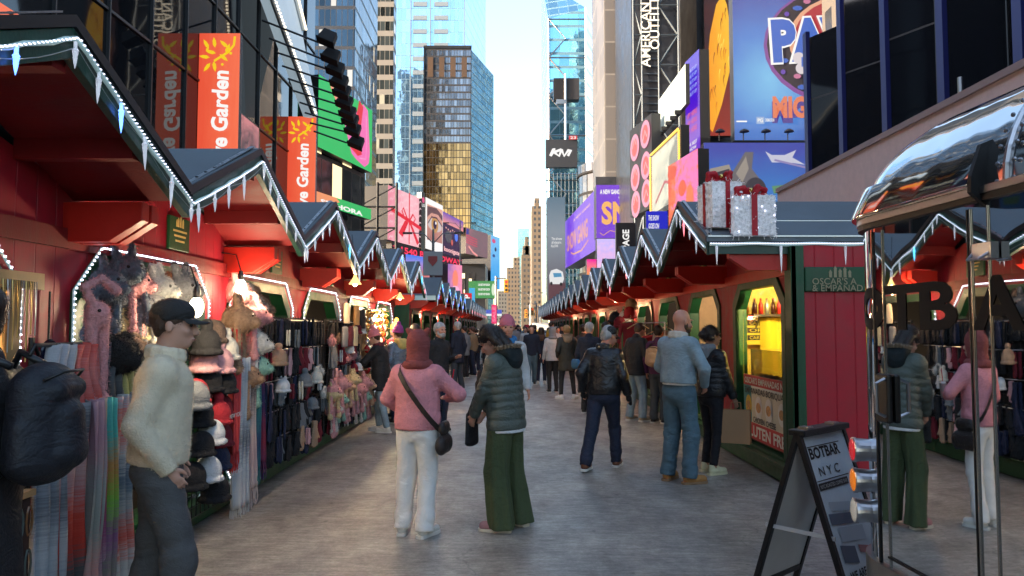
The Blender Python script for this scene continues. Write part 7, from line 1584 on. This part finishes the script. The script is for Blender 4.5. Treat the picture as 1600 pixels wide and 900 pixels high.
# the poster behind the glass
t = thing('menu_banner', 'food banner with red bands reading GLUTEN FREE and photos of pastries', 'banner', (2.985, 7.95, .28)); Wb, Hb = 1.62, .78
cream_p = mat('cream poster', (.62, .56, .42), .5); redp = mat('poster red', (.50, .02, .025), .5); teal_p = mat('poster teal', (.03, .20, .22), .5); whp = mat('poster white', (.72, .70, .64), .5); blp = mat('poster black', (.012, .012, .012), .5); pas = mat('poster pastry', (.50, .25, .08), .5, var=.5, vs=25); pas2 = mat('poster filling', (.22, .06, .03), .5, var=.5, vs=25)
mb = MB(); mb.b2((0, 0, 0), (.012, Wb, Hb)); mb.build('sheet', cream_p, t)
mb = MB(); mb.b2((-.002, 0, 0), (0, Wb, .20), 0); mb.b2((-.002, 0, Hb - .13), (0, Wb, Hb), 0); mb.b2((-.002, Wb - .30, .2), (0, Wb, Hb - .13), 1); mb.b2((-.003, 0, Hb - .16), (-.0, Wb - .3, Hb - .13), 2); mb.build('bands', [redp, teal_p, whp], t)
pics = MB()
for i, (y_, r_) in enumerate(((1.42, .13), (1.05, .14), (.70, .14), (.28, .13))):
    vs = [(-.005, y_ + r_ * .9 * math.cos(2 * PI * k / 18), .40 + r_ * math.sin(2 * PI * k / 18)) for k in range(18)]; pics.add(vs, [tuple(range(17, -1, -1))], 0 if i else 1)
    vs = [(-.008, y_ + r_ * .6 * math.cos(2 * PI * k / 14), .40 + r_ * .45 * math.sin(2 * PI * k / 14)) for k in range(14)]; pics.add(vs, [tuple(range(13, -1, -1))], 2)
pics.build('photos', [whp, mat('poster yellow', (.6, .4, .02), .5), pas], t)
mb = MB(); add_text(mb, "OSCAR'S EMPANADAS NYC", MXs(-.006, Wb / 2, Hb - .065), 1, depth=.0, bold=.02, fit=(1.5, .08)); add_text(mb, 'GLUTEN FREE', MXs(-.006, Wb / 2, .10), 1, depth=.0, bold=.03, fit=(1.5, .14)); mb.build('white_lettering', whp, t)
mb = MB(); add_text(mb, 'EMPANADAS BORIQUAS', MXs(-.006, Wb / 2 + .05, .585), 1, depth=.0, bold=.01, shear=.1, fit=(1.4, .09)); add_text(mb, 'BEEF', MXs(-.006, 1.45, .25), 1, fit=(.18, .06), depth=0); add_text(mb, 'CHICKEN  CHEESE', MXs(-.006, .86, .245), 1, fit=(.78, .07), depth=0, bold=.02); mb.build('black_lettering', blp, t)
mb = MB(); mb.b2((3.005, 7.85, .26), (3.01, 9.62, 2.1)); o = mb.build('window_glass', mat('window glass', (.9, .95, .93), .03, trans=1.0, ior=1.2)); tag(o, 'large glass pane of the yellow food stall', 'window pane')
pt((3.5, 8.7, 2.25), 34, (1, .82, .36), .1); pt((3.7, 8.2, 1.4), 5, (1, .7, .3)); pt((3.5, 11.3, 2.2), 12, (1, .8, .55)); pt((3.5, 13.8, 2.1), 8, (1, .75, .5))
for y_ in (16.3, 18.8, 23.8, 28.8): pt((3.3, y_, 2.1), 7, (1, .7, .45))
for y_ in (18.0, 26, 36): pt((2.5, y_, 2.15), 7, (1, .45, .22))
for i in range(7):
    t = thing('sausage', 'cured sausage hanging in a row in the second right stall', 'sausage', (3.55, 10.75 + .12 * i, 1.75), 0, 'cured sausages on a rail'); mb = MB(); mb.tube([(0, 0, 0), (0, 0, -.05)], .004, 4); mb.build('string', wht, t); mb = MB(); mb.tube([(0, 0, -.05), (.01, 0, -.16), (0, 0, -.32)], [.02, .028, .016], 8); mb.build('casing', mat('cured meat', (.30, .09, .04), .45, var=.3, vs=30), t, smooth=True)
t = thing('wall_shelf', 'shelf of jars and packets in the second right stall', 'shelf', (3.7, 10.5, 2.0)); mb = MB(); mb.b2((0, 0, 0), (.3, 1.4, .03)); mb.build('board', wood_floor, t); mb = MB()
for k in range(8): mb.lathe([(.06, 0), (.06, .1), (.05, .12)], c=(.12, .12 + .16 * k, .03), n=10)
mb.build('jars', mat('jar tan', (.35, .2, .1), .3), t)
t = thing('bead_curtain', 'brown patterned hanging goods in the third right stall', 'curtain', (3.25, 12.95, 1.2)); mb = MB()
for k in range(14):
    for j in range(9): mb.ball((0, k * .09, .1 * j), (.02, .03, .045), 6, 4)
mb.build('beads', mat('brown bead', (.14, .06, .03), .4), t)
for i in range(6):
    t = thing('folded_sweater', 'folded cream sweater on the shelves of the %s' % ('fourth right stall' if i < 3 else 'fifth right stall'), 'sweater', (3.45, (15.6 if i < 3 else 18.2) + .0, 1.15 + .28 * (i % 3)), 0, 'folded sweaters on stall shelves'); mb = MB(); mb.box((0, .3, .06), (.3, .7, .10)); mb.box((0, .3, .17), (.3, .66, .09)); mb.build('knit', F('folded knit', (.45, .42, .36)), t, bevel=.04)
hang_w = mat('hanger wood', (.50, .33, .18), .5)
for i, (px, py, Y, c_, lab) in enumerate(((997, 506, 14.0, None, 'empty wooden coat hanger seen above the man in pale jeans'), (1022, 519, 13.7, 'red', 'wooden hanger with a red top beside the plum jacket'), (1040, 512, 13.3, 'cream', 'wooden hanger with a cream furry top near the bald man'), (985, 500, 15.2, 'wine', 'wooden hanger with a wine top farther along the rail'))):
    p = at_y(px, py, Y); t = thing('coat_hanger', lab, 'coat hanger', tuple(p), .25); mb = MB(); mb.tube([(-.22, 0, -.09), (-.05, 0, .0), (0, 0, .015), (.05, 0, .0), (.22, 0, -.09)], .011, 6); mb.tube([(0, 0, .01), (0, 0, .05), (.02, 0, .075), (.0, 0, .1)], .003, 5); mb.build('hanger', hang_w, t, smooth=True)
    if c_:
        g = SDF(.015, .02); g.cone((-.18, 0, -.10), (.18, 0, -.10), .035, .035); g.cone((0, 0, -.1), (0, 0, -.55), .05, .05, sx=3.4); g.cone((-.2, 0, -.1), (-.26, 0, -.45), .04, .035); g.cone((.2, 0, -.1), (.26, 0, -.45), .04, .035); V, Q = g.mesh(); np_mesh('garment', V, Q, {'red': HN['red'], 'cream': cream_f, 'wine': HN['wine']}[c_], t)
t = thing('clothes_rail', 'thin metal rail carrying the coat hangers outside the right stalls', 'rail', (2.6, 12.6, 0)); mb = MB(); mb.tube([(0, 0, 1.74), (0, 3.2, 1.74)], .012, 6); mb.tube([(0, 0, 0), (0, 0, 1.74)], .014, 6); mb.tube([(0, 3.2, 0), (0, 3.2, 1.74)], .014, 6); mb.build('rail', steel, t)
for i, (px, py, Y, c_) in enumerate(((961, 497, 17, 'black'), (968, 505, 16.6, 'wine'), (976, 496, 16.8, 'white'), (984, 490, 15.9, 'red'), (956, 508, 17.2, 'black'), (986, 477, 16, 'tan'))): p = at_y(px, py, Y); item('beanie', HN[c_], tuple(p), '%s hat hung outside the right stalls, behind the leather jacket' % c_, 'hats hung outside the right stalls', 0, 1.3)
# ------------------------------------------------------------ mirror-clad trailer
def mirror(name, base=.82, rough=.025, wave=.035, ws=1.3, tint=(1, 1, 1)):
    m = mat(name, tuple(base * c for c in tint), rough, metal=1); nt = m.node_tree; N = nt.nodes; tc = N.new('ShaderNodeTexCoord'); mp = N.new('ShaderNodeMapping'); mp.inputs['Scale'].default_value = (1, 1, .5); nt.links.new(tc.outputs['Object'], mp.inputs[0])
    n = N.new('ShaderNodeTexNoise'); n.inputs['Scale'].default_value = ws; n.inputs['Detail'].default_value = 2; nt.links.new(mp.outputs[0], n.inputs[0]); b = N.new('ShaderNodeBump'); b.inputs['Strength'].default_value = 1; b.inputs['Distance'].default_value = wave; nt.links.new(n.outputs[0], b.inputs['Height']); nt.links.new(b.outputs[0], N['Principled BSDF'].inputs['Normal'])
    sm = N.new('ShaderNodeTexNoise'); sm.inputs['Scale'].default_value = 5; sm.inputs['Detail'].default_value = 8; sm.inputs['Roughness'].default_value = .75; nt.links.new(tc.outputs['Object'], sm.inputs[0]); rr = N.new('ShaderNodeMapRange'); rr.inputs[1].default_value = .45; rr.inputs[2].default_value = .8; rr.inputs[3].default_value = rough; rr.inputs[4].default_value = rough + .03; nt.links.new(sm.outputs[0], rr.inputs[0]); nt.links.new(rr.outputs[0], N['Principled BSDF'].inputs['Roughness']); return m
mir = mirror('polished aluminium', .84, .012, .0035); mir2 = mirror('rippled aluminium', .72, .05, .02, 2.2)
brass = mat('warm polished trim', (.40, .37, .33), .15, metal=1); dkrub = mat('black rubber seal', (.01, .01, .01), .5)
TC = 1.91; ang = math.atan(.06)
tr = thing('food_trailer', 'mirror-polished aluminium coffee trailer with rounded roof, cut off by the right edge', 'trailer', (TC - .06 * 3.45, 3.45, 0), ang)
# local frame: +x into the trailer, y = 0 where the front corner begins, -y back past the camera
RC, HB, HT, LEN, WID = .40, .47, 2.15, 6.0, 2.3
def outline(o):
    pts = []; r = RC * max(.25, 1 - o * .35)
    pts.append((o, -LEN + o)); 
    for k in range(7): pts.append((o, -LEN + o + (LEN - o - .001) * (k + 1) / 7 - .0))
    pts[-1] = (o, RC - r - o)
    for k in range(1, 11): a = PI / 2 * k / 10; pts.append((o + r - r * math.cos(a), RC - o - r + r * math.sin(a)))
    for k in range(1, 11): a = PI / 2 * k / 10; pts.append((WID - o - r + r * math.sin(a), RC - o - r + r * math.cos(a)))
    pts.append((WID - o, -LEN + o)); return pts
def skin_of(levels, name, m, smooth=True):
    mb = MB(); vs = []; n = len(outline(0))
    for (o, z) in levels: vs += [(x, y, z) for x, y in outline(o)]
    fs_ = [(i * n + k, i * n + (k + 1) % n, (i + 1) * n + (k + 1) % n, (i + 1) * n + k) for i in range(len(levels) - 1) for k in range(n)]
    fs_ = [f[::-1] for f in fs_]
    mb.add(vs, fs_); return mb.build(name, m, tr, smooth=smooth)
skin_of([(.0, HB), (0, 1.0), (0, 1.6), (0, HT)], 'side_skin', mir)
lv_ = [(.0, HT + .02)] + [(.52 * (1 - math.cos(a)), HT + .02 + .49 * math.sin(a)) for a in [PI / 2 * k / 12 for k in range(1, 13)]]
skin_of(lv_, 'roof_skin', mir2)
mb = MB(); o_ = outline(.52); mb.add([(x, y, HT + .512) for x, y in o_], [tuple(range(len(o_)))[::-1]]); mb.build('roof_top', mir2, tr)
mb = MB(); o_ = outline(.05); mb.add([(x, y, HB + .002) for x, y in o_] + [(x, y, .30) for x, y in o_], [(k, (k + 1) % len(o_), (k + 1) % len(o_) + len(o_), k + len(o_)) for k in range(len(o_))] + [tuple(range(len(o_), 2 * len(o_)))]); mb.build('underbody', dkrub, tr)
def band(z0, z1, pr, name, m, thick=.02):
    mb = MB(); a = outline(-pr); b = outline(.0); n = len(a); mb.add([(x, y, z0) for x, y in a] + [(x, y, z1) for x, y in a] + [(x, y, z0) for x, y in b] + [(x, y, z1) for x, y in b], [f for k in range(n) for l in [(k + 1) % n] for f in ((k, k + n, l + n, l), (k, l, l + 2 * n, k + 2 * n), (k + n, k + 3 * n, l + 3 * n, l + n))]); return mb.build(name, m, tr, smooth=False)
band(HB - .03, HB + .10, .018, 'rub_rail', mat('dull alloy', (.35, .34, .32), .35, metal=1, var=.15, vs=12))
band(HT - .005, HT + .022, .022, 'drip_rail', steel)
band(HT - .03, HT - .006, .018, 'seal', dkrub)
for i, (y_, wd_, m_) in enumerate(((-.06, .006, brass), (-.645, .006, dkrub), (-.66, .008, brass), (-.755, .006, brass), (-1.5, .03, brass), (.02, .01, dkrub))):
    mb = MB(); mb.b2((-.006, y_ - wd_ * .6, HB + .1), (0, y_ + wd_ * .6, HT - .05)); mb.build('seam_strip', m_, tr, bevel=.001)
mb = MB(); mb.b2((-.008, -.75, HB + .14), (-.002, -.05, HB + .15)); mb.build('door_seal', dkrub, tr)
mb = MB(); up = [p for p in outline(0) if p[1] > -.72 and p[0] < 1.2]; up = [(0, -.72)] + up; n_ = len(up)
def outp(p, d):
    x, y = p
    if y <= 0 and x <= 0: return (x - d, y)
    v = Vector((x - RC, y)); 
    if x > RC: return (x, y + d)
    v.normalize(); return (x + v.x * d, y + v.y * d)
lo_ = [outp(p, .055) for p in up]; lo2 = [outp(p, .05) for p in up]
mb.add([(x, y, HT + .17) for x, y in up] + [(x, y, HT + .035) for x, y in lo_] + [(x, y, HT + .024) for x, y in lo2] + [(x, y, HT + .024) for x, y in up], [f for k in range(n_ - 1) for f in ((k, k + 1, n_ + k + 1, n_ + k), (n_ + k, n_ + k + 1, 2 * n_ + k + 1, 2 * n_ + k), (2 * n_ + k, 2 * n_ + k + 1, 3 * n_ + k + 1, 3 * n_ + k))] + [(0, n_, 2 * n_, 3 * n_)])
hs = mb.build('hatch_skirt', mir2, tr, smooth=True); hs.data.set_sharp_from_angle(angle=.9)
mb = MB(); mb.prism([(-.056, HT - .0), (.0, HT - .05), (.04, HT + .20), (-.01, HT + .18), (-.052, HT + .06)], -.745, -.725, 'y'); mb.build('hatch_bracket', dkrub, tr)
# roof seams with rivets and hatch arm
for y_ in (-.86, -2.0):
    mb = MB(); pts = [(o - .006, y_, z) for o, z in lv_]; mb.tube(pts, .012, 6); mb.build('roof_seam', steel, tr); mb = MB()
    for k in range(13): o, z = lv_[k]; mb.ball((o - .01, y_ - .04, z + .004), .009, 6, 4); mb.ball((o - .01, y_ + .04, z + .004), .009, 6, 4)
    mb.build('rivets', steel, tr)
mb = MB(); mb.b2((-.03, -.12, 1.22), (-.003, -.02, 1.44)); dl = mb.build('door_latch', black_plastic, tr, bevel=.01); mb = MB(); mb.tube([(-.03, -.10, 1.25), (-.07, -.10, 1.27), (-.07, -.10, 1.40), (-.03, -.10, 1.42)], .008, 6); mb.build('latch_handle', steel, dl)
for z in (1.93, .58):
    mb = MB(); mb.box((-.02, -.76, z), (.03, .10, .06)); mb.tube([(-.02, -.80, z), (-.06, -.78, z - .03), (-.06, -.72, z - .03), (-.02, -.70, z)], .006, 6); mb.build('hinge', steel, tr)
MT = lambda y, z: Matrix(((0, 0, -1, -.003), (-1, 0, 0, y), (0, 1, 0, z), (0, 0, 0, 1)))
lt = mat('matt black letters', (.008, .006, .006), .8)
for ch, y_, w_ in (('T', -.20, .26), ('B', -.45, .24), ('A', -.79, .27), ('R', -1.1, .26)):
    mb = MB(); v, f = text_geo(ch, 1, 0, .03); xs = [p[0] for p in v]; ys = [p[1] for p in v]; sx, sy = w_ / (max(xs) - min(xs)), .20 / (max(ys) - min(ys)); cx, cy = (max(xs) + min(xs)) / 2, (max(ys) + min(ys)) / 2
    n = len(v); vs = [((p[0] - cx) * sx, (p[1] - cy) * sy, 0) for p in v]; mb.add(vs, f, 0, MT(y_, 1.74)); mb.build('letter', lt, tr)
# the O runs round the corner
mb = MB(); vs = []; n = 36; cxa = .16
def corner(s_):  # arc length from y=0 round the corner
    a = s_ / RC; return (RC - RC * math.cos(a), RC * math.sin(a)) if s_ > 0 else (0, s_)
def cn(s_): a = max(0, s_ / RC); return (-math.cos(a), math.sin(a))
for rr in (1, .55):
    for k in range(n): a = 2 * PI * k / n; s_ = .06 - .13 * rr * math.cos(a) * (1 if rr == 1 else 1); x, y = corner(s_); nx, ny = cn(s_); vs.append((x + nx * .004, y + ny * .004, 1.74 + .10 * rr * math.sin(a) * (1 if rr == 1 else .9)))
mb.add(vs, [(k, (k + 1) % n, n + (k + 1) % n, n + k) for k in range(n)]); mb.build('letter', lt, tr)
# three round lamps on the corner
def lampset(z, col, lab, es):
    x, y = corner(.16); nx, ny = cn(.16); d = Vector((-.97, .22, 0)).normalized(); p = Vector((x, y, z)); mb = MB()
    Mz = Matrix.Translation(p) @ d.to_track_quat('Z', 'Y').to_matrix().to_4x4()
    mb.lathe([(.052, -.01), (.056, .06), (.060, .062), (.060, .075), (.054, .078)], n=24, M=Mz); h = mb.build('lamp_housing', steel, tr, smooth=False); mb = MB(); mb.lathe([(.054, .076), (.050, .080), (.03, .083), (.001, .084)], n=24, M=Mz); ln_ = mb.build('lens', mat('lens ' + lab, col, .15, emit=col, es=es * .35, bump=.8, bs=130, coat=.6), h, smooth=True)
lampset(1.06, (.75, .02, .03), 'red', .2); lampset(.915, (.85, .22, .01), 'amber', .25); lampset(.77, (.75, .7, .6), 'clear', .1)
# wheel and trailer far body are out of frame; a string of lights hangs above
# ------------------------------------------------------------ sandwich board
P0, P1 = Vector((1.60, 4.2)), Vector((2.0, 4.55)); rd = (P1 - P0).normalized(); nr = Vector((rd.y, -rd.x)); LW = .56; HZ = 1.06; SP = .33
sb = thing('sandwich_board', 'black framed sandwich board lettered BOTBAR NYC beside the trailer', 'sandwich board', (P0.x, P0.y, 0), math.atan2(rd.y, rd.x))
def panel(sgn, name, face_m):
    ang_ = math.atan2(SP, HZ); M = Matrix.Translation((0, 0, HZ)) @ Matrix.Rotation(sgn * -ang_, 4, 'X')
    Lp = math.hypot(SP, HZ); mb = MB(); mb.T = M
    for a, b in (((0, -.015, -Lp), (.035, .015, 0)), ((LW - .035, -.015, -Lp), (LW, .015, 0)), ((.035, -.015, -.035), (LW - .035, .015, 0)), ((.035, -.015, -Lp + .14), (LW - .035, .015, -Lp + .175))): mb.b2(a, b)
    fr = mb.build('frame', F('black frame', (.012, .012, .013), .4, bump=0), sb, bevel=.003); mb = MB(); mb.T = M; mb.b2((.035, -.006, -Lp + .175), (LW - .035, .006, -.035)); mb.build('panel', face_m, fr); return M, Lp, fr
back_p = mat('grey white board', (.58, .58, .57), .5, var=.08, vs=4)
Mf, Lp, fr = panel(1, 'front', mat('pale blue board', (.86, .93, .96), .4, var=.15, vs=3)); Mb_, _, _ = panel(-1, 'back', back_p)
mb = MB(); mb.b2((0, -.05, HZ - .02), (LW, .05, HZ + .015)); mb.build('top_hinge', F('black frame'), sb, bevel=.008); mb = MB(); mb.b2((.08, -.03, HZ + .016), (.14, .03, HZ + .025)); mb.b2((.40, -.03, HZ + .016), (.46, .03, HZ + .025)); mb.build('clip', steel, sb)
mb = MB(); mb.b2((.01, -SP * .62, HZ * .47), (.02, SP * .62, HZ * .49)); mb.build('cross_brace', mat('white strap', (.6, .6, .6), .5), sb)
FM = lambda x, z: Mf @ Matrix.Translation((x, -.009, z)) @ Matrix.Rotation(PI / 2, 4, 'X')
mb = MB(); add_text(mb, 'BOTBAR', FM(.235, -.13), 1, depth=.0, bold=.03, fit=(.36, .065)); add_text(mb, 'N Y C', FM(.225, -.235), 1, depth=0, fit=(.24, .05)); add_text(mb, 'WE ARE OPEN', FM(.27, -.80), 1, depth=0, bold=.03, fit=(.34, .045), shear=.1)
for k, s_ in enumerate(('> STEAMED', '> PASTRIES', '> BAKED', '> COFFEE')): add_text(mb, s_, FM(.2, -.875 - .045 * k), 1, depth=0, fit=(.16, .022))
for a, b in (((.045, -.095), (.43, -.09)), ((.045, -.285), (.43, -.28))):
    pts = [(a[0], -.010, a[1]), (b[0], -.010, a[1]), (b[0], -.010, b[1]), (a[0], -.010, b[1])]; mb.add(pts, [(0, 1, 2, 3)], 0, Mf)
mb.add([(.05, -.010, -.335), (.40, -.010, -.335), (.40, -.010, -.295), (.05, -.010, -.295)], [(0, 1, 2, 3)], 0, Mf); mb.build('lettering', blp, fr)
mb = MB(); add_text(mb, 'NYC ROASTED COFFEE BAR', Mf @ Matrix.Translation((.225, -.012, -.315)) @ Matrix.Rotation(PI / 2, 4, 'X'), 1, depth=0, fit=(.32, .02)); mb.build('small_lettering', whp, fr)
mb = MB(); gq = [(.10, -.45, .34, -.40, 0), (.06, -.52, .36, -.46, 1), (.12, -.62, .40, -.54, 0), (.08, -.72, .24, -.63, 1), (.28, -.70, .42, -.66, 2)]
for x0, z0, x1, z1, mi_ in gq: mb.add([(x0, -.010 - .0005 * mi_, z0), (x1, -.010 - .0005 * mi_, z0 - .03), (x1, -.010 - .0005 * mi_, z1 - .03), (x0, -.010 - .0005 * mi_, z1)], [(0, 1, 2, 3)], mi_, Mf)
mb.build('picture', [mat('print pale', (.6, .66, .7), .4), mat('print slate', (.12, .16, .22), .4), mat('print rose', (.5, .2, .2), .4)], fr)
# ------------------------------------------------------------ glittering gift boxes on the roof
gmesh = mat('silver tinsel', (.85, .85, .87), .3, metal=.1, var=.3, vs=40, bump=1, bs=120, emit=(.8, .85, 1), es=.03); ribb = mat('red velvet ribbon', (.42, .008, .02), .6)
def gift(x, y, z, w_, h_, lit, lab, rz):
    t = thing('gift_box_light', lab, 'gift decoration', (x, y, z), rz, 'wire gift boxes on the right roof'); r = random.Random(int(x * 100)); mb = MB()
    def surf():
        f_ = r.randrange(5); u, v = r.uniform(-.5, .5), r.uniform(-.5, .5)
        return {0: (u * w_, -w_ / 2, (v + .5) * h_), 1: (w_ / 2, u * w_, (v + .5) * h_), 2: (-w_ / 2, u * w_, (v + .5) * h_), 3: (u * w_, v * w_, h_), 4: (u * w_, w_ / 2, (v + .5) * h_)}[f_], f_
    for k in range(1500):
        p, f_ = surf(); d = Vector((r.gauss(0, 1), r.gauss(0, 1), r.gauss(0, 1))).normalized() * r.uniform(.03, .07); ax = {0: 1, 1: 0, 2: 0, 3: 2, 4: 1}[f_]; d[ax] *= .25; mb.tube([p, Vector(p) + d], .0022, 3, cap=False)
    mb.build('tinsel', gmesh, t); mb = MB(); mb.box((0, 0, h_ / 2), (w_ * .97, w_ * .97, h_ * .985)); mb.build('mesh_body', mat('silver gauze', (.84, .84, .86), .5, metal=0, var=.4, vs=30, bump=1, bs=90), t); mb = MB(); e_ = w_ / 2 + .006
    for a in range(4):
        M = Matrix.Rotation(a * PI / 2, 4, 'Z'); mb.T = M; mb.b2((-w_ * .07, -e_ - .004, 0), (w_ * .07, -e_ + .004, h_)); mb.b2((-w_ * .07, -e_, h_), (w_ * .07, 0, h_ + .01))
    mb.build('ribbon', ribb, t)
    g = SDF(.012, .012)
    for s_ in (-1, 1):
        for q in (0, 1):
            M = Matrix.Rotation(q * PI / 2 + .3, 4, 'Z'); pts = [M @ Vector(p) for p in ((0, 0, h_ + .03), (s_ * .09, -.02, h_ + .11), (s_ * .16, 0, h_ + .10), (s_ * .15, .02, h_ + .04), (0, 0, h_ + .02))]
            for i in range(4): g.cone(pts[i], pts[i + 1], .026, .026, sx=1.0)
        g.cone((0, 0, h_ + .02), (s_ * .12, -.10, h_ + .0), .022, .014)
    V, Q = g.mesh(lambda P: .003 * sines(2, 5, 20, 50)(P)); np_mesh('bow', V, Q, ribb, t); mb = MB(); mb.ball((0, -.05, h_ + .08), .03, 8, 6); mb.build('bell', gm['gold'], t, smooth=True)
    if lit:
        mb = MB()
        for k in range(26): p, f_ = surf(); mb.ball(p, .009, 5, 4)
        mb.build('led_dots', led_white, t)
gift(2.28, 8.05, 2.72, .36, .50, False, 'taller silver tinsel gift box with red bow, behind the other on the roof', .2)
gift(2.54, 7.80, 2.60, .42, .42, True, 'lower lit silver gift box with red bow, in front on the roof', -.15)
# ------------------------------------------------------------ traffic at the far end
gl = mat('car glass', (.02, .025, .03), .05)
def car(X, Y, rz, col, lab, kind='car', yellow=False):
    t = thing('parked_car' if kind == 'car' else 'delivery_van', lab, kind, (X, Y, 0), rz); m = mat('paint %s' % lab[:18], col, .25, metal=.2, coat=.6)
    if kind == 'car': prof = [(-2.2, .35), (-2.25, .75), (-1.5, .9), (-.9, 1.42), (.8, 1.45), (1.5, .95), (2.2, .88), (2.3, .4)]; gp_ = [(-1.35, .92), (-.85, 1.36), (.75, 1.38), (1.3, .95)]; hw = .9
    else: prof = [(-2.7, .4), (-2.75, 1.0), (-2.1, 1.2), (-1.5, 2.25), (2.7, 2.3), (2.75, .4)]; gp_ = [(-2.0, 1.25), (-1.5, 2.0), (-.6, 2.0), (-.6, 1.25)]; hw = 1.0
    mb = MB(); mb.prism(prof, -hw, hw, 'x'); mb.build('body', m, t, bevel=.06); mb = MB(); mb.prism(gp_, -hw - .01, hw + .01, 'x'); f0, f1 = gp_[0], gp_[1]
    mb.add([(-hw * .85, f0[0] - .12, f0[1]), (hw * .85, f0[0] - .12, f0[1]), (hw * .8, f1[0] - .12, f1[1]), (-hw * .8, f1[0] - .12, f1[1])], [(0, 1, 2, 3)]); mb.build('windows', gl, t)
    for s_ in (-1, 1):
        for yy in (-1.5, 1.5):
            mb = MB(); mb.lathe([(.34, -.1), (.34, .1)], n=18, M=Matrix.Translation((s_ * (hw - .05), yy, .34)) @ Matrix.Rotation(PI / 2, 4, 'Y')); wh = mb.build('wheel', dkrub, t); mb = MB(); mb.lathe([(.2, -.11), (.2, .11)], n=12, M=Matrix.Translation((s_ * (hw - .05), yy, .34)) @ Matrix.Rotation(PI / 2, 4, 'Y')); mb.build('rim', steel, wh)
        mb = MB(); mb.ball((s_ * hw * .72, prof[1][0] + .02, .68), (.16, .08, .09), 8, 6); mb.build('headlight', emat('headlight', (255, 245, 225), 2), t)
    if yellow: mb = MB(); mb.box((0, 0, 1.5), (.5, .2, .14)); mb.build('roof_sign', emat('taxi roof', (255, 250, 230), .4), t)
car(4.0, 74, 0, (.01, .01, .012), 'black sport utility car with lit headlights at the end of the right row'); car(-.8, 92, .1, (.70, .70, .68), 'white delivery van facing the camera at the far crossing', 'van'); car(2.0, 84, .0, (.70, .42, .02), 'yellow taxi cab with roof sign at the far crossing', yellow=True)
car(-3.6, 96, 1.4, (.55, .56, .57), 'silver car crossing the avenue, left of the white van'); car(5.5, 100, 1.5, (.6, .6, .6), 'pale van crossing behind the black car', 'van'); car(1.0, 110, 0, (.30, .02, .02), 'dark red car far behind the taxi')

# labels: look-alikes that can be told apart get their place, counted away from the camera
seen = {}
for o in SC.objects:
    if o.parent is None and o.get('category') and o.get('label'): seen.setdefault(o['label'], []).append(o)
for lab, os_ in seen.items():
    if 1 < len(os_) <= 16:
        os_.sort(key=lambda o: (Vector(o.location) - cam.location).length)
        for i, o in enumerate(os_):
            o['label'] = lab + (', nearest alike' if i == 0 else ', farthest alike' if i == len(os_) - 1 and i > 1 else ', %s nearest alike' % ordinal[i])
